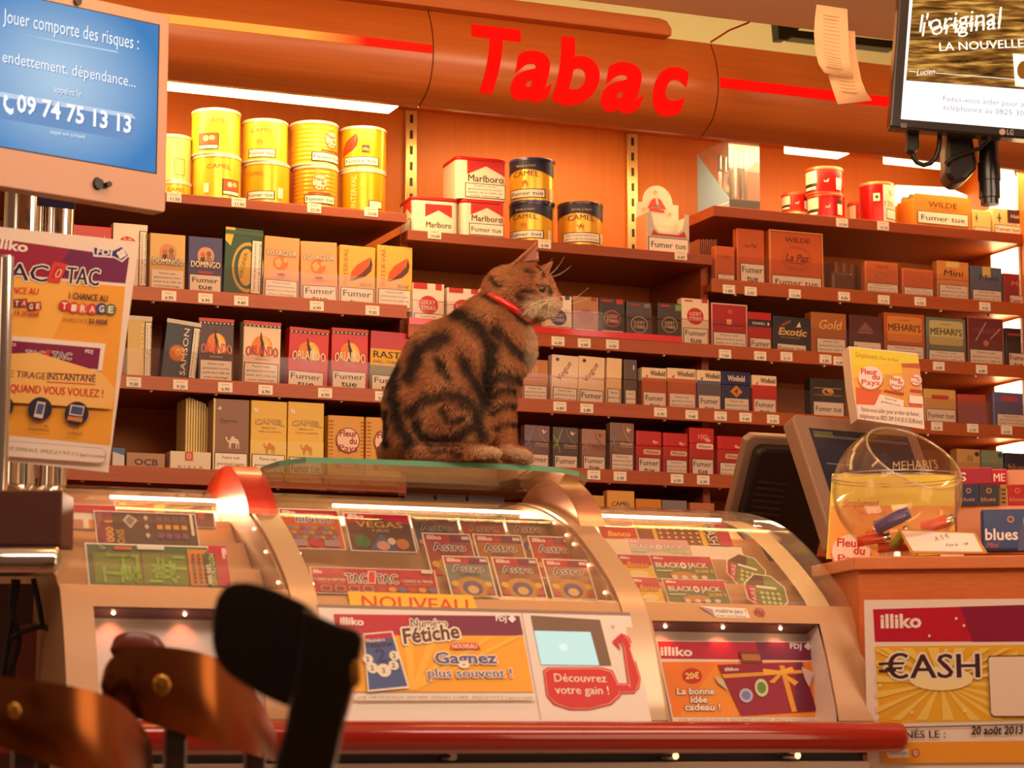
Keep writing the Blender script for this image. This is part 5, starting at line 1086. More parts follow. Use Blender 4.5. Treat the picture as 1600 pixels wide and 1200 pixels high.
def a_vegas(A, W, H):
    A.r(W * .02, H * .02, W * .98, H * .97, (90, 50, 50)); A.r(W * .02, H * .74, W * .98, H * .97, MAG); A.t('illiko', W * .06, H * .86, W * .24, H * .09, (240, 226, 220), bold=.03)
    A.p([(W * .1, H * .66), (W * .5, H * .92), (W * .9, H * .66), (W * .5, H * .5)], (110, 50, 40)); A.ot('VEGAS', W * .16, H * .62, W * .7, H * .15, (230, 180, 80), (90, 40, 30), ob=.08, bold=.04)
    A.p([(W * .3, H * .04), (W * .5, H * .46), (W * .72, H * .04)], (70, 90, 150)); A.e(W * .2, H * .24, W * .12, H * .16, (60, 110, 60)); A.e(W * .8, H * .2, W * .1, H * .14, (196, 120, 60)); A.e(W * .5, H * .14, W * .1, H * .12, (214, 150, 130)); A.e(W * .64, H * .26, W * .06, H * .09, (220, 200, 180)); A.t('5 JEUX', W * .38, H * .50, W * .26, H * .06, (230, 200, 120))
ticket(549, 652, 802, 862, MY, 'dark scratch ticket with golden casino lettering and blue fountains', a_vegas)
for x0, x1, yt, yb, Yr, s in ((655, 728, 806, 866, BY, 'BELIER'), (731, 800, 808, 866, BY, 'TAUREAU'), (803, 868, 810, 866, BY, 'POISSONS')):
    ticket(x0, x1, yt, yb, Yr, {'BELIER': 'leftmost', 'TAUREAU': 'second', 'POISSONS': 'rightmost, glare-washed'}[s] + ' astrology scratch ticket in the rear row of the middle case', astro(SG[s], s), group='astrology scratch tickets')
for x0, x1, yt, yb, Yr, s in ((676, 752, 833, 904, MY, 'LION'), (756, 832, 835, 904, MY, 'VIERGE'), (842, 912, 838, 904, MY, 'SCORPION')):
    ticket(x0, x1, yt, yb, Yr, {'LION': 'leftmost', 'VIERGE': 'second', 'SCORPION': 'rightmost'}[s] + ' astrology scratch ticket in the middle row of the middle case', astro(SG[s], s), group='astrology scratch tickets')
for x0, x1, yt, yb, Yr, s in ((706, 778, 869, 932, FY, 'CANCER'), (784, 856, 871, 934, FY, 'GEMEAUX'), (864, 934, 874, 936, FY, 'VERSEAU')):
    ticket(x0, x1, yt, yb, Yr, {'CANCER': 'green grey astrology scratch ticket first in the front row of the middle case', 'GEMEAUX': 'red brown astrology scratch ticket second in the front row of the middle case', 'VERSEAU': 'glare-washed astrology scratch ticket last in the front row of the middle case'}[s], astro(SG[s], s), group='astrology scratch tickets')
def a_tac(A, W, H):
    A.r(W * .01, H * .03, W * .99, H * .97, (176, 30, 40)); A.r(W * .01, H * .66, W * .99, H * .97, MAG); A.t('illiko', W * .02, H * .76, W * .07, H * .14, (240, 226, 220), bold=.03)
    A.ot('TAC', W * .27, H * .42, W * .17, H * .34, (60, 40, 70), (240, 226, 220), ob=.1, bold=.08); A.p([(W * .435, H * .40), (W * .50, H * .40), (W * .52, H * .88), (W * .455, H * .88)], (240, 226, 220)); A.p([(W * .443, H * .43), (W * .492, H * .43), (W * .512, H * .85), (W * .463, H * .85)], (224, 40, 36)); A.ot('TAC', W * .51, H * .42, W * .17, H * .34, (60, 40, 70), (240, 226, 220), ob=.1, bold=.08)
    A.t('1 CHANCE AU GRATTAGE', W * .02, H * .46, W * .24, H * .11, (240, 222, 214), bold=.03); A.t('1 CHANCE AU TIRAGE', W * .71, H * .46, W * .25, H * .11, (240, 222, 214), bold=.03); A.t('GAGNEZ JUSQU\'À', W * .05, H * .36, W * .2, H * .05, (236, 190, 120), res=1); A.t('GAGNEZ JUSQU\'À', W * .72, H * .36, W * .22, H * .05, (236, 190, 120), res=1)
    for k in range(4): A.rr(W * (.06 + .11 * k), H * .06, W * (.14 + .11 * k), H * .28, W * .01, (220, 190, 180), H * .06); A.rr(W * (.065 + .11 * k), H * .08, W * (.135 + .11 * k), H * .26, W * .01, (150, 30, 44), H * .06)
    for k in range(6): A.e(W * (.54 + .08 * k), H * .16, W * .032, H * .1, ((200, 60, 50), (220, 150, 60), (90, 110, 150))[k % 3], 12)
    A.r(W * .88, H * .8, W * .97, H * .92, (226, 214, 210))
ticket(491, 687, 888, 929, FY - .012, 'wide red two-chance scratch ticket in the front row of the middle case', a_tac, lean=30)
# NOUVEAU strip on the front of the middle case
b = MB(); pl = Plane(onC(640, 940) - Vector((0, .004, 0)), (1, 0, 0), (0, .3, 1)); A = PxArt(b, pl, .0003, 1 / 900)
A.Q([(549, 958), (543, 924), (738, 930), (749, 964)], (240, 190, 40)); A.T('NOUVEAU', 566, 950, 732, 956.5, 19, (214, 60, 40), bold=.03)
b2 = MB(); pl.slab(b2, [pl.uv(*q) for q in ((549, 958), (749, 964), (738, 930), (543, 924))], .0012, mat((240, 190, 40), .4)); b.mesh(b2.v, b2.f, mat((240, 190, 40), .4))
tag(b.build('card_strip', at=onC(645, 938)), 'yellow card strip reading NOUVEAU in red above the white panel', 'sign')
# left case tickets
def a_mots(A, W, H):
    A.r(W * .01, H * .02, W * .86, H * .97, (60, 96, 60)); A.r(W * .04, H * .03, W * .71, H * .80, (110, 70, 40))
    for u0, u1 in ((.05, .375), (.39, .70)): A.r(W * u0, H * .05, W * u1, H * .78, (110, 130, 40))
    for u0, u1 in ((.05, .375), (.39, .70)):
        rr_ = random.Random(int(u0 * 100))
        for k in range(15):
            if k % 2: x = u0 + .01 + rr_.random() * (u1 - u0 - .06); y = .08 + rr_.random() * .62; A.l = .0022; A.r(W * x, H * y, W * min(u1 - .01, x + .05 + rr_.random() * .12), H * (y + .06), (140, 190, 60))
            else: x = u0 + .02 + rr_.random() * (u1 - u0 - .05); y = .06 + rr_.random() * .3; A.l = .0022; A.r(W * x, H * y, W * (x + .018), H * (y + .36), (140, 190, 60))
    A.r(W * .71, H * .03, W * .86, H * .90, (206, 130, 50)); A.r(W * .20, H * .84, W * .32, H * .92, (200, 100, 50)); A.r(W * .36, H * .86, W * .55, H * .95, (210, 206, 190)); A.t('S', W * .09, H * .84, W * .05, H * .12, (170, 170, 150))
    for k in range(8):
        for j in range(3): A.r(W * (.735 + .04 * j), H * (.08 + .09 * k), W * (.755 + .04 * j), H * (.14 + .09 * k), (120, 70, 40))
    A.r(W * .86, H * .02, W * .99, H * .97, MAG); A.t('illiko', W * .955, H * .92, H * .26, W * .03, (240, 220, 214), rot=-90, bold=.04)
    A.r(W * .83, H * .0, W * .90, H * .80, (40, 90, 60)); A.t('MOTS CROISÉS', W * .855, H * .78, H * .76, W * .035, (236, 220, 120), rot=-90, bold=.04); A.t('250 000', W * .83, H * .52, H * .48, W * .024, (240, 236, 226), rot=-90, bold=.03)
ticket(139, 362, 851, 917, FY - .02, 'green crossword scratch ticket lying sideways in the left case', a_mots, lean=28)
def a_1000(A, W, H):
    A.r(W * .01, H * .02, W * .99, H * .97, (64, 40, 44)); A.r(W * .01, H * .02, W * .17, H * .97, (130, 30, 70)); A.t('1 000', W * .10, H * .70, H * .64, W * .07, (230, 170, 50), rot=-90, bold=.05); A.t('SIVO', W * .20, H * .44, H * .42, W * .07, (230, 170, 50), rot=-90, bold=.05)
    A.p([(W * .27, H * .72), (W * .33, H * .92), (W * .42, H * .74), (W * .34, H * .48)], (190, 186, 180)); A.p([(W * .3, H * .72), (W * .34, H * .86), (W * .39, H * .74), (W * .34, H * .58)], (120, 116, 116))
    for j in range(3):
        A.p([(W * .475, H * (.82 - .27 * j)), (W * .5, H * (.9 - .27 * j)), (W * .525, H * (.82 - .27 * j)), (W * .5, H * (.72 - .27 * j))], (200, 196, 190))
        for k in range(4): A.r(W * (.60 + .08 * k), H * (.74 - .27 * j), W * (.655 + .08 * k), H * (.88 - .27 * j), ((90, 70, 110), (226, 160, 50), (130, 60, 120))[j])
    A.r(W * .93, H * .3, W * .96, H * .96, (230, 220, 206))
ticket(152, 312, 800, 852, MY, 'dark scratch ticket with a diamond and coloured squares in the left case', a_1000, lean=30)
ticket(95, 184, 788, 826, MY + .02, 'pink topped scratch ticket partly hidden behind the dark diamond one', lambda A, W, H: (A.r(0, H * .64, W, H * .98, MAG), A.t('ILS À GRA', W * .10, H * .42, W * .80, H * .18, (240, 236, 230), bold=.05), A.r(W * .08, H * .02, W * .4, H * .36, (190, 130, 120)), A.r(W * .5, H * .02, W * .9, H * .36, (226, 140, 60))), lean=30)
ticket(182, 338, 787, 822, BY, 'red and yellow scratch ticket at the very back of the left case', lambda A, W, H: (A.r(W * .02, H * .02, W * .40, H * .97, (200, 60, 40)), A.r(W * .40, H * .02, W * .5, H * .97, (230, 180, 60)), A.r(W * .5, H * .02, W * .98, H * .97, (110, 70, 80)), [A.e(W * (.56 + .1 * k), H * .5, W * .035, H * .16, (200, 70, 60), 10) for k in range(4)]), lean=30)
# right case tickets
def a_bj(wash=0):
    def f(A, W, H):
        mixc = lambda c: tuple(c[i] + (236 - c[i]) * wash for i in range(3))  # wash mixes glare into the print colours
        A.r(W * .01, H * .02, W * .99, H * .97, mixc((110, 120, 80))); A.r(W * .01, H * .60, W * .99, H * .97, mixc(MAG)); A.t('illiko', W * .05, H * .82, W * .16, H * .09, mixc((240, 226, 220)), bold=.03)
        A.t('BLACK', W * .06, H * .48, W * .38, H * .2, mixc((60, 30, 40)), bold=.10); A.t('BLACK', W * .06, H * .48, W * .38, H * .2, mixc((244, 232, 226)), bold=.03); A.e(W * .50, H * .57, W * .05, H * .13, mixc((244, 232, 226))); A.p([(W * .47, H * .56), (W * .5, H * .66), (W * .53, H * .56), (W * .5, H * .5)], mixc((190, 60, 60)))
        A.t('JACK', W * .57, H * .48, W * .32, H * .2, mixc((60, 30, 40)), bold=.10); A.t('JACK', W * .57, H * .48, W * .32, H * .2, mixc((244, 232, 226)), bold=.03)
        A.t('20.000 €', W * .66, H * .28, W * .30, H * .13, mixc((230, 180, 60)), bold=.05); A.r(W * .04, H * .3, W * .3, H * .36, mixc((200, 200, 160))); A.e(W * .45, H * .16, W * .22, H * .14, mixc((200, 130, 60)))
        for k in range(4): A.e(W * (.3 + .16 * k), H * .08, W * .05, H * .08, mixc((216, 206, 196)), 10)
    return f
def a_banco(A, W, H):
    A.r(W * .01, H * .02, W * .99, H * .97, (226, 180, 60)); A.r(W * .01, H * .56, W * .99, H * .97, MAG); A.t('illiko', W * .06, H * .80, W * .3, H * .1, (240, 226, 220), bold=.03); A.ot('Banco', W * .2, H * .46, W * .66, H * .22, (230, 150, 40), (120, 40, 30), shear=.2, ob=.08, bold=.05); A.e(W * .5, H * .2, W * .3, H * .14, (226, 206, 160))
ticket(1046, 1143, 905, 943, FY, 'black and pink card game scratch ticket in the front row of the right case', a_bj(), group=None)
ticket(1026, 1122, 868, 906, MY - .01, 'black and pink card game scratch ticket in the middle row of the right case', a_bj())
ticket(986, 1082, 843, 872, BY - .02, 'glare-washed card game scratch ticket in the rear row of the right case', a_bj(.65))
ticket(998, 1040, 901, 943, FY, 'yellow lucky scratch ticket in the front row of the right case', a_banco)
ticket(976, 1026, 866, 905, MY - .01, 'orange yellow scratch ticket in the middle row beside the card game one', a_banco)
ticket(944, 988, 842, 868, BY - .02, 'faded pale scratch ticket in the rear row beside the rib', lambda A, W, H: A.r(0, 0, W, H, (232, 214, 190)))
ticket(1085, 1165, 854, 876, BY - .02, 'blank white card beside the washed card game ticket', None)
ticket(942, 1000, 823, 848, BY + .02, 'red scratch ticket with yellow lettering at the back beside the rib', lambda A, W, H: (A.r(W * .02, H * .02, W * .98, H * .97, (200, 60, 50)), A.t('Banco', W * .2, H * .4, W * .6, H * .3, (240, 190, 80), shear=.2, bold=.05)))
def a_cash(A, W, H):
    A.r(W * .01, H * .02, W * .99, H * .97, (230, 190, 60)); A.r(W * .22, H * .06, W * .68, H * .86, (130, 70, 60)); A.r(W * .02, H * .06, W * .18, H * .7, (130, 80, 60))
    for k in range(6):
        for j in range(4): A.e(W * (.26 + .076 * k), H * (.18 + .18 * j), W * .017, H * .05, (230, 190, 110), 8)
    A.r(W * .86, H * .02, W * .99, H * .97, MAG); A.ot('CASH', W * .74, H * .92, H * .86, W * .10, (240, 226, 214), (60, 30, 40), rot=-90, ob=.1, bold=.05)
ticket(1000, 1146, 818, 854, BY + .02, 'yellow and brown star scratch ticket with sideways lettering at the back of the right case', a_cash)
def octo(x, y, r, Yr, lab, rt):
    o = onY(x, y, Yr); pl = Plane(o, (1, 0, 0), Vector((0, math.sin(R(34)), math.cos(R(34))))); q = Matrix.Rotation(R(rt), 3, pl.N); pl = Plane(o, q @ pl.R, q @ pl.U); rr_ = r / 880
    b = MB(); pl.slab(b, [(rr_ * math.cos(R(22.5 + 45 * k)), rr_ * math.sin(R(22.5 + 45 * k))) for k in range(8)], .0014, mat((238, 230, 214), .35))
    A = Art(b, pl.P, .0003); oc = lambda s, c: A.p([(rr_ * s * math.cos(R(22.5 + 45 * k)), rr_ * s * math.sin(R(22.5 + 45 * k))) for k in range(8)], c)
    oc(.94, (120, 130, 60)); A.p([(-rr_ * .85, rr_ * .3), (rr_ * .0, rr_ * .3), (0, rr_ * .85), (-rr_ * .4, rr_ * .85)], (90, 50, 50)); A.p([(-rr_ * .9, rr_ * .25), (-rr_ * .45, rr_ * .25), (-rr_ * .45, -rr_ * .8), (-rr_ * .85, -rr_ * .4)], MAG); A.r(-rr_ * .4, rr_ * .2, rr_ * .5, rr_ * .32, (240, 236, 226))
    for i in range(4):
        for j in range(3): A.e(rr_ * (-.2 + .24 * i), rr_ * (-.05 - .24 * j), rr_ * .09, rr_ * .09, (200, 206, 150), 10)
    A.t('PAIRE', -rr_ * .52, -rr_ * .66, rr_ * .8, rr_ * .2, (240, 220, 214), rot=90, bold=.05)
    tag(b.build('scratch_ticket', at=o), lab, 'scratch ticket', 'scratch tickets in the display cases')
octo(1166, 893, 36, MY, 'green octagonal scratch ticket higher up in the right case', -18)
octo(1197, 926, 38, FY + .01, 'green octagonal scratch ticket lower down in the right case, overlapping the other', -6)
# sticker on the strip under the right cover
b = MB(); pl = Plane(onC(1140, 957) - Vector((0, .0015, 0)), (1, 0, 0), (0, .42, 1)); A = PxArt(b, pl, .0003, 1 / 900)
A.Q([(1092, 947), (1120, 965), (1172, 966), (1166, 951)], (236, 226, 214)); A.Q([(1092, 947), (1117, 964), (1113, 952)], (176, 140, 150)); A.T('maître-jeu !', 1118, 957, 1166, 959, 7, (110, 90, 110), bold=.02); A.T('Jouez sans limites', 1118, 963, 1166, 965, 3.5, (150, 120, 140)); A.RG(1187, 957, 9, 7.5, .8, (190, 60, 50)); A.T('18', 1181, 959.5, 1193, 960, 6, (120, 70, 70), bold=.02); A.Q([(1180, 951), (1182, 950), (1194, 963), (1192, 964)], (190, 60, 50))
tag(b.build('sticker', at=onC(1130, 957)), 'white responsible gaming sticker with a crossed 18 above the gift poster', 'sticker')

# --- middle panel: white board with poster and little screen
pl = Plane(onC(740, 1126) + Vector((0, -.010, 0)), (1, 0, 0), (0, cY(1.118) - cY(.925), 1.118 - .925))
ppx = lambda *q: [pl.uv(*k) for k in q]
t = thing('ticket_checker_panel', 'white front panel with yellow poster, small lit screen and red arrow', 'panel', onC(740, 1126))
b = MB(); pl.slab(b, ppx((496, 944), (530, 1127), (1018, 1127), (984, 957)), .008, PANELW)
A = PxArt(b, pl, .0003, 1 / 930); A.Q([(496, 944), (497, 949), (985.5, 962), (984, 957)], (150, 120, 110)); A.Q([(844, 1125), (814, 958), (816, 958), (846, 1125)], (196, 176, 170)); sub(b, 'board', t)
b = MB(); A = PxArt(b, pl, .0003, 1 / 930); A.l = .0012
A.Q([(521, 960), (528, 1000), (816, 991), (814, 963)][:1] + [(529, 1008), (817, 992), (811, 963)], MAG); A.Q([(640, 962), (648, 1000), (817, 992), (811, 963)], PUR)
A.Q([(529, 993), (549, 1082), (833, 1082), (817, 994)], (240, 170, 36))
for k in range(7): A.Q([(640, 1080), (648, 1080), (560 + k * 42, 996), (545 + k * 42, 996)], (244, 186, 60))
A.T('illiko', 531, 976, 568, 978, 11, (244, 236, 232), bold=.05); A.T('FDJ', 774, 971, 791, 972, 8, (240, 236, 240), bold=.05)
for dx, dy in ((-3, 0), (3, 0), (0, -3), (0, 3)): A.E(799 + dx, 968 + dy, 3, 3, (240, 236, 240), 10)
A.OT('Numéro', 641, 981, 698, 981, 13, (96, 50, 40), (246, 236, 226), bold=.05, ob=.13, shear=.1); A.OT('Fétiche', 630, 1007, 718, 998, 23, (96, 50, 40), (246, 236, 226), bold=.06, ob=.13, shear=.1)
A.Q([(701, 1016), (704, 1006), (744, 1006), (750, 1016)], (206, 70, 50)); A.T('NOUVEAU', 706, 1014.5, 744, 1014.5, 7, (244, 230, 220), bold=.03)
A.OT('Gagnez', 679, 1038, 776, 1038, 17, (84, 80, 150), (244, 232, 216), bold=.05, ob=.11); A.OT('plus souvent !', 668, 1060, 799, 1060, 14, (84, 80, 150), (244, 232, 216), bold=.05, ob=.11)
A.Q([(566, 992), (612, 988), (638, 1077), (573, 1083)], (238, 232, 230)); A.Q([(568, 994), (610, 990), (635, 1074), (575, 1080)], (64, 84, 150)); A.Q([(568, 994), (610, 990), (612, 998), (569, 1002)], MAG); A.T('Numéro', 571, 1006, 600, 1004, 6, (240, 230, 226), bold=.06); A.T('Fétiche', 571, 1014, 612, 1011, 8, (60, 40, 60), bold=.08); A.T('2', 587, 1036, 603, 1036, 20, (40, 50, 110), bold=.06)
for x, y, r_ in ((573, 1032, 8), (580, 1046, 9), (598, 1050, 11), (613, 1042, 8), (614, 1027, 8)): A.E(x, y, r_, r_ * .95, (236, 226, 210)); A.T('2', x - 2.5, y + 3.5, x + 2.5, y + 3.5, 7, (60, 70, 110), bold=.03)
A.Q([(552, 1090), (553, 1097), (834, 1096), (833, 1089)], (236, 226, 222)); A.T('JOUER COMPORTE DES RISQUES : ENDETTEMENT, DÉPENDANCE, ISOLEMENT... APPELEZ LE 09 74 75 13 13 (appel non surtaxé)', 556, 1095, 830, 1094.5, 4.5, (130, 100, 96), res=1)
sub(b, 'poster', t)
b = MB(); A = PxArt(b, pl, .0003, 1 / 930); A.l = .0012
A.Q([(829, 962), (845, 1039), (955, 1040), (937, 969)], (120, 92, 76)); 
A.Q([(834, 986), (845, 1039), (936, 1040), (922, 988)], emi((206, 232, 220), 1.05, 'lit_little_screen')); A.E(880, 1012, 7, 6, emi((226, 240, 230), 1.1, 'screen_mark')); sub(b, 'checker_screen', t)
b = MB(); A = PxArt(b, pl, .0004, 1 / 930); A.l = .0012; AR = (206, 28, 22); PK = (240, 170, 150)
def blob(ins, c):
    A.Q([(848 + ins, 1048 + ins), (855 + ins, 1043 + ins), (940 - ins, 1043 + ins), (957 - ins, 1048 + ins), (965 - ins, 1066), (970 - ins, 1088 - ins), (955 - ins, 1102 - ins), (920, 1110 - ins), (890, 1110 - ins), (865 + ins, 1102 - ins), (853 + ins, 1088)], c)
    A.Q([(957, 1068 + ins), (984 - ins, 1068 + ins), (992 - ins, 1084 - ins), (968, 1085 - ins)], c); A.Q([(982 + ins, 1082 - ins), (972 + ins, 1010), (985 - ins, 1008 + ins), (1001 - ins, 1060), (998 - ins, 1076 - ins), (990, 1084 - ins)], c)
    A.Q([(972 + ins, 1012), (966 + ins, 998 + ins), (974, 991 + ins), (984 - ins, 998 + ins), (988 - ins, 1012)], c)
blob(0, AR); blob(2.0, PK); blob(3.2, AR); A.Q([(956, 1003), (970, 990), (974, 994), (966, 1006), (969, 1018)], AR)
A.T('Découvrez', 866, 1066, 947, 1067, 13, (246, 236, 230), bold=.015); A.T('votre gain !', 867, 1085, 951, 1086, 13, (246, 236, 230), bold=.015); A.T('Y', 953, 982, 960, 984, 5, (90, 70, 70)); sub(b, 'red_arrow_sticker', t)

# --- poster in the right recess
yb_ = cY(rzR) + .042; pr = Plane((1.9, yb_ - .008, rzR - .02), (1, 0, 0), (0, yb_ - 3.685, rzR - .016 - .92))
b = MB(); pr.slab(b, [pr.uv(*q) for q in ((1024, 1001), (1052, 1131), (1312, 1131), (1278, 1003))], .001, mat((236, 220, 210), .4))
A = PxArt(b, pr, .0003, 1 / 920); A.Q([(1027, 1002), (1033, 1029), (1284, 1032), (1275, 1004)], MAG); A.Q([(1180, 1003), (1188, 1031), (1284, 1032), (1275, 1004)], PUR); A.Q([(1034, 1034), (1052, 1120), (1309, 1120), (1285, 1034)], (236, 130, 40)); A.Q([(1060, 1120), (1120, 1036), (1230, 1036), (1290, 1120)], (240, 150, 50))
A.T('illiko', 1032, 1024, 1082, 1025, 13, (244, 232, 226), bold=.05); A.T('FDJ', 1234, 1013, 1252, 1014, 8, (226, 214, 220), bold=.05); [A.E(1262 + dx, 1010 + dy, 3, 3, (226, 214, 220), 10) for dx, dy in ((-3, 0), (3, 0), (0, -3), (0, 3))]
A.E(1081, 1056, 17, 12, (196, 40, 40)); A.T('20€', 1071, 1061, 1092, 1060, 9, (240, 220, 120), bold=.03)
for s, x0, x1, y in (('La bonne', 1057, 1116, 1085), ('idée', 1078, 1105, 1098), ('cadeau !', 1069, 1125, 1110)): A.OT(s, x0, y, x1, y, 10, (244, 232, 220), (120, 40, 50), bold=.04, ob=.10)
A.Q([(1120, 1039), (1157, 1118), (1275, 1111), (1252, 1035)], (150, 20, 60)); A.Q([(1243, 1035), (1252, 1035), (1275, 1111), (1240, 1113)], (110, 20, 60)); A.Q([(1126, 1054), (1130, 1060), (1255, 1052), (1253, 1047)], (230, 160, 50)); A.Q([(1216, 1040), (1224, 1040), (1244, 1112), (1236, 1113)], (230, 160, 50))
A.Q([(1190, 1045), (1192, 1055), (1218, 1054), (1216, 1048)], (240, 180, 70)); A.Q([(1216, 1048), (1218, 1055), (1240, 1050), (1236, 1042)], (240, 180, 70)); A.Q([(1215, 1053), (1200, 1066), (1208, 1068), (1219, 1056)], (236, 170, 60)); A.Q([(1219, 1055), (1240, 1072), (1246, 1066), (1224, 1053)], (236, 170, 60)); A.T('illiko', 1131, 1049, 1153, 1048, 5, (240, 226, 220), bold=.04)
A.Q([(1154, 1018), (1187, 1019), (1190, 1037), (1157, 1036)], (130, 50, 40)); A.Q([(1157, 1022), (1185, 1023), (1187, 1033), (1159, 1032)], (190, 120, 60)); A.E(1164, 1087, 12, 11, (190, 190, 220)); A.E(1164, 1087, 8, 7, (120, 130, 190)); A.E(1188, 1075, 12, 14, (210, 220, 160)); A.E(1188, 1075, 8, 9, (110, 140, 80)); A.Q([(1250, 1042), (1270, 1052), (1262, 1074), (1255, 1060)], (214, 190, 190)); A.Q([(1115, 1057), (1128, 1062), (1136, 1080), (1120, 1068)], (200, 200, 170))
A.T('JOUER COMPORTE DES RISQUES : ENDETTEMENT, ISOLEMENT... APPELEZ LE 09 74 75 13 13 (appel non surtaxé)', 1058, 1128, 1306, 1128, 4.5, (150, 110, 100), res=1)
tag(b.build('poster', at=pr.o), 'orange gift poster with a ribboned red parcel in the right case recess', 'poster')

# --- counter body, red rail
t = thing('service_counter', 'pale counter body with a glossy red wooden rail along its front', 'counter', (1.5, 3.9, 0))
b = MB(); b.box((XA + .03, 3.605, 0), (XD - .012, 4.24, .858), PANELW, .002); sub(b, 'front_body', t)
b = MB(); b.box((XA + .04, 3.63, .859), (XD - .012, 4.22, .884), mat((34, 20, 18), .6, name='dark_gap')); sub(b, 'plinth_gap', t)
RAILM = wood('red_lacquered_wood', (150, 26, 14), (166, 32, 18), .14, (1, 14, 14), .6)
rz0 = onY(1000, 1152, 3.565); xr = onY(1410, 1154, 3.565).x; b = MB(); q = [Vector((XA - .4, 3.565, rz0.z)), Vector((xr - .012, 3.565, rz0.z)), Vector((xr - .004, 3.565, rz0.z)), Vector((xr, 3.565, rz0.z))]; b.tube(q, [.0255, .0255, .0235, .019], RAILM, 28); sub(b, 'red_rail', t)
for x in (700, 1045, 1235):
    p = onY(x, 1181, 3.60); b = MB(); b.tube([(p.x, 3.575, .868), (p.x, 3.64, .868)], .006, CHROME, 10); sub(b, 'rail_bolt', t)

# ================================================================== screens, posters, till and the right counter
def rdir(deg): return (cr * math.cos(R(deg)) + fh * math.sin(R(deg))).normalized()
UPV = Vector((0, 0, 1))
def emat_grad(name, c_in, c_out, s, cx=.55, cz=.5, rad=.62):
    """glowing screen picture: two tones spreading from one point of the screen"""
    m = bpy.data.materials.new(name); m.use_nodes = True; nt = m.node_tree; nt.nodes.clear()
    o = nt.nodes.new('ShaderNodeOutputMaterial'); e = nt.nodes.new('ShaderNodeEmission'); tc = nt.nodes.new('ShaderNodeTexCoord')
    mp = nt.nodes.new('ShaderNodeVectorMath'); mp.operation = 'DISTANCE'; mp.inputs[1].default_value = (cx, .5, cz); rp = nt.nodes.new('ShaderNodeValToRGB')
    rp.color_ramp.elements[0].color = (*lin(c_in), 1); rp.color_ramp.elements[1].color = (*lin(c_out), 1); rp.color_ramp.elements[1].position = rad
    nt.links.new(tc.outputs['Generated'], mp.inputs[0]); nt.links.new(mp.outputs['Value'], rp.inputs[0]); nt.links.new(rp.outputs[0], e.inputs[0])
    e.inputs[1].default_value = s; nt.links.new(e.outputs[0], o.inputs[0]); return m
# ---- big computer screen, upper left
D0 = 4.30; TR = atD(265, 24, D0); Rm = rdir(40)
pm = Plane(TR, Rm, UPV)
t = thing('desktop_computer', 'large silver all-in-one computer with a blue screen on a chrome pole, upper left', 'computer', TR)
BEZ = mat((184, 148, 132), .4, .1, name='silver_computer_shell')
p4 = [pm.uv(258, 332), (0, 0)]; Hm = -p4[0][1]; Wm = .50
b = MB(); pm.slab(b, [(-Wm, -Hm), (-.004, -Hm), (0, -Hm + .004), (0, -.004), (-.004, 0), (-Wm, 0)], .034, BEZ, .002)
k = MB(); A = PxArt(b, pm, .0002, 1 / 870); A.E(152, 287, 8, 10, (40, 32, 34)); sub(b, 'shell', t)
b = MB(); A = PxArt(b, pm, .0004, 1 / 870); A.l = .0004; sR, sT, sB = pm.uv(245, 150)[0], pm.uv(248, 40)[1], pm.uv(242, 270)[1]
A.r(-Wm + .014, sB - .002, sR + .003, sT + .002, (20, 22, 40)); sub(b, 'screen_gap', t)
b = MB(); SM = emat_grad('blue_screen_picture', (196, 222, 242), (74, 134, 196), .95, .66, .5, .66); b.poly([pm.P(u, v, .0007) for u, v in ((-Wm + .016, sB), (sR, sB), (sR, sT), (-Wm + .016, sT))], SM)
o_scr = sub(b, 'screen', t)
b = MB(); A = PxArt(b, pm, .0001, 1 / 870); A.l = .0009; WH = emi((250, 252, 255), 1.05, 'screen_white'); BLs = emi((70, 110, 170), .9, 'screen_shadow'); BAR = emi((116, 150, 196), 1.0, 'screen_bar')
def stx(s, x0, y0, x1, y1, cap, bold=0):
    A.T(s, x0 + 1, y0 + 1.2, x1 + 1, y1 + 1.2, cap, BLs, bold=bold); A.T(s, x0, y0, x1, y1, cap, WH, bold=bold)
A.Q([(-20, 182), (-20, 140), (205, 178), (212, 186), (212, 216), (204, 220)], BAR); A.Q([(-20, 148), (-20, 140), (205, 178), (212, 186)], emi((200, 214, 236), 1.0, 'screen_bar_light'))
A.Q([(24, 52), (180, 80), (186, 83), (100, 67)], emi((206, 228, 246), 1.0, 'screen_streak'))
stx('Jouer comporte des risques :', 4, 35, 216, 78, 21); stx('endettement, dépendance...', 3, 97, 211, 137, 17); stx('appelez le', 84, 144, 126, 152, 10); stx('09 74 75 13 13', 25, 174, 204, 208, 25, .03); stx('(appel non surtaxé)', 78, 209, 132, 217, 6)
A.Q([(5, 150), (9, 148), (12, 155), (8, 159), (9, 166), (15, 171), (20, 169), (20, 177), (15, 180), (8, 174), (4, 164)], WH); sub(b, 'screen_text', o_scr)
b = MB(); q = pm.P(*pm.uv(152, 288)); b.tube([q + pm.N * .0005, q + pm.N * .008], .009, BLACK, 18); q2 = pm.P(*pm.uv(164, 290)); b.tube([q2 + pm.N * .0005, q2 + pm.N * .016], .005, BLACK, 12); sub(b, 'lock_knob', t)
b = MB(); q2 = pm.P(*pm.uv(120, 3)); b.tube([q2 + pm.N * .0005, q2 + pm.N * .006], .007, BLACK, 14); sub(b, 'camera_dot', t)
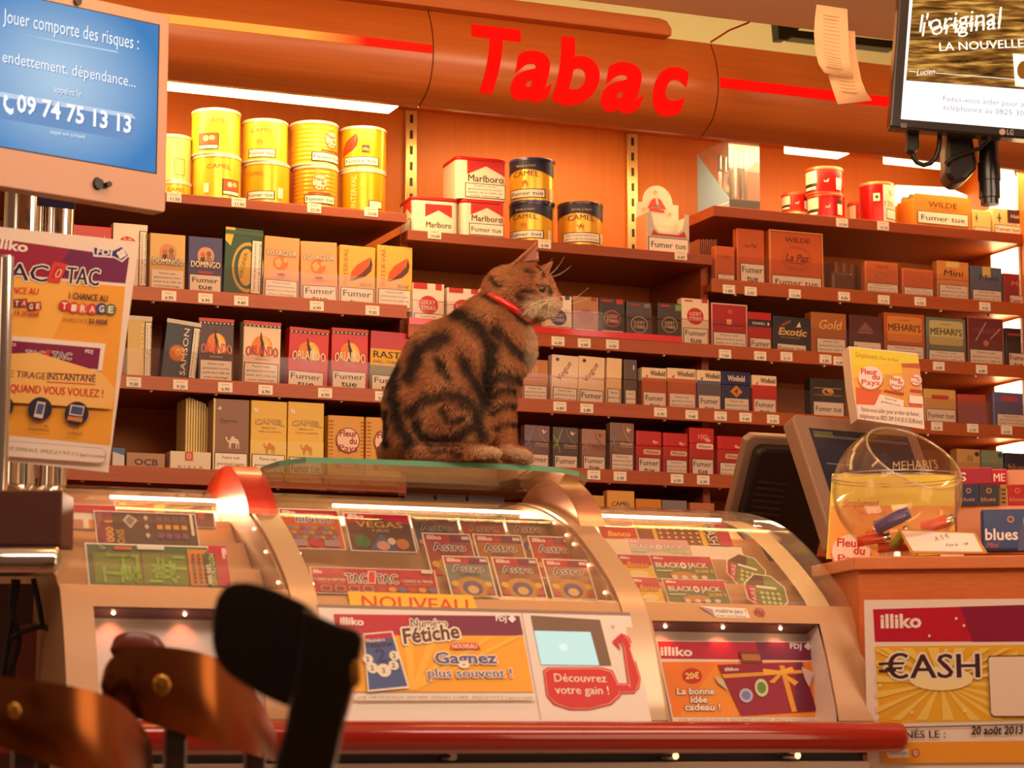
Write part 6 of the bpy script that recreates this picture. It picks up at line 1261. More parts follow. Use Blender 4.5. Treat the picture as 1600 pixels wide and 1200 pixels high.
# chrome pole and hook under it
for x0, x1, d in ((6, 68, 4.52), (70, 116, 4.56)):
    pc = atD((x0 + x1) / 2, 330, d); r_ = (x1 - x0) / 2 / FPX * d; b = MB(); b.tube([Vector((pc.x, pc.y, .90)), Vector((pc.x, pc.y, 2.1))], r_, CHROME, 24); sub(b, 'pole', t)
b = MB(); q = [atD(x, y, 4.42) for x, y in ((58, 300), (58, 321), (117, 327), (117, 306))]; b.prism(q, None, fh * .004, mat((50, 54, 110), .4)); sub(b, 'blue_plate', t)

# ---- tall poster leaning beside it
Dp = 4.06; roll = Matrix.Rotation(R(6.3), 3, fh); o = atD(217, 378, Dp)
pp = Plane(o, roll @ cr, roll @ UPV)
t = thing('lottery_poster', 'tall white framed lottery poster in orange and purple, tilted on a pole at the left', 'poster', o)
k870 = Dp / FPX; Hp = -pp.uv(178, 739)[1]; Wp = .33
b = MB(); pp.slab(b, [(-Wp, -Hp), (0, -Hp), (0, 0), (-Wp, 0)], .003, mat((238, 222, 212), .45)); A = PxArt(b, pp, .0001, k870)
A.Q([(-30, 369), (202, 402), (196, 443), (-30, 425)], (112, 26, 84)); A.Q([(-30, 369), (110, 389), (80, 434), (-30, 425)], (150, 26, 66))
A.Q([(-60, 425), (196, 448), (172, 696), (-60, 672)], (238, 166, 56)); A.Q([(-60, 428), (120, 440), (70, 560), (-60, 540)], (244, 184, 84))
A.T('illiko', -14, 386, 43, 394, 15, (246, 234, 226), bold=.03); A.Q([(144, 385), (177, 390), (190, 384), (203, 399), (191, 410), (178, 403), (146, 401)], (236, 222, 220)); A.Q([(147, 387), (178, 392), (190, 386), (200, 399), (190, 407), (179, 401), (148, 398)], (40, 44, 110)); A.T('FDJ', 151, 397, 175, 400, 9, (240, 232, 232), bold=.03)
for dx, dy in ((-4, -1), (4, 1), (1, -4), (-1, 4)): A.E(190 + dx, 397 + dy, 3.6, 3.6, (240, 232, 232), 10)
A.OT('TAC', -12, 435, 74, 441, 26, (30, 26, 66), (246, 236, 226), ob=.08, bold=.03); A.OT('TAC', 103, 443, 154, 447, 26, (30, 26, 66), (246, 236, 226), ob=.08, bold=.03); A.Q([(73, 440), (84, 409), (106, 413), (93, 443)], (214, 60, 50)); A.Q([(81, 434), (88, 416), (98, 418), (91, 436)], (186, 30, 40)); A.T('0', 84, 434, 93, 435, 15, (236, 190, 160), shear=.3)
A.T('1 CHANCE AU', -10, 456, 60, 461, 10, (206, 40, 40), bold=.03); A.T('1 CHANCE AU', 108, 467, 168, 472, 10, (56, 34, 60), bold=.03)
for i, (ch, c) in enumerate(zip('TIRAGE', ((200, 50, 50), (206, 60, 60), (220, 110, 60), (206, 70, 60), (60, 70, 130), (90, 120, 90)))):
    x = 101 + i * 14.5; y = 472 + i * 1.2 + (4 if i in (1, 2, 3) else 2); A.E(x, y + 4, 9, 9, c); A.T(ch, x - 4, y + 9, x + 4, y + 9.5, 10, (246, 232, 222), bold=.03)
for i, ch in enumerate('TTAGE'):
    x = 16 + i * 11; y = 468 + i * 2.5 + (i % 2) * 3; A.Q([(x - 6, y - 5), (x + 5, y - 6), (x + 6, y + 6), (x - 5, y + 7)], ((170, 40, 44), (120, 40, 40))[i % 2]); A.T(ch, x - 3, y + 5, x + 3, y + 5.5, 8, (244, 230, 214), bold=.03)
A.T('GAGNEZ JUSQU\'À', 98, 502, 137, 505, 5, (110, 60, 60), res=1); A.T('50 000€', 139, 506, 169, 508, 7, (80, 30, 70), bold=.03); A.T('JUSQU\'À 50 000€', 0, 491, 62, 496, 7, (200, 40, 40), bold=.03)
A.Q([(-40, 520), (166, 538), (160, 580), (-40, 566)], (240, 228, 222)); A.Q([(-40, 528), (158, 545), (154, 578), (-40, 563)], (128, 26, 76)); A.OT('TAC', 41, 558, 70, 560, 10, (50, 34, 80), (240, 230, 226), ob=.1); A.Q([(70, 559), (74, 547), (80, 548), (76, 560)], (214, 60, 50)); A.OT('TAC', 82, 560, 112, 563, 10, (50, 34, 80), (240, 230, 226), ob=.1); A.T('illiko', 8, 540, 26, 542, 7, (240, 230, 226)); A.T('FDJ', 134, 552, 146, 553, 5, (240, 230, 230), bold=.03)
A.Q([(-50, 556), (60, 552), (160, 583), (182, 610), (176, 640), (-50, 625)], (242, 192, 110))
A.T('LE TIRAGE', 10, 589, 72, 594, 10, (110, 40, 50), bold=.03); A.T('INSTANTANÉ', 75, 594, 150, 598, 10, (60, 34, 60), bold=.03); A.Q([(75, 583), (150, 587), (150, 588.4), (75, 584.4)], (200, 50, 50)); A.Q([(74, 597), (150, 601), (150, 602.4), (74, 598.4)], (200, 50, 50))
A.T('QUAND VOUS VOULEZ !', 17, 613, 162, 622, 12, (206, 36, 44), bold=.03)
for x, y in ((4, 636), (64, 640), (121, 647)): A.E(x, y, 18.5, 18.5, (36, 32, 60), 28)
A.Q([(60, 628), (73, 630), (68, 655), (54, 652)], (226, 200, 190)); A.Q([(61, 631), (71, 633), (67, 649), (57, 647)], (70, 90, 150)); A.Q([(112, 633), (134, 636), (130, 652), (109, 649)], (226, 200, 180)); A.Q([(114, 635), (132, 638), (129, 650), (111, 647)], (60, 80, 140)); A.Q([(108, 651), (131, 654), (129, 661), (106, 657)], (206, 130, 70))
for s, x0, y0, x1 in (('AVEC VOTRE', 47, 667, 76), ('SMARTPHONE', 45, 673, 78), ('SUR', 115, 673, 124), ('INTERNET', 107, 680, 130)): A.T(s, x0, y0, x1, y0 + (x1 - x0) * .1, 4.5, (120, 60, 50), res=1)
A.Q([(-50, 684), (160, 701), (168, 708), (166, 720), (160, 725), (-50, 710)], (190, 160, 150)); A.Q([(-50, 685), (160, 702), (166.8, 708.5), (165, 720), (159, 724), (-50, 709)], (238, 222, 212)); A.T('ENDETTEMENT, DÉPENDANCE... APPELEZ LE 09 74 75 13 13 (appel non surtaxé)', -12, 702, 166, 717, 5.5, (90, 60, 60), res=1)
sub(b, 'poster_card', t)
b = MB(); q = [pp.P(-Wp / 2, -.02, -.02), pp.P(-Wp / 2, -Hp - .02, -.02)]; b.tube([Vector((q[0].x, q[0].y, 1.60)), Vector((q[0].x, q[0].y, 1.36))], .012, CHROME, 14); sub(b, 'support_pole', t)
b = MB(); pc = atD(4, 580, 3.86); b.tube([Vector((pc.x, pc.y, 1.23)), Vector((pc.x, pc.y, 1.655))], .0135, CHROME, 18); tp = Vector((pc.x, pc.y, 1.655)); b.lathe([(.0135, 0), (.012, .004), (0, .006)], tp, CHROME, 18)
b.lathe([(.03, 0), (.03, .006), (.0135, .012)], (pc.x, pc.y, 1.218), CHROME, 20)
o = b.build('chrome_post', at=(pc.x, pc.y, 1.22)); tag(o, 'short polished chrome post at the left edge in front of the tall poster', 'post')

# ---- television, upper right
Dt = 4.45; roll = Matrix.Rotation(R(4.9), 3, fh); o = atD(1390, 199, Dt); pt = Plane(o, roll @ cr, roll @ (UPV * .995 - fh * .06))
t = thing('television', 'black framed television hanging at the upper right, showing a wooden advert above white', 'television', o)
Wt, Ht = .53, .33
b = MB(); pt.slab(b, [(0, 0), (Wt, 0), (Wt, Ht), (0, Ht)], .045, mat((30, 24, 24), .25, 0, 0, .3), .004); A = PxArt(b, pt, .0002, Dt / FPX); A.E(1566, 206, 5, 5, (150, 130, 126)); A.T('LG', 1573, 210, 1583, 211, 8, (150, 130, 126), bold=.02); A.Q([(1407, 192), (1417, 193), (1417, 200), (1407, 199)], (80, 70, 70)); sub(b, 'frame', t)
b = MB(); a_, c_ = pt.uv(1407.5, 186), pt.uv(1423, 0); WHS = emi((255, 250, 246), 1.5, 'tv_white'); b.poly([pt.P(u, v, .0006) for u, v in ((a_[0], a_[1]), (Wt - .018, a_[1]), (Wt - .018, Ht - .016), (a_[0], Ht - .016))], WHS); so = sub(b, 'screen', t)
def tvwood():
    m = bpy.data.materials.new('tv_wood_picture'); m.use_nodes = True; nt = m.node_tree; nt.nodes.clear()
    o = nt.nodes.new('ShaderNodeOutputMaterial'); e = nt.nodes.new('ShaderNodeEmission'); tc = nt.nodes.new('ShaderNodeTexCoord'); mp = nt.nodes.new('ShaderNodeMapping'); nz = nt.nodes.new('ShaderNodeTexNoise'); rp = nt.nodes.new('ShaderNodeValToRGB')
    mp.inputs['Scale'].default_value = (5, 5, 40); nz.inputs['Scale'].default_value = 4; nz.inputs['Detail'].default_value = 6; el = rp.color_ramp.elements
    el[0].position = .3; el[0].color = (.03, .012, .004, 1); el[1].position = .75; el[1].color = (.85, .45, .09, 1); q = el.new(.5); q.color = (.22, .085, .014, 1)
    nt.links.new(tc.outputs['Object'], mp.inputs[0]); nt.links.new(mp.outputs[0], nz.inputs[0]); nt.links.new(nz.outputs[0], rp.inputs[0]); nt.links.new(rp.outputs[0], e.inputs[0]); e.inputs[1].default_value = 1.2; nt.links.new(e.outputs[0], o.inputs[0]); return m
b = MB(); A = PxArt(b, pt, .0001, Dt / FPX); A.l = .0009; A.Q([(1415.5, 126), (1600, 140), (1700, 148), (1700, -40), (1429, -40)], tvwood())
TW = emi((255, 244, 220), 1.3, 'tv_lettering')
A.T("l'original", 1436, 50, 1562, 38, 27, TW, shear=.25); A.T("l'original", 1440, 57, 1562, 45, 22, TW, shear=.25); A.T('LA NOUVELLE A', 1468, 80, 1620, 73, 13, TW, bold=.03); A.T('Lucien', 1432, 118, 1460, 116, 9, TW, shear=.3); A.Q([(1420, 111), (1432, 112), (1432, 113), (1420, 112)], TW); A.Q([(1462, 114), (1590, 124), (1590, 125), (1462, 115)], TW)
A.Q([(1582, 84), (1612, 86), (1612, 137), (1586, 135)], TW); A.E(1600, 110, 11, 15, emi((150, 90, 30), 1.0, 'tv_brown')); A.Q([(1586, 122), (1600, 124), (1600, 136), (1586, 135)], TW)
TG = emi((150, 140, 140), 1.0, 'tv_grey'); A.T('Faites-vous aider pour arrêter', 1473, 158, 1632, 170, 8.5, TG); A.T('téléphonez au 0825 309 310', 1473, 172, 1630, 184, 8.5, TG); sub(b, 'screen_picture', so)
b = MB(); q = [atD(x, y, Dt + .06) for x, y in ((1418, 200), (1436, 205), (1436, 232), (1428, 238), (1418, 234))]; b.prism(q, None, fh * .03, BLACK, .002); sub(b, 'power_plug', t)
b = MB(); q = [atD(x, y, Dt + .075) for x, y in ((1426, 234), (1427, 246), (1433, 254), (1443, 258), (1454, 255), (1462, 246), (1467, 232), (1469, 205))]; b.tube(q, .0048, BLACK, 10); sub(b, 'cable', t)
MBK = mat((34, 26, 24), .3, 0, 0, .3)
b = MB(); pc = atD(1545, 260, Dt + .14); r_ = 17 / FPX * Dt; zA, zB = atD(1545, 322, Dt + .14).z, atD(1545, 196, Dt + .14).z; b.lathe([(0, zA), (r_ * .86, zA), (r_ * .86, zA + .012), (r_, zA + .013), (r_, zA + .045), (r_ * 1.08, zA + .046), (r_ * 1.08, zA + .08), (r_ * .95, zA + .081), (r_ * .95, 2.42)], (pc.x, pc.y, 0), MBK, 26); sub(b, 'mounting_pole', t)
b = MB(); q = [atD(x, y, Dt + .10) for x, y in ((1478, 205), (1520, 209), (1528, 262), (1508, 282), (1492, 287), (1478, 274))]; b.prism(q, None, fh * .07, MBK, .008); sub(b, 'tilt_clamp', t)
b = MB(); q = [atD(x, y, Dt + .09) for x, y in ((1477, 256), (1490, 246), (1506, 240), (1530, 232), (1545, 218))]; b.tube(q, .004, BLACK, 8); sub(b, 'clamp_cable', t)
b = MB(); q = [onY(x, y, 4.78) for x, y in ((1577, 205), (1578, 225), (1582, 250), (1588, 275))]; b.tube(q, .0022, mat((150, 40, 24), .5), 8); tag(b.build('red_cable', at=q[0]), 'thin red brown cable hanging below the television at the right edge', 'cable')

# ---- right wooden counter
zc = 1.205; A0, B0, E0 = onZ(1334, 870, zc), onZ(1268, 884, zc), onZ(1600, 867, zc)
dAE = (E0 - A0).normalized(); dAE.z = 0; E1 = A0 + dAE * .62; nin = Vector((-dAE.y, dAE.x, 0)); 
if nin.dot(fh) < 0: nin = -nin
dBA = (B0 - A0); back = nin * .58
t = thing('wooden_counter', 'orange wooden counter at the right carrying the clear bowl, with a cornered front', 'counter', Vector((A0.x, A0.y, 0)))
CW = wood('counter_beech', (206, 116, 66), (214, 126, 74), .4)
poly = [B0, A0, E1, E1 + back, B0 + back * 1.2]
b = MB(); b.prism([p + Vector((0, 0, -.0002)) for p in poly], None, Vector((0, 0, -.022)), CW, .002); sub(b, 'worktop', t)
c0 = sum(poly, Vector()) / 5
inn = [p + (c0 - p) * .035 for p in poly]
b = MB(); b.prism([Vector((p.x, p.y, zc - .0226)) for p in inn], None, Vector((0, 0, -(zc - .0226))), wood('counter_front_beech', (196, 100, 44), (206, 110, 52), .45)); sub(b, 'body', t)
fo = inn[1] + (inn[2] - inn[1]).normalized() * .0; tilt = 9
pf = Plane(Vector((fo.x, fo.y, zc - .07)) - nin * .062, dAE, UPV * math.cos(R(tilt)) - nin * math.sin(R(tilt)))
pb0 = Plane(atD(1168, 680, 4.95), (1, 0, 0), UPV * math.cos(R(30)) - Vector((0, math.sin(R(30)), 0))).P(.115, -.2, -.03)
b = MB(); b.box((pb0.x - .12, pb0.y - .08, 0), (pb0.x + .08, pb0.y + .10, .95), CW, .002); tag(b.build('till_desk', at=(2.6, 4.3, 0)), 'low wooden desk carrying the till screens behind the display cases', 'desk')
# poster on it
t = thing('cash_poster', 'white edged red and yellow jackpot poster on the front of the right wooden counter', 'poster', pf.o)
kk = 1 / 900
b = MB(); u0, v0 = pf.uv(1350, 938); u1 = u0 + .40; pf.slab(b, [(u0, v0 - .34), (u1, v0 - .34), (u1, v0), (u0, v0)], .003, mat((240, 222, 214), .45)); A = PxArt(b, pf, .0001, kk)
A.Q([(1364, 952), (1700, 942), (1700, 1002), (1367, 1003)], (190, 22, 52)); A.Q([(1500, 948), (1700, 942), (1700, 1002), (1520, 1003)], (140, 24, 62)); A.T('illiko', 1376, 981, 1440, 980, 20, (244, 232, 226), bold=.03)
A.Q([(1367, 1010), (1700, 1006), (1700, 1124), (1374, 1130)], (234, 176, 50))
cx, cy = 1470, 1066
for i in range(22):
    a = R(i * 360 / 22); a2 = R(i * 360 / 22 + 7); 
    A.Q([(cx, cy)] + [(max(1369, min(1590, cx + math.cos(q_) * 150)), max(1012, min(1125, cy + math.sin(q_) * 90))) for q_ in (a, a2)], (242, 206, 104))
A.E(cx, cy - 6, 48, 18, (246, 226, 170)); A.OT('€ASH', 1384, 1060, 1531, 1058, 36, (70, 36, 44), (244, 230, 214), ob=.09, bold=.03); A.Q([(1373, 1035), (1400, 1034), (1400, 1038), (1373, 1039)], (70, 36, 44)); A.Q([(1373, 1046), (1400, 1045), (1400, 1049), (1373, 1050)], (70, 36, 44))
A.Q([(1543, 1028), (1546, 1024), (1700, 1022), (1700, 1120), (1552, 1120), (1547, 1115)], (90, 60, 60)); A.Q([(1544.5, 1029), (1547, 1026), (1700, 1024), (1700, 1118), (1553, 1118), (1548.5, 1114)], (238, 216, 200))
A.Q([(1374, 1136), (1700, 1128), (1700, 1130), (1374, 1138)], (90, 60, 60)); A.T('GAGNÉS LE :', 1375, 1153, 1477, 1152, 11, (50, 36, 40), bold=.03); A.T('20 août 2013', 1517, 1147, 1598, 1146, 12, (50, 36, 40), bold=.03, shear=.15)
A.Q([(1376, 1160), (1700, 1155), (1700, 1190), (1380, 1192)], (236, 158, 50)); A.Q([(1384, 1170), (1420, 1169), (1421, 1183), (1388, 1184)], (236, 222, 214)); A.T('maître-jeu', 1390, 1178, 1418, 1178, 5, (100, 80, 100)); A.RG(1431, 1176, 6, 6, .75, (190, 60, 50)); A.E(1431, 1176, 4, 4, (240, 222, 214)); A.T('18', 1428, 1178.5, 1434, 1178.5, 5, (110, 60, 60))
for x, y in ((1494, 966), (1506, 977), (1452, 993), (1385, 1030), (1375, 1070), (1425, 1112), (1507, 1110), (1478, 1015)): A.E(x, y, 2, 2, (246, 226, 200), 8)
sub(b, 'poster_card', t)
b = MB(); 
for s_ in (.05, .34): b.prism([pf.P(u0 + s_, v0 - .02, -.0031), pf.P(u0 + s_ + .01, v0 - .02, -.0031), pf.P(u0 + s_ + .01, v0 - .03, -.0031), pf.P(u0 + s_, v0 - .03, -.0031)], None, nin * .06, CHROME)
sub(b, 'wall_clip', t)

# ---- till: rear display and touch screen
SHELL = mat((150, 118, 100), .4, .1, name='grey_brown_till_shell')
o = atD(1168, 680, 4.95); pb = Plane(o, (1, 0, 0), UPV * math.cos(R(30)) - Vector((0, math.sin(R(30)), 0)))
t = thing('rear_display', 'black backed till display leaning over the counter, its rear grille facing us', 'till display', Vector((o.x, o.y, o.z - .3)))
b = MB(); Hb = .27; pb.slab(b, [(.0, -Hb), (.23, -Hb), (.23, -.012), (.216, 0), (.014, 0), (0, -.012)], .022, SHELL, .004); sub(b, 'bezel', t)
b = MB(); b.prism([pb.P(u, v, .0005) for u, v in ((.016, -Hb), (.216, -Hb), (.216, -.026), (.20, -.014), (.03, -.014), (.016, -.026))], None, pb.N * .03, mat((26, 20, 20), .5), .008)
for i in range(7): v = -.085 - i * .014; b.prism([pb.P(u, w_, .031) for u, w_ in ((.03, v), (.10, v - .004), (.10, v - .009), (.03, v - .005))], None, pb.N * .002, mat((52, 42, 40), .5))
sub(b, 'rear_cover', t)
b = MB(); q = pb.P(.115, -.2, -.03); b.box((q.x - .03, q.y - .02, .9503), (q.x + .03, q.y + .02, q.z), BLACK, .004); sub(b, 'foot', t)
o = atD(1236, 646, 4.76); px_ = Plane(o, rdir(34), UPV * math.cos(R(24)) + (rdir(124)) * math.sin(R(24)))
t = thing('touch_screen', 'till touch screen with grey brown frame behind the clear bowl', 'till screen', Vector((o.x, o.y, 1.0)))
Wx, Hx = .325, .29
b = MB(); px_.slab(b, [(0, -Hx), (Wx, -Hx), (Wx, -.02), (Wx - .02, 0), (.012, 0), (0, -.012)], .035, SHELL, .004); sub(b, 'frame', t)
b = MB(); b.poly([px_.P(u, v, .0006) for u, v in ((.034, -Hx + .03), (Wx - .03, -Hx + .03), (Wx - .03, -.03), (.034, -.03))], mat((40, 42, 64), .12)); A = Art(b, lambda u, v, l: px_.P(u, v, l + .0007), .0001)
A.r(.04, -.05, Wx - .036, -.044, (90, 90, 90)); A.r(.05, -.11, .11, -.108, (120, 130, 170))
for k_ in range(10): A.r(.042 + .005 * k_, -.049, .045 + .005 * k_, -.036, (120, 120, 60))
sub(b, 'screen', t)
b = MB(); q = px_.P(Wx * .5, -Hx * .7, -.05); b.box((q.x - .05, q.y - .03, zc + .0003), (q.x + .05, q.y + .03, q.z), BLACK, .004); sub(b, 'foot', t)
# tent card on the touch screen
o = atD(1340, 655, 4.73); pk = Plane(o, rdir(8), UPV)
t = thing('tent_card', 'yellow and orange advertising tent card standing on the till screen', 'tent card', o)
b = MB(); CARD = mat((238, 218, 204), .5)
fr = [pk.uv(*q) for q in ((1340, 655), (1444, 671), (1443, 640), (1440, 600), (1434, 552), (1326, 541), (1332, 600))]
pk.slab(b, fr, .0012, CARD); A = PxArt(b, pk, .0001, 4.73 / FPX)
A.Q([(1328, 543), (1434, 554), (1438, 585), (1441, 638), (1338, 632), (1332, 590)], (240, 176, 60)); A.Q([(1328, 543), (1434, 554), (1435, 566), (1331, 572)], (232, 214, 40)); A.Q([(1331, 572), (1435, 566), (1437, 580), (1333, 590)], (240, 200, 50)); A.Q([(1337, 605), (1441, 615), (1441, 638), (1338, 632)], (222, 100, 40))
A.T('Simplement,', 1336, 558, 1372, 562, 8, (200, 110, 40)); A.T('Fleur du Pays', 1374, 562, 1403, 565, 5, (200, 110, 40), res=1)
def badge(x, y, r_, dk=(190, 110, 60)):
    A.E(x, y + r_ * .12, r_ * 1.05, r_, dk); A.E(x, y, r_, r_ * .92, (244, 226, 216))
    for s, dx, dy, w_ in (('Fleur', -.75, -.28, 1.3), ('du', .1, .12, .6), ('Pays', -.7, .55, 1.4)): A.T(s, x + dx * r_, y + dy * r_, x + (dx + w_) * r_, y + (dy + .06) * r_, r_ * .42, (206, 40, 40), bold=.03)
A.Q([(1384, 585), (1418, 592), (1420, 636), (1364, 634), (1374, 622)], (226, 160, 60)); A.Q([(1408, 568), (1437, 570), (1440, 632), (1424, 632), (1414, 600)], (230, 160, 80)); A.Q([(1408, 568), (1437, 568), (1437, 576), (1410, 574)], (190, 90, 40)); badge(1360, 590, 20); badge(1401, 598, 12); badge(1431, 594, 9)
A.Q([(1374, 616), (1412, 626), (1410, 642), (1366, 634)], (244, 232, 224)); A.T('Fumer nuit', 1382, 624, 1400, 628, 4, (60, 40, 40), res=1); A.T('gravement à votre', 1376, 629, 1406, 636, 4, (60, 40, 40), res=1); A.Q([(1382, 609), (1412, 614), (1411, 618), (1380, 612)], (190, 60, 40)); A.Q([(1422, 608), (1440, 610), (1440, 614), (1421, 612)], (190, 60, 40)); A.Q([(1420, 618), (1441, 620), (1442, 632), (1420, 630)], (244, 232, 224))
A.Q([(1338, 632), (1441, 638), (1444, 671), (1340, 655)], (240, 224, 214)); A.T('Faites-vous aider pour arrêter de fumer,', 1345, 643, 1436, 651, 7, (90, 50, 50), bold=.01); A.T('téléphonez au 0825 309 310 (0,15 EUR/min)', 1342, 653, 1440, 663, 7, (90, 50, 50), bold=.01)
sub(b, 'front_card', t)
b = MB(); l0, l1, l2 = pk.P(*pk.uv(1326, 541)), pk.P(*pk.uv(1332, 600)), pk.P(*pk.uv(1340, 655))
b.grid([[p, p + pk.N * -.02 + Vector((0, 0, -.001)), p + pk.N * -.05 + Vector((0, 0, -.003))] for p in (l0, l1, l2)], CARD); b.grid([[p + pk.N * -.0014, p + pk.N * -.021 + Vector((0, 0, -.002)), p + pk.N * -.05 + Vector((0, 0, -.004))] for p in (l0, l1, l2)], CARD); sub(b, 'side_fold', t)

# ---- clear bowl with lighters on the right counter
Dg = 4.36; gc = atD(1402, 766, Dg); rg = 101 / FPX * Dg
t = thing('clear_bowl', 'clear round plastic bowl with a slanted opening, holding lighters', 'bowl', Vector((gc.x, gc.y, zc)))
BOWL = clear('clear_bowl_plastic', (250, 246, 242), .03, .6, .03, .025, (255, 235, 220))
ax = (atD(1436, 700, Dg - .045) - gc).normalized()             # direction of the opening
cutd = rg * .62
bm = bmesh.new(); bmesh.ops.create_uvsphere(bm, u_segments=64, v_segments=40, radius=rg)
q = UPV.rotation_difference(ax).to_matrix().to_4x4(); bmesh.ops.transform(bm, matrix=q, verts=bm.verts)
bmesh.ops.bisect_plane(bm, geom=bm.verts[:] + bm.edges[:] + bm.faces[:], plane_co=ax * cutd, plane_no=ax, clear_outer=True)
b = MB(); b.bm(bm, BOWL, True, Matrix.Translation(gc))
bmesh.ops.scale(bm, vec=(.975, .975, .975), verts=bm.verts); bmesh.ops.reverse_faces(bm, faces=bm.faces[:]); b.bm(bm, BOWL, True, Matrix.Translation(gc)); bm.free(); sub(b, 'bowl_shell', t)
RIMM = clear('bright_rim_plastic', (250, 246, 240), .25, .7, .08, .10)
b = MB(); rr_ = math.sqrt(rg * rg - cutd * cutd); e1 = ax.orthogonal().normalized(); e2 = ax.cross(e1); ring_ = [gc + ax * cutd + (e1 * math.cos(R(i * 6)) + e2 * math.sin(R(i * 6))) * rr_ * .99 for i in range(61)]; b.tube(ring_, .0022, RIMM, 8, False); sub(b, 'opening_rim', t)
b = MB(); 
for dz in (.006, .0): b.tube([gc + Vector((math.cos(R(i * 6)) * rg * 1.002, math.sin(R(i * 6)) * rg * 1.002, dz + .018)) for i in range(61)], .0014, RIMM, 6, False)
sub(b, 'seam_ring', t)
b = MB(); zb_ = zc + .0005; b.lathe([(.052, zb_), (.054, zb_ + .004), (.036, zb_ + .010), (.034, max(gc.z - rg + .004, zb_ + .014))], (gc.x, gc.y, 0), RIMM, 40); sub(b, 'foot_ring', t)
b = MB(); f = lambda u, v, l: gc + (lambda d: d * (rg + .0006 + l))((-(gc - CP).normalized() * math.cos(u) * math.cos(v) + cr * math.sin(u) * math.cos(v) + UPV * math.sin(v)).normalized())
A = Art(b, f, .0001); A.t("MEHARI'S", -.06, .30, .70, .13, clear('faint_gold_print', (255, 240, 220), .05, .3, .3, .45, (226, 180, 120))); sub(b, 'printed_name', t)
def lighter(x0, y0, x1, y1, D, col, lab, r_=.0095):
    a, c = atD(x0, y0, D), atD(x1, y1, D - .015); d = (c - a).normalized(); t2 = thing('lighter', lab, 'lighter', a, 'lighters in the clear bowl')
    m = mat(col, .25, 0, 0, .3); b = MB(); L = (c - a).length; e1 = d.orthogonal().normalized(); e2 = d.cross(e1)
    oval = lambda s, k: [a + d * s + (e1 * math.cos(R(i * 20)) * 1.25 + e2 * math.sin(R(i * 20)) * .75) * r_ * k for i in range(18)]
    b.grid([oval(s * L, k) for s, k in ((0, .9), (.02, 1), (.78, 1), (.8, .96))], m, True, True); b.poly(oval(0, .9)[::-1], m); b.poly(oval(.8 * L, .96), m); sub(b, 'fuel_body', t2)
    h = MB(); h.grid([oval(s * L, k) for s, k in ((.8, .9), (.98, .85), (1.0, .7))], CHROME if col[2] < 120 else m, True, True); h.poly(oval(L, .7), CHROME if col[2] < 120 else m); sub(h, 'metal_head', t2)
lighter(1368, 825, 1421, 800, Dg - .02, (60, 70, 150), 'blue lighter lying across the others in the clear bowl', .0125)
lighter(1340, 846, 1392, 836, Dg, (220, 60, 40), 'red lighter at the left on the bottom of the clear bowl', .011)
lighter(1395, 854, 1420, 824, Dg - .03, (150, 180, 40), 'yellow green lighter under the blue one in the clear bowl', .012)
lighter(1440, 826, 1490, 810, Dg + .02, (230, 90, 60), 'orange red lighter at the right in the clear bowl', .012)
lighter(1372, 856, 1432, 852, Dg - .01, (214, 50, 40), 'dark red lighter flat on the bottom of the clear bowl', .010)
lighter(1356, 838, 1372, 824, Dg + .03, (226, 110, 50), 'orange lighter behind the blue one in the clear bowl', .010)
# white price sign on the counter
o = atD(1404, 826, 4.22); ps = Plane(atD(1424, 864, 4.225), dAE, UPV * .55 + nin * .83); t = thing('price_card', 'white card with a gold edge and handwritten price leaning before the clear bowl', 'sign', ps.o)
b = MB(); pts = [ps.uv(*q) for q in ((1424, 864), (1543, 864), (1524, 832), (1402, 826))]; ps.slab(b, pts, .0014, mat((206, 150, 80), .35, .3)); A = PxArt(b, ps, .0001, 1 / 880); A.Q([(1427, 861), (1536, 862), (1521, 834), (1408, 829)], (240, 226, 224)); A.T('A 5 €', 1462, 846, 1484, 840, 13, (110, 80, 90), shear=.3); A.T('les 4', 1478, 854, 1512, 852, 9, (120, 90, 100), shear=.3); sub(b, 'card', t)
b = MB(); b.prism([ps.P(.05, .0, -.002), ps.P(.09, .0, -.002), ps.P(.09, .03, -.002), ps.P(.05, .03, -.002)], None, Vector((0, 0, -.016)), WHITE); sub(b, 'easel', t)
# yellow leaflet holder behind the bowl
o = atD(1292, 873, 4.5); ph = Plane(o, dAE, UPV * math.cos(R(8)) + nin * math.sin(R(8))); t = thing('leaflet_display', 'yellow to orange card display standing behind the clear bowl', 'display card', o)
b = MB(); ph.slab(b, [ph.uv(*q) for q in ((1291, 873), (1492, 866), (1492, 742), (1300, 740))], .004, mat((238, 214, 60), .45)); A = PxArt(b, ph, .0001, 4.5 / FPX); A.Q([(1302, 742), (1490, 744), (1490, 790), (1299, 790)], (240, 226, 70)); A.Q([(1299, 790), (1490, 790), (1490, 864), (1294, 871)], (240, 170, 60)); A.T('Simplement', 1318, 792, 1374, 792, 12, (214, 90, 50), bold=.02); A.T('Fleur du Pays', 1340, 804, 1384, 804, 7, (214, 110, 60)); badge(1330, 862, 30, (200, 120, 60)); sub(b, 'card', t)
b = MB(); q0, q1 = ph.P(*ph.uv(1380, 868)), ph.P(*ph.uv(1380, 780)); b.prism([q0 + nin * .005 + dAE * .0, q0 + nin * .055, q1 + nin * .006], None, dAE * .003, WHITE); sub(b, 'easel', t)
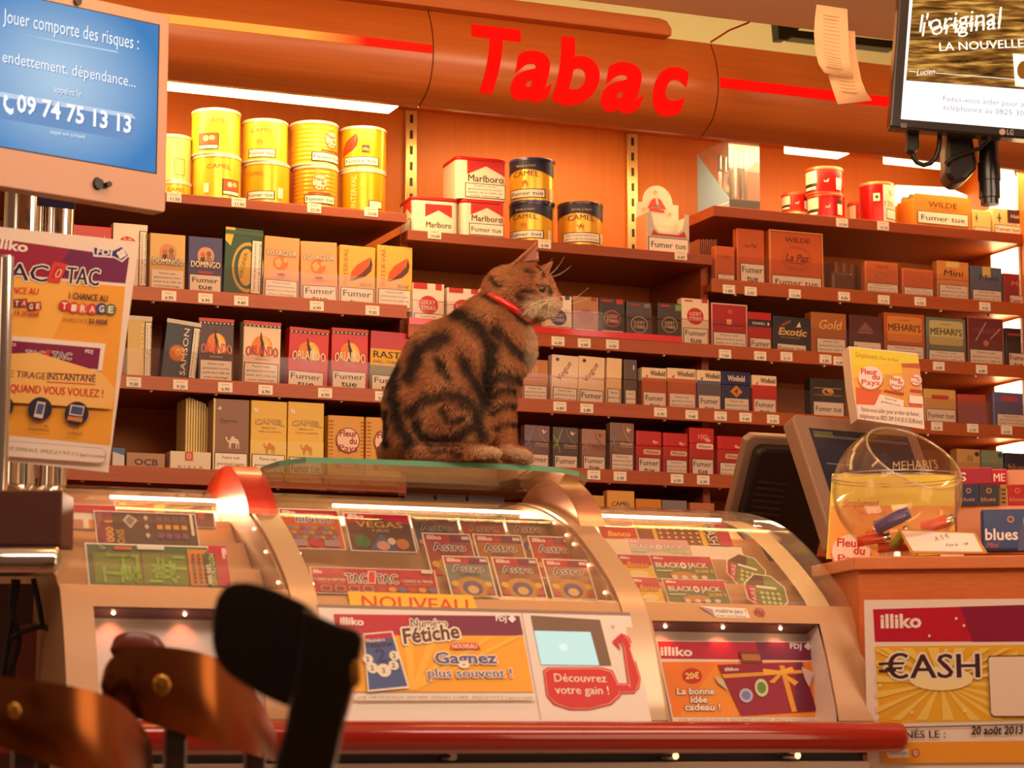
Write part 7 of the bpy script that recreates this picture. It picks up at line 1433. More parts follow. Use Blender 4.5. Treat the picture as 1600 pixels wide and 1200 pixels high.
# ---- cigarillo boxes at the right edge of the counter
def cbox(x0, x1, yt, yb, D, body, label, art=None, name='cigarillo_pack', rnd=.0015, back=0, dp=.025):
    o = atD(x0, yb, D); pl = Plane(o, dAE, UPV * math.cos(R(back)) + nin * math.sin(R(back))); W = pl.uv(x1, yb)[0]; H = pl.uv(x0, yt)[1]
    t = thing(name, label, 'cigarillos', o, 'cigarillo packs on the wooden counter'); b = MB()
    T = Matrix((pl.R, -pl.N, pl.U)).transposed().to_4x4(); T.translation = o
    b.box((0, 0, 0), (W, dp, H), mat(body, .3, .1), rnd, T); A = Art(b, lambda u, v, l: pl.P(u, v, l), .0002)
    sub(b, 'tin' if 'tin' in name else 'carton', t)
    if art: p = MB(); art(Art(p, lambda u, v, l: pl.P(u, v, l + .0003), .0001), W, H); sub(p, 'printed_front', t)
    return t
stand = thing('cigarillo_stand', 'card stand holding cigarillo packs at the right end of the wooden counter', 'display stand', atD(1500, 865, 4.5))
b = MB(); o = atD(1497, 866, 4.47); pl = Plane(o, dAE, UPV)
for v0, v1, n0, n1 in ((0, .078, .0, .05), (.0, .125, .052, .10), (0, .165, .102, .14)): 
    b.prism([o + pl.N * -n0 + dAE * 0, o + pl.N * -n1, o + pl.N * -n1 + UPV * v1, o + pl.N * -n0 + UPV * v1], None, dAE * .16, mat((220, 150, 110), .5))
sub(b, 'stepped_stand', stand)
def a_blu(A, W, H): A.t('blues', W * .08, H * .26, W * .66, H * .26, (236, 224, 224), bold=.02); A.t('Mini', W * .1, H * .08, W * .22, H * .12, (206, 80, 60), shear=.3); A.ring(W * .6, H * .74, W * .07, W * .07, .6, (206, 130, 60)); A.p([(W * .72, 0), (W * .78, H * .5), (W * .9, H * .82), (W * .98, H * .8), (W * .98, 0)], (70, 76, 120)); A.e(W * .9, H * .7, W * .06, H * .1, (120, 120, 140))
cbox(1534, 1612, 795, 861, 4.40, (44, 66, 120), 'blue cigarillo tin with large white lettering on the wooden counter', a_blu, 'cigarillo_tin', .005, 6)
za = 4.515
def a_sm(A, W, H): A.ring(W * .5, H * .7, W * .14, W * .14, .6, (190, 120, 60)); A.t('blues', W * .1, H * .2, W * .7, H * .2, (200, 140, 90))
cbox(1499, 1529, 757, 790, 4.525, (44, 60, 96), 'small shiny navy cigarillo pack behind the bowl edge', a_sm); cbox(1530, 1562, 757, 790, 4.522, (60, 60, 70), 'small dark bronze cigarillo pack beside the shiny navy one', a_sm)
cbox(1563, 1574, 757, 790, 4.52, (170, 130, 60), 'narrow gold cigarillo pack seen edge-on', lambda A, W, H: [A.r(W * .2, H * (.1 + .2 * k), W * .8, H * (.2 + .2 * k), (80, 50, 40)) for k in range(4)]); cbox(1575, 1606, 757, 790, 4.518, (176, 40, 44), 'red cigarillo pack at the right end of the middle step', a_sm)
cbox(1497, 1550, 731, 757, 4.57, (170, 40, 66), 'pink red cigarillo pack behind the small navy packs', lambda A, W, H: A.t('S', W * .05, H * .2, W * .2, H * .5, (236, 220, 210), bold=.02)); cbox(1548, 1574, 733, 757, 4.562, (196, 30, 56), 'rounded red sign topped pack beside the pink red one', lambda A, W, H: A.t('ME', W * .2, H * .2, W * .66, H * .5, (236, 220, 210), bold=.03), rnd=.003)

# ================================================================== the cat
KC = 1 / 866.0
CATD = dep(Vector((onZ(700, 718, GZ).x, NEARY + .075, GZ)))
def cpx(x, y, d=0.0):                             # photo pixel, and pixels towards the viewer
    return atD(x, y, CATD) - fh * (d * KC)
HC, HYAW = np.array([820., 455., 0.]), R(24)
def headpt(f, u, l):                              # head frame: forward, up, towards-viewer -> body frame (px)
    return np.array([HC[0] + f * math.cos(HYAW) - l * math.sin(HYAW), HC[1] - u, f * math.sin(HYAW) + l * math.cos(HYAW)])
def build_cat():
    import openvdb as vdb
    st = 1.9; x0, x1, y0, y1, z0, z1 = 575, 900, 365, 735, -100, 100
    X, Y, Z = np.meshgrid(np.arange(x0, x1, st), np.arange(y0, y1, st), np.arange(z0, z1, st), indexing='ij')
    D = np.full(X.shape, 1e3)
    def smin(a, b, k):
        h = np.clip(.5 + .5 * (b - a) / k, 0, 1); return b + (a - b) * h - k * h * (1 - h)
    def ell(c, r, rot=0.0, k=12):
        nonlocal D
        dx, dy, dz = X - c[0], Y - c[1], Z - c[2]
        if rot: cs, sn = math.cos(R(rot)), math.sin(R(rot)); dx, dy = dx * cs + dy * sn, -dx * sn + dy * cs
        q = np.sqrt((dx / r[0]) ** 2 + (dy / r[1]) ** 2 + (dz / r[2]) ** 2) + 1e-6
        g = np.sqrt((dx / r[0] ** 2) ** 2 + (dy / r[1] ** 2) ** 2 + (dz / r[2] ** 2) ** 2) + 1e-6
        D = smin(D, q * (q - 1) / g, k)
    def cap(a, b, ra, rb, k=8, flat=1.0):
        nonlocal D
        a, b = np.array(a, float), np.array(b, float); ab = b - a; L = ab.dot(ab)
        t = np.clip(((X - a[0]) * ab[0] + (Y - a[1]) * ab[1] + (Z - a[2]) * ab[2]) / L, 0, 1)
        d = np.sqrt((X - a[0] - t * ab[0]) ** 2 + (Y - a[1] - t * ab[1]) ** 2 + (Z - a[2] - t * ab[2]) ** 2) - (ra + (rb - ra) * t)
        D = smin(D, d, k)
    # trunk
    ell((681, 640, 0), (80, 84, 66)); ell((706, 578, 0), (78, 76, 58), -20, 22); ell((760, 531, 0), (60, 60, 50), 0, 24); ell((797, 545, 0), (38, 46, 36), 0, 18)
    ell((640, 690, 0), (36, 34, 60), 0, 16)
    # neck and head
    cap((772, 505, 0), (806, 466, 0), 45, 37, 16)
    ell((793, 455, 0), (36, 34, 36), 0, 10)
    h = lambda f, u, l: headpt(f, u, l)
    ell(h(2, 2, 0), (42, 40, 41), 0, 8)
    ell(h(22, -4, 0), (28, 28, 32), 0, 10)                      # brow
    ell(h(40, -20, 0), (20, 15, 19), 0, 8); cap(h(26, 2, 0), h(50, -16, 0), 15, 9.5, 7)   # muzzle, nose bridge
    ell(h(47, -23, 8), (11, 10, 10), 0, 5); ell(h(47, -23, -8), (11, 10, 10), 0, 5)       # whisker pads
    ell(h(34, -36, 0), (17, 9, 14), 0, 6)                                                 # chin
    for s in (1, -1): ell(h(12, -24, 24 * s), (22, 20, 16), 0, 10)                        # cheeks
    # front legs
    for dz, ox in ((24, 0), (-20, 5)):
        ell((778 + ox, 575, dz * 1.2), (30, 50, 22), -8, 12)
        cap((780 + ox, 605, dz), (783 + ox, 655, dz), 23, 16, 10); cap((783 + ox, 655, dz), (789 + ox, 700, dz), 16, 13.5, 6); cap((790 + ox, 707, dz), (815 + ox * .6, 713, dz + 2), 13, 11.5, 6)
        for q in (-7, 0, 7): ell((823 + ox * .6 - abs(q) * .4, 715, dz + 2 + q), (10, 8.2, 4.6), 0, 1.5)
    # thighs, hind feet
    for s in (1, -1):
        ell((702, 648, 40 * s), (62, 56, 34), 25, 12); ell((742, 672, 46 * s), (32, 36, 24), 0, 10)
        cap((648, 712, 56 * s), (752, 713, 58 * s), 9.5, 10.5, 7); ell((764, 714, 58 * s), (19, 9.5, 12), 0, 5)
        for q in (-7, 0, 7): ell((777 - abs(q) * .3, 716, 58 * s + q), (8, 6.5, 4.4), 0, 1.5)
    # tail round the far side
    pts = [(618, 692, -20), (606, 703, -48), (622, 711, -76), (668, 713, -88), (716, 713, -86)]
    for a, b, ra, rb in zip(pts, pts[1:], (15, 14, 12, 11), (14, 12, 11, 8)): cap(a, b, ra, rb, 5)
    # eye sockets
    for s in (1, -1):
        c = h(39, -3, 22 * s); d = np.sqrt((X - c[0]) ** 2 + (Y - c[1]) ** 2 + (Z - c[2]) ** 2) - 6.5; D = -smin(-D, d, 3)
    D = np.maximum(D, Y - 722.5)                                  # rests on the glass
    g = vdb.FloatGrid(background=10.0); g.copyFromArray(np.clip(D, -10, 10).astype(np.float32), tolerance=0)
    P, _, Q = g.convertToPolygons(isovalue=0.0, adaptivity=0.0)
    V = np.array(P) * st + np.array([x0, y0, z0])
    return V, [tuple(q) for q in np.array(Q)] + [tuple(q) for q in np.array(_)]
CV, CF = build_cat()
# --- coat: grey brown tabby with dark bands; bands are polylines over the flank, in photo pixels
BANDS = [([(713, 488), (748, 510), (770, 543), (764, 586), (760, 622)], 11), ([(771, 512), (800, 543), (826, 557)], 7), ([(764, 588), (806, 590)], 8), ([(762, 616), (800, 612)], 6),
         ([(765, 645), (802, 634)], 5), ([(772, 667), (802, 664)], 4), ([(621, 570), (616, 617), (626, 663), (642, 696)], 9), ([(642, 641), (672, 620), (713, 617), (743, 641), (754, 680)], 8),
         ([(651, 657), (660, 681), (703, 684), (742, 664)], 7), ([(640, 590), (658, 545), (697, 528)], 10), ([(722, 560), (744, 604), (757, 640)], 8), ([(684, 560), (700, 590)], 6), ([(604, 640), (606, 690)], 5),
         ([(760, 462), (796, 476), (822, 500)], 5), ([(812, 456), (848, 453)], 2.6), ([(818, 464), (836, 470), (850, 469)], 2.4), ([(812, 458), (826, 474), (834, 490)], 2.6), ([(822, 424), (836, 434)], 2.5), ([(842, 420), (850, 436)], 2.2), ([(855, 452), (862, 466)], 2.2), ([(770, 436), (786, 446)], 3), ([(672, 700), (720, 706)], 4), ([(690, 640), (700, 655), (722, 652)], 5)]
def seg_d(p, pl):
    m = np.full(len(p), 1e9)
    for a, b in zip(pl, pl[1:]):
        a, b = np.array(a, float), np.array(b, float); ab = b - a
        t = np.clip(((p - a) @ ab) / ab.dot(ab), 0, 1); m = np.minimum(m, np.linalg.norm(p - a - t[:, None] * ab, axis=1))
    return m
def coat(p):
    """p: n x 3 body pixels -> linear RGB"""
    n = len(p); xy = p[:, :2] + 2.0 * np.stack([np.sin(p[:, 1] * .21 + p[:, 2] * .1), np.sin(p[:, 0] * .17 + p[:, 2] * .13)], 1)
    base = np.tile(np.array(lin((188, 116, 72))), (n, 1)); light = np.array(lin((222, 160, 106))); dark = np.array(lin((40, 24, 18))); cream = np.array(lin((240, 208, 172)))
    f = .5 + .5 * np.sin(p[:, 0] * .075 + 1.6 * np.sin(p[:, 1] * .04) + p[:, 2] * .02); base = base * (1 - .5 * f[:, None]) + light * (.5 * f[:, None])
    dk = np.zeros(n)
    for pl, w_ in BANDS:
        d = seg_d(xy, pl); dk = np.maximum(dk, np.clip(1.45 - d / (w_ * 1.25), 0, 1) * .97)
    dk = np.maximum(dk, np.clip((p[:, 2] * 0 + 1 - np.abs(p[:, 2]) / 16), 0, 1) * (p[:, 0] < 715) * (p[:, 1] < 700) * .6)
    base = base * (1 - dk[:, None]) + dark * dk[:, None]
    hd = p - HC; fwd = hd[:, 0] * math.cos(HYAW) + hd[:, 2] * math.sin(HYAW); up = -hd[:, 1]
    cr_ = np.clip((fwd - 14) / 12, 0, 1) * np.clip((-10 - up) / 8, 0, 1) * (p[:, 0] > 805) * (p[:, 1] < 512)
    cr_ = np.maximum(cr_, np.clip((p[:, 0] - 815) / 14, 0, 1) * (p[:, 1] > 505) * (p[:, 1] < 600) * .6)  # paler chest edge: rim light put into the coat colour
    cr_ = np.maximum(cr_, np.clip((p[:, 1] - 704) / 8, 0, 1) * (p[:, 0] > 800) * .55)
    cr_ = np.maximum(cr_, np.clip((p[:, 0] - 735) / 25, 0, 1) * (p[:, 1] > 700) * (np.abs(p[:, 2]) > 35) * .6)
    base = base * (1 - cr_[:, None]) + cream * cr_[:, None]
    return base
def coat_mat(name, rough=.75):
    m = bpy.data.materials.new(name); m.use_nodes = True; nt = m.node_tree; b = nt.nodes['Principled BSDF']; a = nt.nodes.new('ShaderNodeVertexColor'); a.layer_name = 'coat'
    nt.links.new(a.outputs[0], b.inputs['Base Color']); b.inputs['Roughness'].default_value = rough; b.inputs['Specular IOR Level'].default_value = .25; b.inputs['Sheen Weight'].default_value = .15
    return m
ORIG = cpx(705, 722)
def to_world(p): 
    X_, Y_, d_ = p[:, 0], p[:, 1], p[:, 2]
    rx = np.array(cf)[None] + np.array(cr)[None] * ((X_ - 800) / FPX)[:, None] + np.array(cu)[None] * ((600 - Y_) / FPX)[:, None]
    return np.array(CP)[None] + rx * CATD - np.array(fh)[None] * (d_ * KC)[:, None]
def coloured(name, verts, faces, cols, m, parent, smooth=True):
    me = bpy.data.meshes.new(name); base = np.array(ORIG)
    me.from_pydata([tuple(v) for v in (verts - base)], [], faces)
    at = me.color_attributes.new('coat', 'FLOAT_COLOR', 'POINT'); at.data.foreach_set('color', np.concatenate([cols, np.ones((len(cols), 1))], 1).astype(np.float32).ravel())
    me.materials.append(m); me.polygons.foreach_set('use_smooth', [smooth] * len(faces)); me.update()
    o = bpy.data.objects.new(name, me); COL.objects.link(o); o.parent = parent; return o
cat = thing('cat', 'brown tabby cat with a red collar sitting on the glass shelf, looking right', 'cat', ORIG)
SKINM = coat_mat('tabby_coat')
VW = to_world(CV)
body = coloured('body', VW, CF, coat(CV) * .6, SKINM, cat)
# outward normals from the faces
bm = bmesh.new(); bm.from_mesh(body.data); bmesh.ops.recalc_face_normals(bm, faces=bm.faces[:])
for _ in range(2): bmesh.ops.smooth_vert(bm, verts=bm.verts[:], factor=.4, use_axis_x=True, use_axis_y=True, use_axis_z=True)
bm.to_mesh(body.data); 
tri = bmesh.ops.triangulate(bm, faces=bm.faces[:])
bm.verts.ensure_lookup_table(); TV = np.array([v.co[:] for v in bm.verts]) + np.array(ORIG); TF = np.array([[v.index for v in f.verts] for f in bm.faces]); bm.free()
# ears
def ear(tip, b0, b1, back, lab):
    """tip, front base, rear base and a point behind, all as head-frame triples"""
    n = 8; front, inner = [], []
    T_, A_, B_, K_ = [headpt(*q) for q in (tip, b0, b1, back)]
    rows_o, rows_i = [], []
    for i in range(n + 1):
        t = i / n; w = 1 - t ** 1.35
        base = np.array([B_ * (1 - s) ** 2 + 2 * s * (1 - s) * K_ + A_ * s ** 2 for s in np.linspace(0, 1, 9)])
        row = T_ * (1 - w) + base * w; rows_o.append(row)
        flat = np.array([B_ * (1 - s) + A_ * s for s in np.linspace(0, 1, 9)]); rowi = T_ * (1 - w * .93) + (base * .72 + flat * .28) * w * .93; rows_i.append(rowi)
    vo = np.concatenate(rows_o + rows_i); fs = []
    m_ = 9
    for k0 in (0, (n + 1) * m_):
        for i in range(n):
            for j in range(m_ - 1): a = k0 + i * m_ + j; fs.append((a, a + 1, a + 1 + m_, a + m_))
    off = (n + 1) * m_
    for i in range(n):
        for j in (0, m_ - 1): a = i * m_ + j; fs.append((a, a + m_, a + m_ + off, a + off))
    col = np.concatenate([np.tile(np.array(lin((150, 104, 70))), (off, 1)), np.tile(np.array(lin((206, 140, 120))), (off, 1))])
    return coloured('ear', to_world(vo), fs, col, SKINM, cat), to_world(vo[:off])
e_near, EN = ear((31, 71, 24), (33, 40, 20), (-13, 36, 30), (0, 46, 2), '')
e_far, EF = ear((35, 49, -31), (33, 24, -15), (10, 36, -28), (8, 40, -8), '')
# fur: fine hairs, one mesh
def fur(seed, N, TVv, TFf, length, colfn, body_px=True, wid=.00042):
    rg_ = np.random.default_rng(seed)
    a, b, c = TVv[TFf[:, 0]], TVv[TFf[:, 1]], TVv[TFf[:, 2]]; nr = np.cross(b - a, c - a); ar = np.linalg.norm(nr, axis=1); ar[ar == 0] = 1e-12
    pick = rg_.choice(len(TFf), N, p=ar / ar.sum()); u, v = rg_.random(N), rg_.random(N); sw = u + v > 1; u[sw], v[sw] = 1 - u[sw], 1 - v[sw]
    p = a[pick] + (b - a)[pick] * u[:, None] + (c - a)[pick] * v[:, None]; n_ = nr[pick] / ar[pick][:, None]
    rel = p - np.array(CP); crn, cun, fn_ = np.array(cr), np.array(cu), np.array(cf)
    k = rel @ fn_; px = 800 + FPX * (rel @ crn) / k; py = 600 - FPX * (rel @ cun) / k; d = -(k - CATD) / KC
    bp = np.stack([px, py, d], 1)
    hdm = ((px > 775) & (py < 500)).astype(float)
    flow = -UPN[None] * (1 - .6 * hdm[:, None]) - crn[None] * (.35 + .9 * hdm[:, None]); flow = flow + rg_.normal(0, .28, (N, 3)); flow -= n_ * (flow * n_).sum(1)[:, None]; flow /= np.linalg.norm(flow, axis=1)[:, None] + 1e-9
    L = length * (.6 + .8 * rg_.random(N)); face = (px > 840) & (py < 505); L[face] *= .42; low = (py > 690) & (px > 740); L[low] *= .5; legs = (px > 760) & (py > 600); L[legs] *= .6
    lift = .30 + .25 * rg_.random(N)
    d1 = flow * (1 - lift[:, None]) + n_ * lift[:, None]; tip = p + d1 * L[:, None]; midp = p + (d1 * .55 + n_ * .12) * L[:, None]
    side = np.cross(d1, -rel / np.linalg.norm(rel, axis=1)[:, None]); side /= np.linalg.norm(side, axis=1)[:, None] + 1e-9
    w_ = wid * (.7 + .6 * rg_.random(N))[:, None]
    floor = GZ + .0012
    V_ = np.stack([p - side * w_, p + side * w_, midp + side * w_ * .8, midp - side * w_ * .8, tip], 1)
    V_[:, :, 2] = np.maximum(V_[:, :, 2], floor)
    base = 5 * np.arange(N)[:, None]
    F_ = [tuple(q) for q in (base + np.array([[0, 1, 2, 3]]))] + [tuple(q) for q in (base + np.array([[3, 2, 4]]))]
    col = colfn(bp) * (.5 + .5 * rg_.random(N))[:, None]
    C_ = np.repeat(col[:, None, :], 5, 1); C_[:, 4, :] *= 1.25
    return V_.reshape(-1, 3), F_, np.clip(C_.reshape(-1, 3), 0, 1)
UPN = np.array([0, 0, 1.0])
v_, f_, c_ = fur(3, 84000, TV, TF, .0125, coat, wid=.00032)
ET = np.array([(k + i * 9 + j, k + i * 9 + j + 1, k + (i + 1) * 9 + j) for k, jm in ((0, 3), (81, 8)) for i in range(8) for j in range(jm)] + [(k + i * 9 + j + 1, k + (i + 1) * 9 + j + 1, k + (i + 1) * 9 + j) for k, jm in ((0, 3), (81, 8)) for i in range(7) for j in range(jm)])
v2_, f2_, c2_ = fur(5, 2600, np.concatenate([EN, EF]), ET, .008, coat, wid=.0003)
f_ = f_ + [tuple(i + len(v_) for i in q) for q in f2_]; v_ = np.concatenate([v_, v2_]); c_ = np.concatenate([c_, c2_ * 1.1])
FURM = coat_mat('tabby_fur', .6)
fo_ = coloured('fur', v_, f_, c_, FURM, cat, False); fo_['kind'] = 'stuff'
# eyes, nose, mouth, whiskers
def cmesh(name, mb): return sub(mb, name, cat)
sq_ = lambda v: Vector((v.x, v.y, v.z * .70))
for s in (1, -1):
    c = to_world(np.array([headpt(37.5, -3, 20.5 * s)]))[0]; rr2 = 5.6 * KC
    gz = Vector(to_world(np.array([headpt(66, -8, 34 * s)]))[0]) - Vector(c); gz.normalize()
    q = Vector((0, 0, 1)).rotation_difference(gz).to_matrix()
    b = MB(); n = 16; rings = [(math.sin(R(a)) * rr2, math.cos(R(a)) * rr2) for a in (0.01, 14, 24, 40, 60, 90, 130)]
    cols = [mat((14, 12, 10), .05), mat((14, 12, 10), .05), mat((80, 76, 52), .06, 0, 0, .6), mat((80, 76, 52), .06, 0, 0, .6), mat((60, 40, 30), .2), mat((60, 40, 30), .2)]
    for (r0, h0), (r1, h1), m in zip(rings, rings[1:], cols):
        b.grid([[Vector(c) + sq_(q @ Vector((r_ * math.cos(2 * math.pi * i / n), r_ * math.sin(2 * math.pi * i / n), h_))) for i in range(n)] for r_, h_ in ((r0, h0), (r1, h1))], m, True, True)
    cmesh('eye', b)
    b = MB(); lid = [Vector(to_world(np.array([headpt(37.5 + 7.6 * math.cos(R(a)) * .6, -3 + 6.4 * math.sin(R(a)), (20.5 + 6.6 * math.cos(R(a)) * -.35 + 3) * s)]))[0]) for a in range(-20, 201, 20)]
    b.tube(lid, .0012, mat((46, 30, 24), .5), 6); cmesh('eyelid', b)
b = MB(); nc = to_world(np.array([headpt(58.5, -15.5, 0)]))[0]; bm = bmesh.new(); bmesh.ops.create_uvsphere(bm, u_segments=16, v_segments=10, radius=5.2 * KC); b.bm(bm, mat((150, 84, 74), .35), True, Matrix.Translation(Vector(nc)) @ Matrix.Diagonal((1, .9, .75, 1))); bm.free(); cmesh('nose', b)
b = MB(); mth = [Vector(to_world(np.array([headpt(f, u, l)]))[0]) for f, u, l in ((59, -20, 0), (58, -27, 3), (54, -29.5, 8), (47, -30, 13), (40, -29, 17))]; b.tube(mth, .0006, mat((70, 40, 34), .5), 6); cmesh('mouth', b)
for i, (f0, u0, l0, f1, u1, l1, sag) in enumerate([(48, -20, 16, 28, -40, 62, 4), (47, -23, 17, 36, -52, 58, 3), (50, -19, 15, 48, -46, 62, 3), (46, -25, 17, 18, -50, 56, 4), (49, -22, 15, 60, -54, 48, 3), (51, -18, -14, 86, 8, -52, -6), (51, -20, -14, 92, -6, -50, -5), (34, 22, 20, 60, 42, 30, -3), (36, 22, -14, 66, 40, -30, -4), (35, 24, -12, 56, 54, -26, -4)]):
    a, c = headpt(f0, u0, l0), headpt(f1, u1, l1); pts = [a + (c - a) * t + np.array([0, -sag * 4 * t * (1 - t), 0]) for t in np.linspace(0, 1, 7)]
    b = MB(); b.tube([Vector(p) for p in to_world(np.array(pts))], [.00036 * (1 - .75 * k / 6) for k in range(7)], mat((246, 232, 214), .4), 5); cmesh('whisker', b)
# collar
b = MB(); n = 40; axn = np.array([34, -39, 0.]) / 51.7; c0 = np.array([789., 485., 0.]); e1 = np.array([0, 0, 1.]); e2 = np.cross(axn, e1)
c0 = np.array([792., 484., 0.]); e2 = np.array([-.86, -.51, 0]) * -1; axn = np.array([.51, -.86, 0])
lo = [c0 + (e2 * 43.5 * math.cos(2 * math.pi * i / n) + e1 * 44 * math.sin(2 * math.pi * i / n)) - axn * 5 for i in range(n)]
hi = [p + axn * 10 for p in lo]; out_ = lambda p, k: c0 + (p - c0) * k
W_ = lambda L: [Vector(q) for q in to_world(np.array(L))]
b.grid([W_(lo), W_([out_(p, 1.06) for p in lo]), W_([out_(p, 1.06) for p in hi]), W_(hi)], mat((206, 20, 24), .25, 0, 0, .6, name='red_collar'), True, True); col_o = cmesh('collar', b)

# ================================================================== chairs in front, left foreground
STUD = mat((226, 170, 80), .25, .9, name='brass_stud')
SLAT = mat((156, 92, 50), .24, 1.0, 0, .0, name='varnished_slat')
def slat(mb, stn, th=.016, m=SLAT):
    """stn: (x, y top, y bottom, depth) stations along the slat"""
    def rows(back):
        out_ = []
        for x, yt, yb, d in stn:
            p0, p1 = atD(x, yt, d), atD(x, yb, d); r_ = []
            for k in range(7):
                f = k / 6; e = .5 * (1 - abs(2 * f - 1)) ** .5 * th; p = p0.lerp(p1, f)
                r_.append(p + fh * (th * .5 + (e if back else -e)))
            out_.append(r_)
        return out_
    mb.grid(rows(False), m); mb.grid([r_[::-1] for r_ in rows(True)], m)
def smooth_st(s, n=4): return [tuple(v) for v in dense4(s, n)]
def dense4(pr, n):
    P_ = np.array(pr, float); m = len(P_); out_ = []
    for i in range(m - 1):
        p0, p1, p2, p3 = P_[max(i - 1, 0)], P_[i], P_[i + 1], P_[min(i + 2, m - 1)]
        for k in range(n): t = k / n; out_.append(.5 * ((2 * p1) + (-p0 + p2) * t + (2 * p0 - 5 * p1 + 4 * p2 - p3) * t * t + (-p0 + 3 * p1 - 3 * p2 + p3) * t ** 3))
    out_.append(P_[-1]); return out_
def posts(t, pts):
    for x, y, d in pts:
        p = atD(x, y, d + .018); b = MB(); b.box((p.x - .013, p.y - .004, .585), (p.x + .013, p.y + .014, p.z), DARKW, .003); sub(b, 'back_post', t)
def stud(t, x, y, d, rx, ry, up=None):
    b = MB(); c = atD(x, y, d); bm = bmesh.new(); bmesh.ops.create_uvsphere(bm, u_segments=16, v_segments=10, radius=1)
    b.bm(bm, STUD, True, Matrix.Translation(c) @ Matrix((cr * rx / FPX * d, cf * .004, cu * ry / FPX * d)).transposed().to_4x4()); bm.free(); return sub(b, 'brass_stud', t)
def chair_low(t, c, ang=0):
    """seat and legs under the back, mostly below the picture"""
    f = Matrix.Translation(Vector((c.x, c.y, 0))) @ Matrix.Rotation(R(ang), 4, 'Z')
    b = MB(); b.box((-.19, -.42, .58), (.19, -.03, .605), DARKW, .008, f); sub(b, 'seat', t)
    for x, y in ((-.17, -.40), (.17, -.40), (-.17, -.02), (.17, -.02)):
        l = MB(); l.box((x - .015, y - .015, 0), (x + .015, y + .015, .58), DARKW, .004, f); sub(l, 'leg', t)
c = atD(290, 1100, 2.95); t = thing('chair', 'brown slat backed chair with a brass stud in the middle of the foreground', 'chair', Vector((c.x, c.y, 0)), 'chairs in front of the counter')
b = MB(); slat(b, smooth_st([(157, 1062, 1080, 2.86), (163, 1040, 1096, 2.86), (182, 1020, 1110, 2.865), (220, 1010, 1126, 2.87), (280, 1013, 1146, 2.89), (335, 1027, 1162, 2.92), (375, 1053, 1174, 2.97), (408, 1098, 1184, 3.03), (428, 1140, 1190, 3.09), (434, 1165, 1190, 3.13)])); sub(b, 'back_slat', t); stud(t, 252, 1071, 2.875, 15, 17)
b = MB(); slat(b, smooth_st([(172, 1010, 1020, 3.2), (180, 993, 1030, 3.2), (205, 986, 1036, 3.2), (240, 992, 1036, 3.21), (256, 1008, 1030, 3.22)]), .02, mat((120, 50, 34), .4, 0, 0, .3)); sub(b, 'rear_slat_end', t); posts(t, ((276, 1120, 2.90), (400, 1150, 3.03))); chair_low(t, c + fh * .12 + cr * .07, 0)
c = atD(90, 1150, 2.75); t = thing('chair', 'brown slat backed chair with a brass stud cut by the lower left picture corner', 'chair', Vector((c.x, c.y, 0)), 'chairs in front of the counter')
b = MB(); slat(b, smooth_st([(-60, 1046, 1150, 2.62), (0, 1057, 1168, 2.63), (60, 1064, 1190, 2.645), (120, 1074, 1212, 2.67), (170, 1089, 1228, 2.71), (208, 1118, 1240, 2.77), (230, 1150, 1246, 2.82), (237, 1180, 1246, 2.86)])); sub(b, 'back_slat', t); stud(t, 22, 1111, 2.632, 11, 13); posts(t, ((40, 1150, 2.64), (190, 1200, 2.75))); chair_low(t, c + fh * .10 - cr * .02, -100)
c = atD(470, 1080, 2.3); t = thing('chair', 'dark blurred chair back with thick post closest to us in the foreground', 'chair', Vector((c.x, c.y, 0)), 'chairs in front of the counter')
BKW = mat((30, 16, 13), .22, 0, 0, .5, name='black_brown_lacquer')
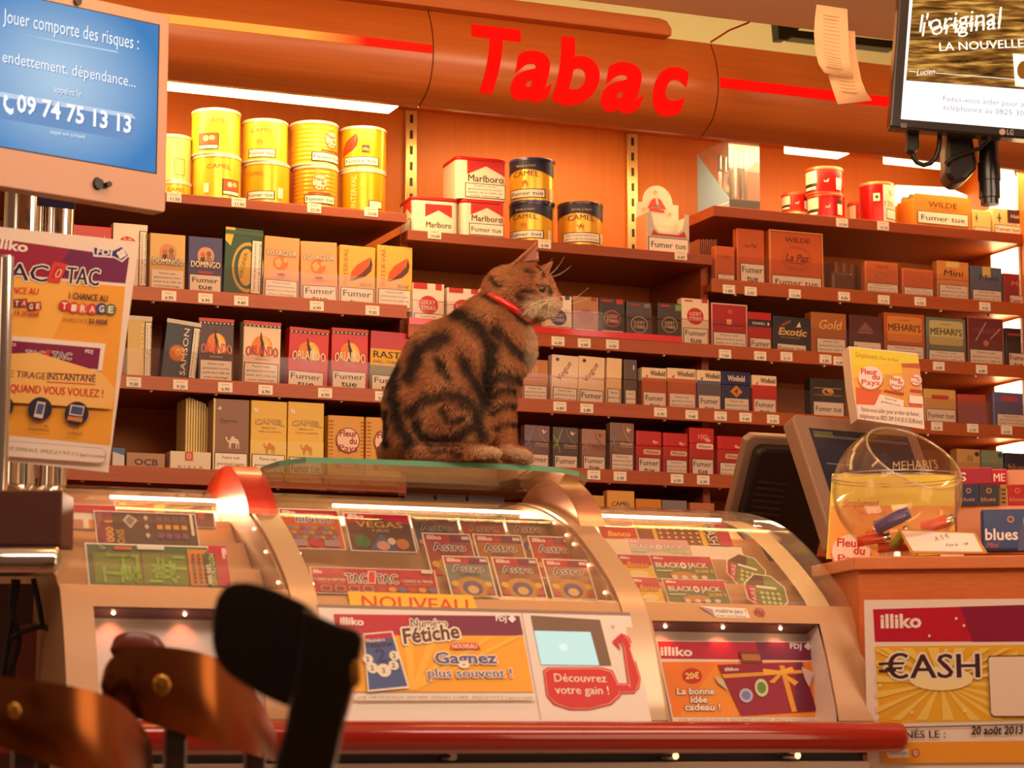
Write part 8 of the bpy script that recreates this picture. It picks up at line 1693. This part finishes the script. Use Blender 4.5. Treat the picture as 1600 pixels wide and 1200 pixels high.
b = MB(); q = dense4([(330, 990), (333, 950), (346, 920), (372, 908), (410, 914), (455, 932), (494, 958), (506, 1010), (500, 1108), (455, 1106), (400, 1082), (352, 1050), (334, 1022), (330, 990)], 2)[:-1]; b.prism([atD(x, y, 2.34) for x, y in q], None, fh * .05, BKW, .0045); sub(b, 'back_slat', t)
b = MB(); b.prism([atD(x, y, 2.30) for x, y in ((472, 950), (520, 972), (560, 984), (568, 998), (556, 1060), (536, 1130), (514, 1230), (420, 1230), (446, 1130), (458, 1060))], None, fh * .035, BKW, .005); sub(b, 'back_post', t); stud(t, 556, 1052, 2.30, 9, 22); chair_low(t, c + fh * .08, -22)
# left edge: brown box, chrome bar, cables in a dark recess
c = atD(40, 810, 3.68); t = thing('counter_box', 'dark brown box with a rounded chrome bar under it, left of the counter', 'box', c)
b = MB(); pl = Plane(atD(96, 852, 3.68), cr, UPV); pl.slab(b, [(-.16, 0), (0, 0), (-.001, .084), (-.16, .084)], .10, mat((84, 40, 26), .5), .003); sub(b, 'box_body', t)
b = MB(); a, d_ = atD(-60, 877, 3.66), atD(93, 877, 3.66); b.tube([a, d_ - (d_ - a).normalized() * .006, d_ - (d_ - a).normalized() * .002, d_], [.0225, .0225, .021, .017], CHROME, 28); sub(b, 'chrome_bar', t)
t = thing('cable_recess', 'dark wooden recess with hanging black cables left of the display cases', 'cabinet', atD(50, 1100, 3.9))
b = MB(); pl = Plane(atD(101, 1130, 3.84), cr, UPV); pl.slab(b, [(-.20, -.9), (0, -.9), (-.012, .22), (-.20, .22)], .02, mat((70, 28, 16), .5)); sub(b, 'back_panel', t)
b = MB(); pl2 = Plane(atD(92, 1068, 3.82), cr, UPV); pl2.slab(b, [(-.07, -.03), (-.005, -.03), (-.02, .10), (-.066, .09)], .015, mat((120, 50, 24), .5), .003); sub(b, 'wood_block', t)
for pts in ([(28, 905), (20, 960), (12, 1010), (4, 1060)], [(22, 905), (18, 950), (30, 1000), (14, 1056)], [(52, 904), (60, 940), (66, 975)], [(10, 1000), (40, 985), (70, 980), (86, 1000), (84, 1050)]):
    b = MB(); b.tube([atD(x, y, 3.86) for x, y in smooth_px(pts)] if False else [atD(x, y, 3.76) for x, y in dense4(pts, 5)], .0045, BLACK, 8); sub(b, 'cable', t)
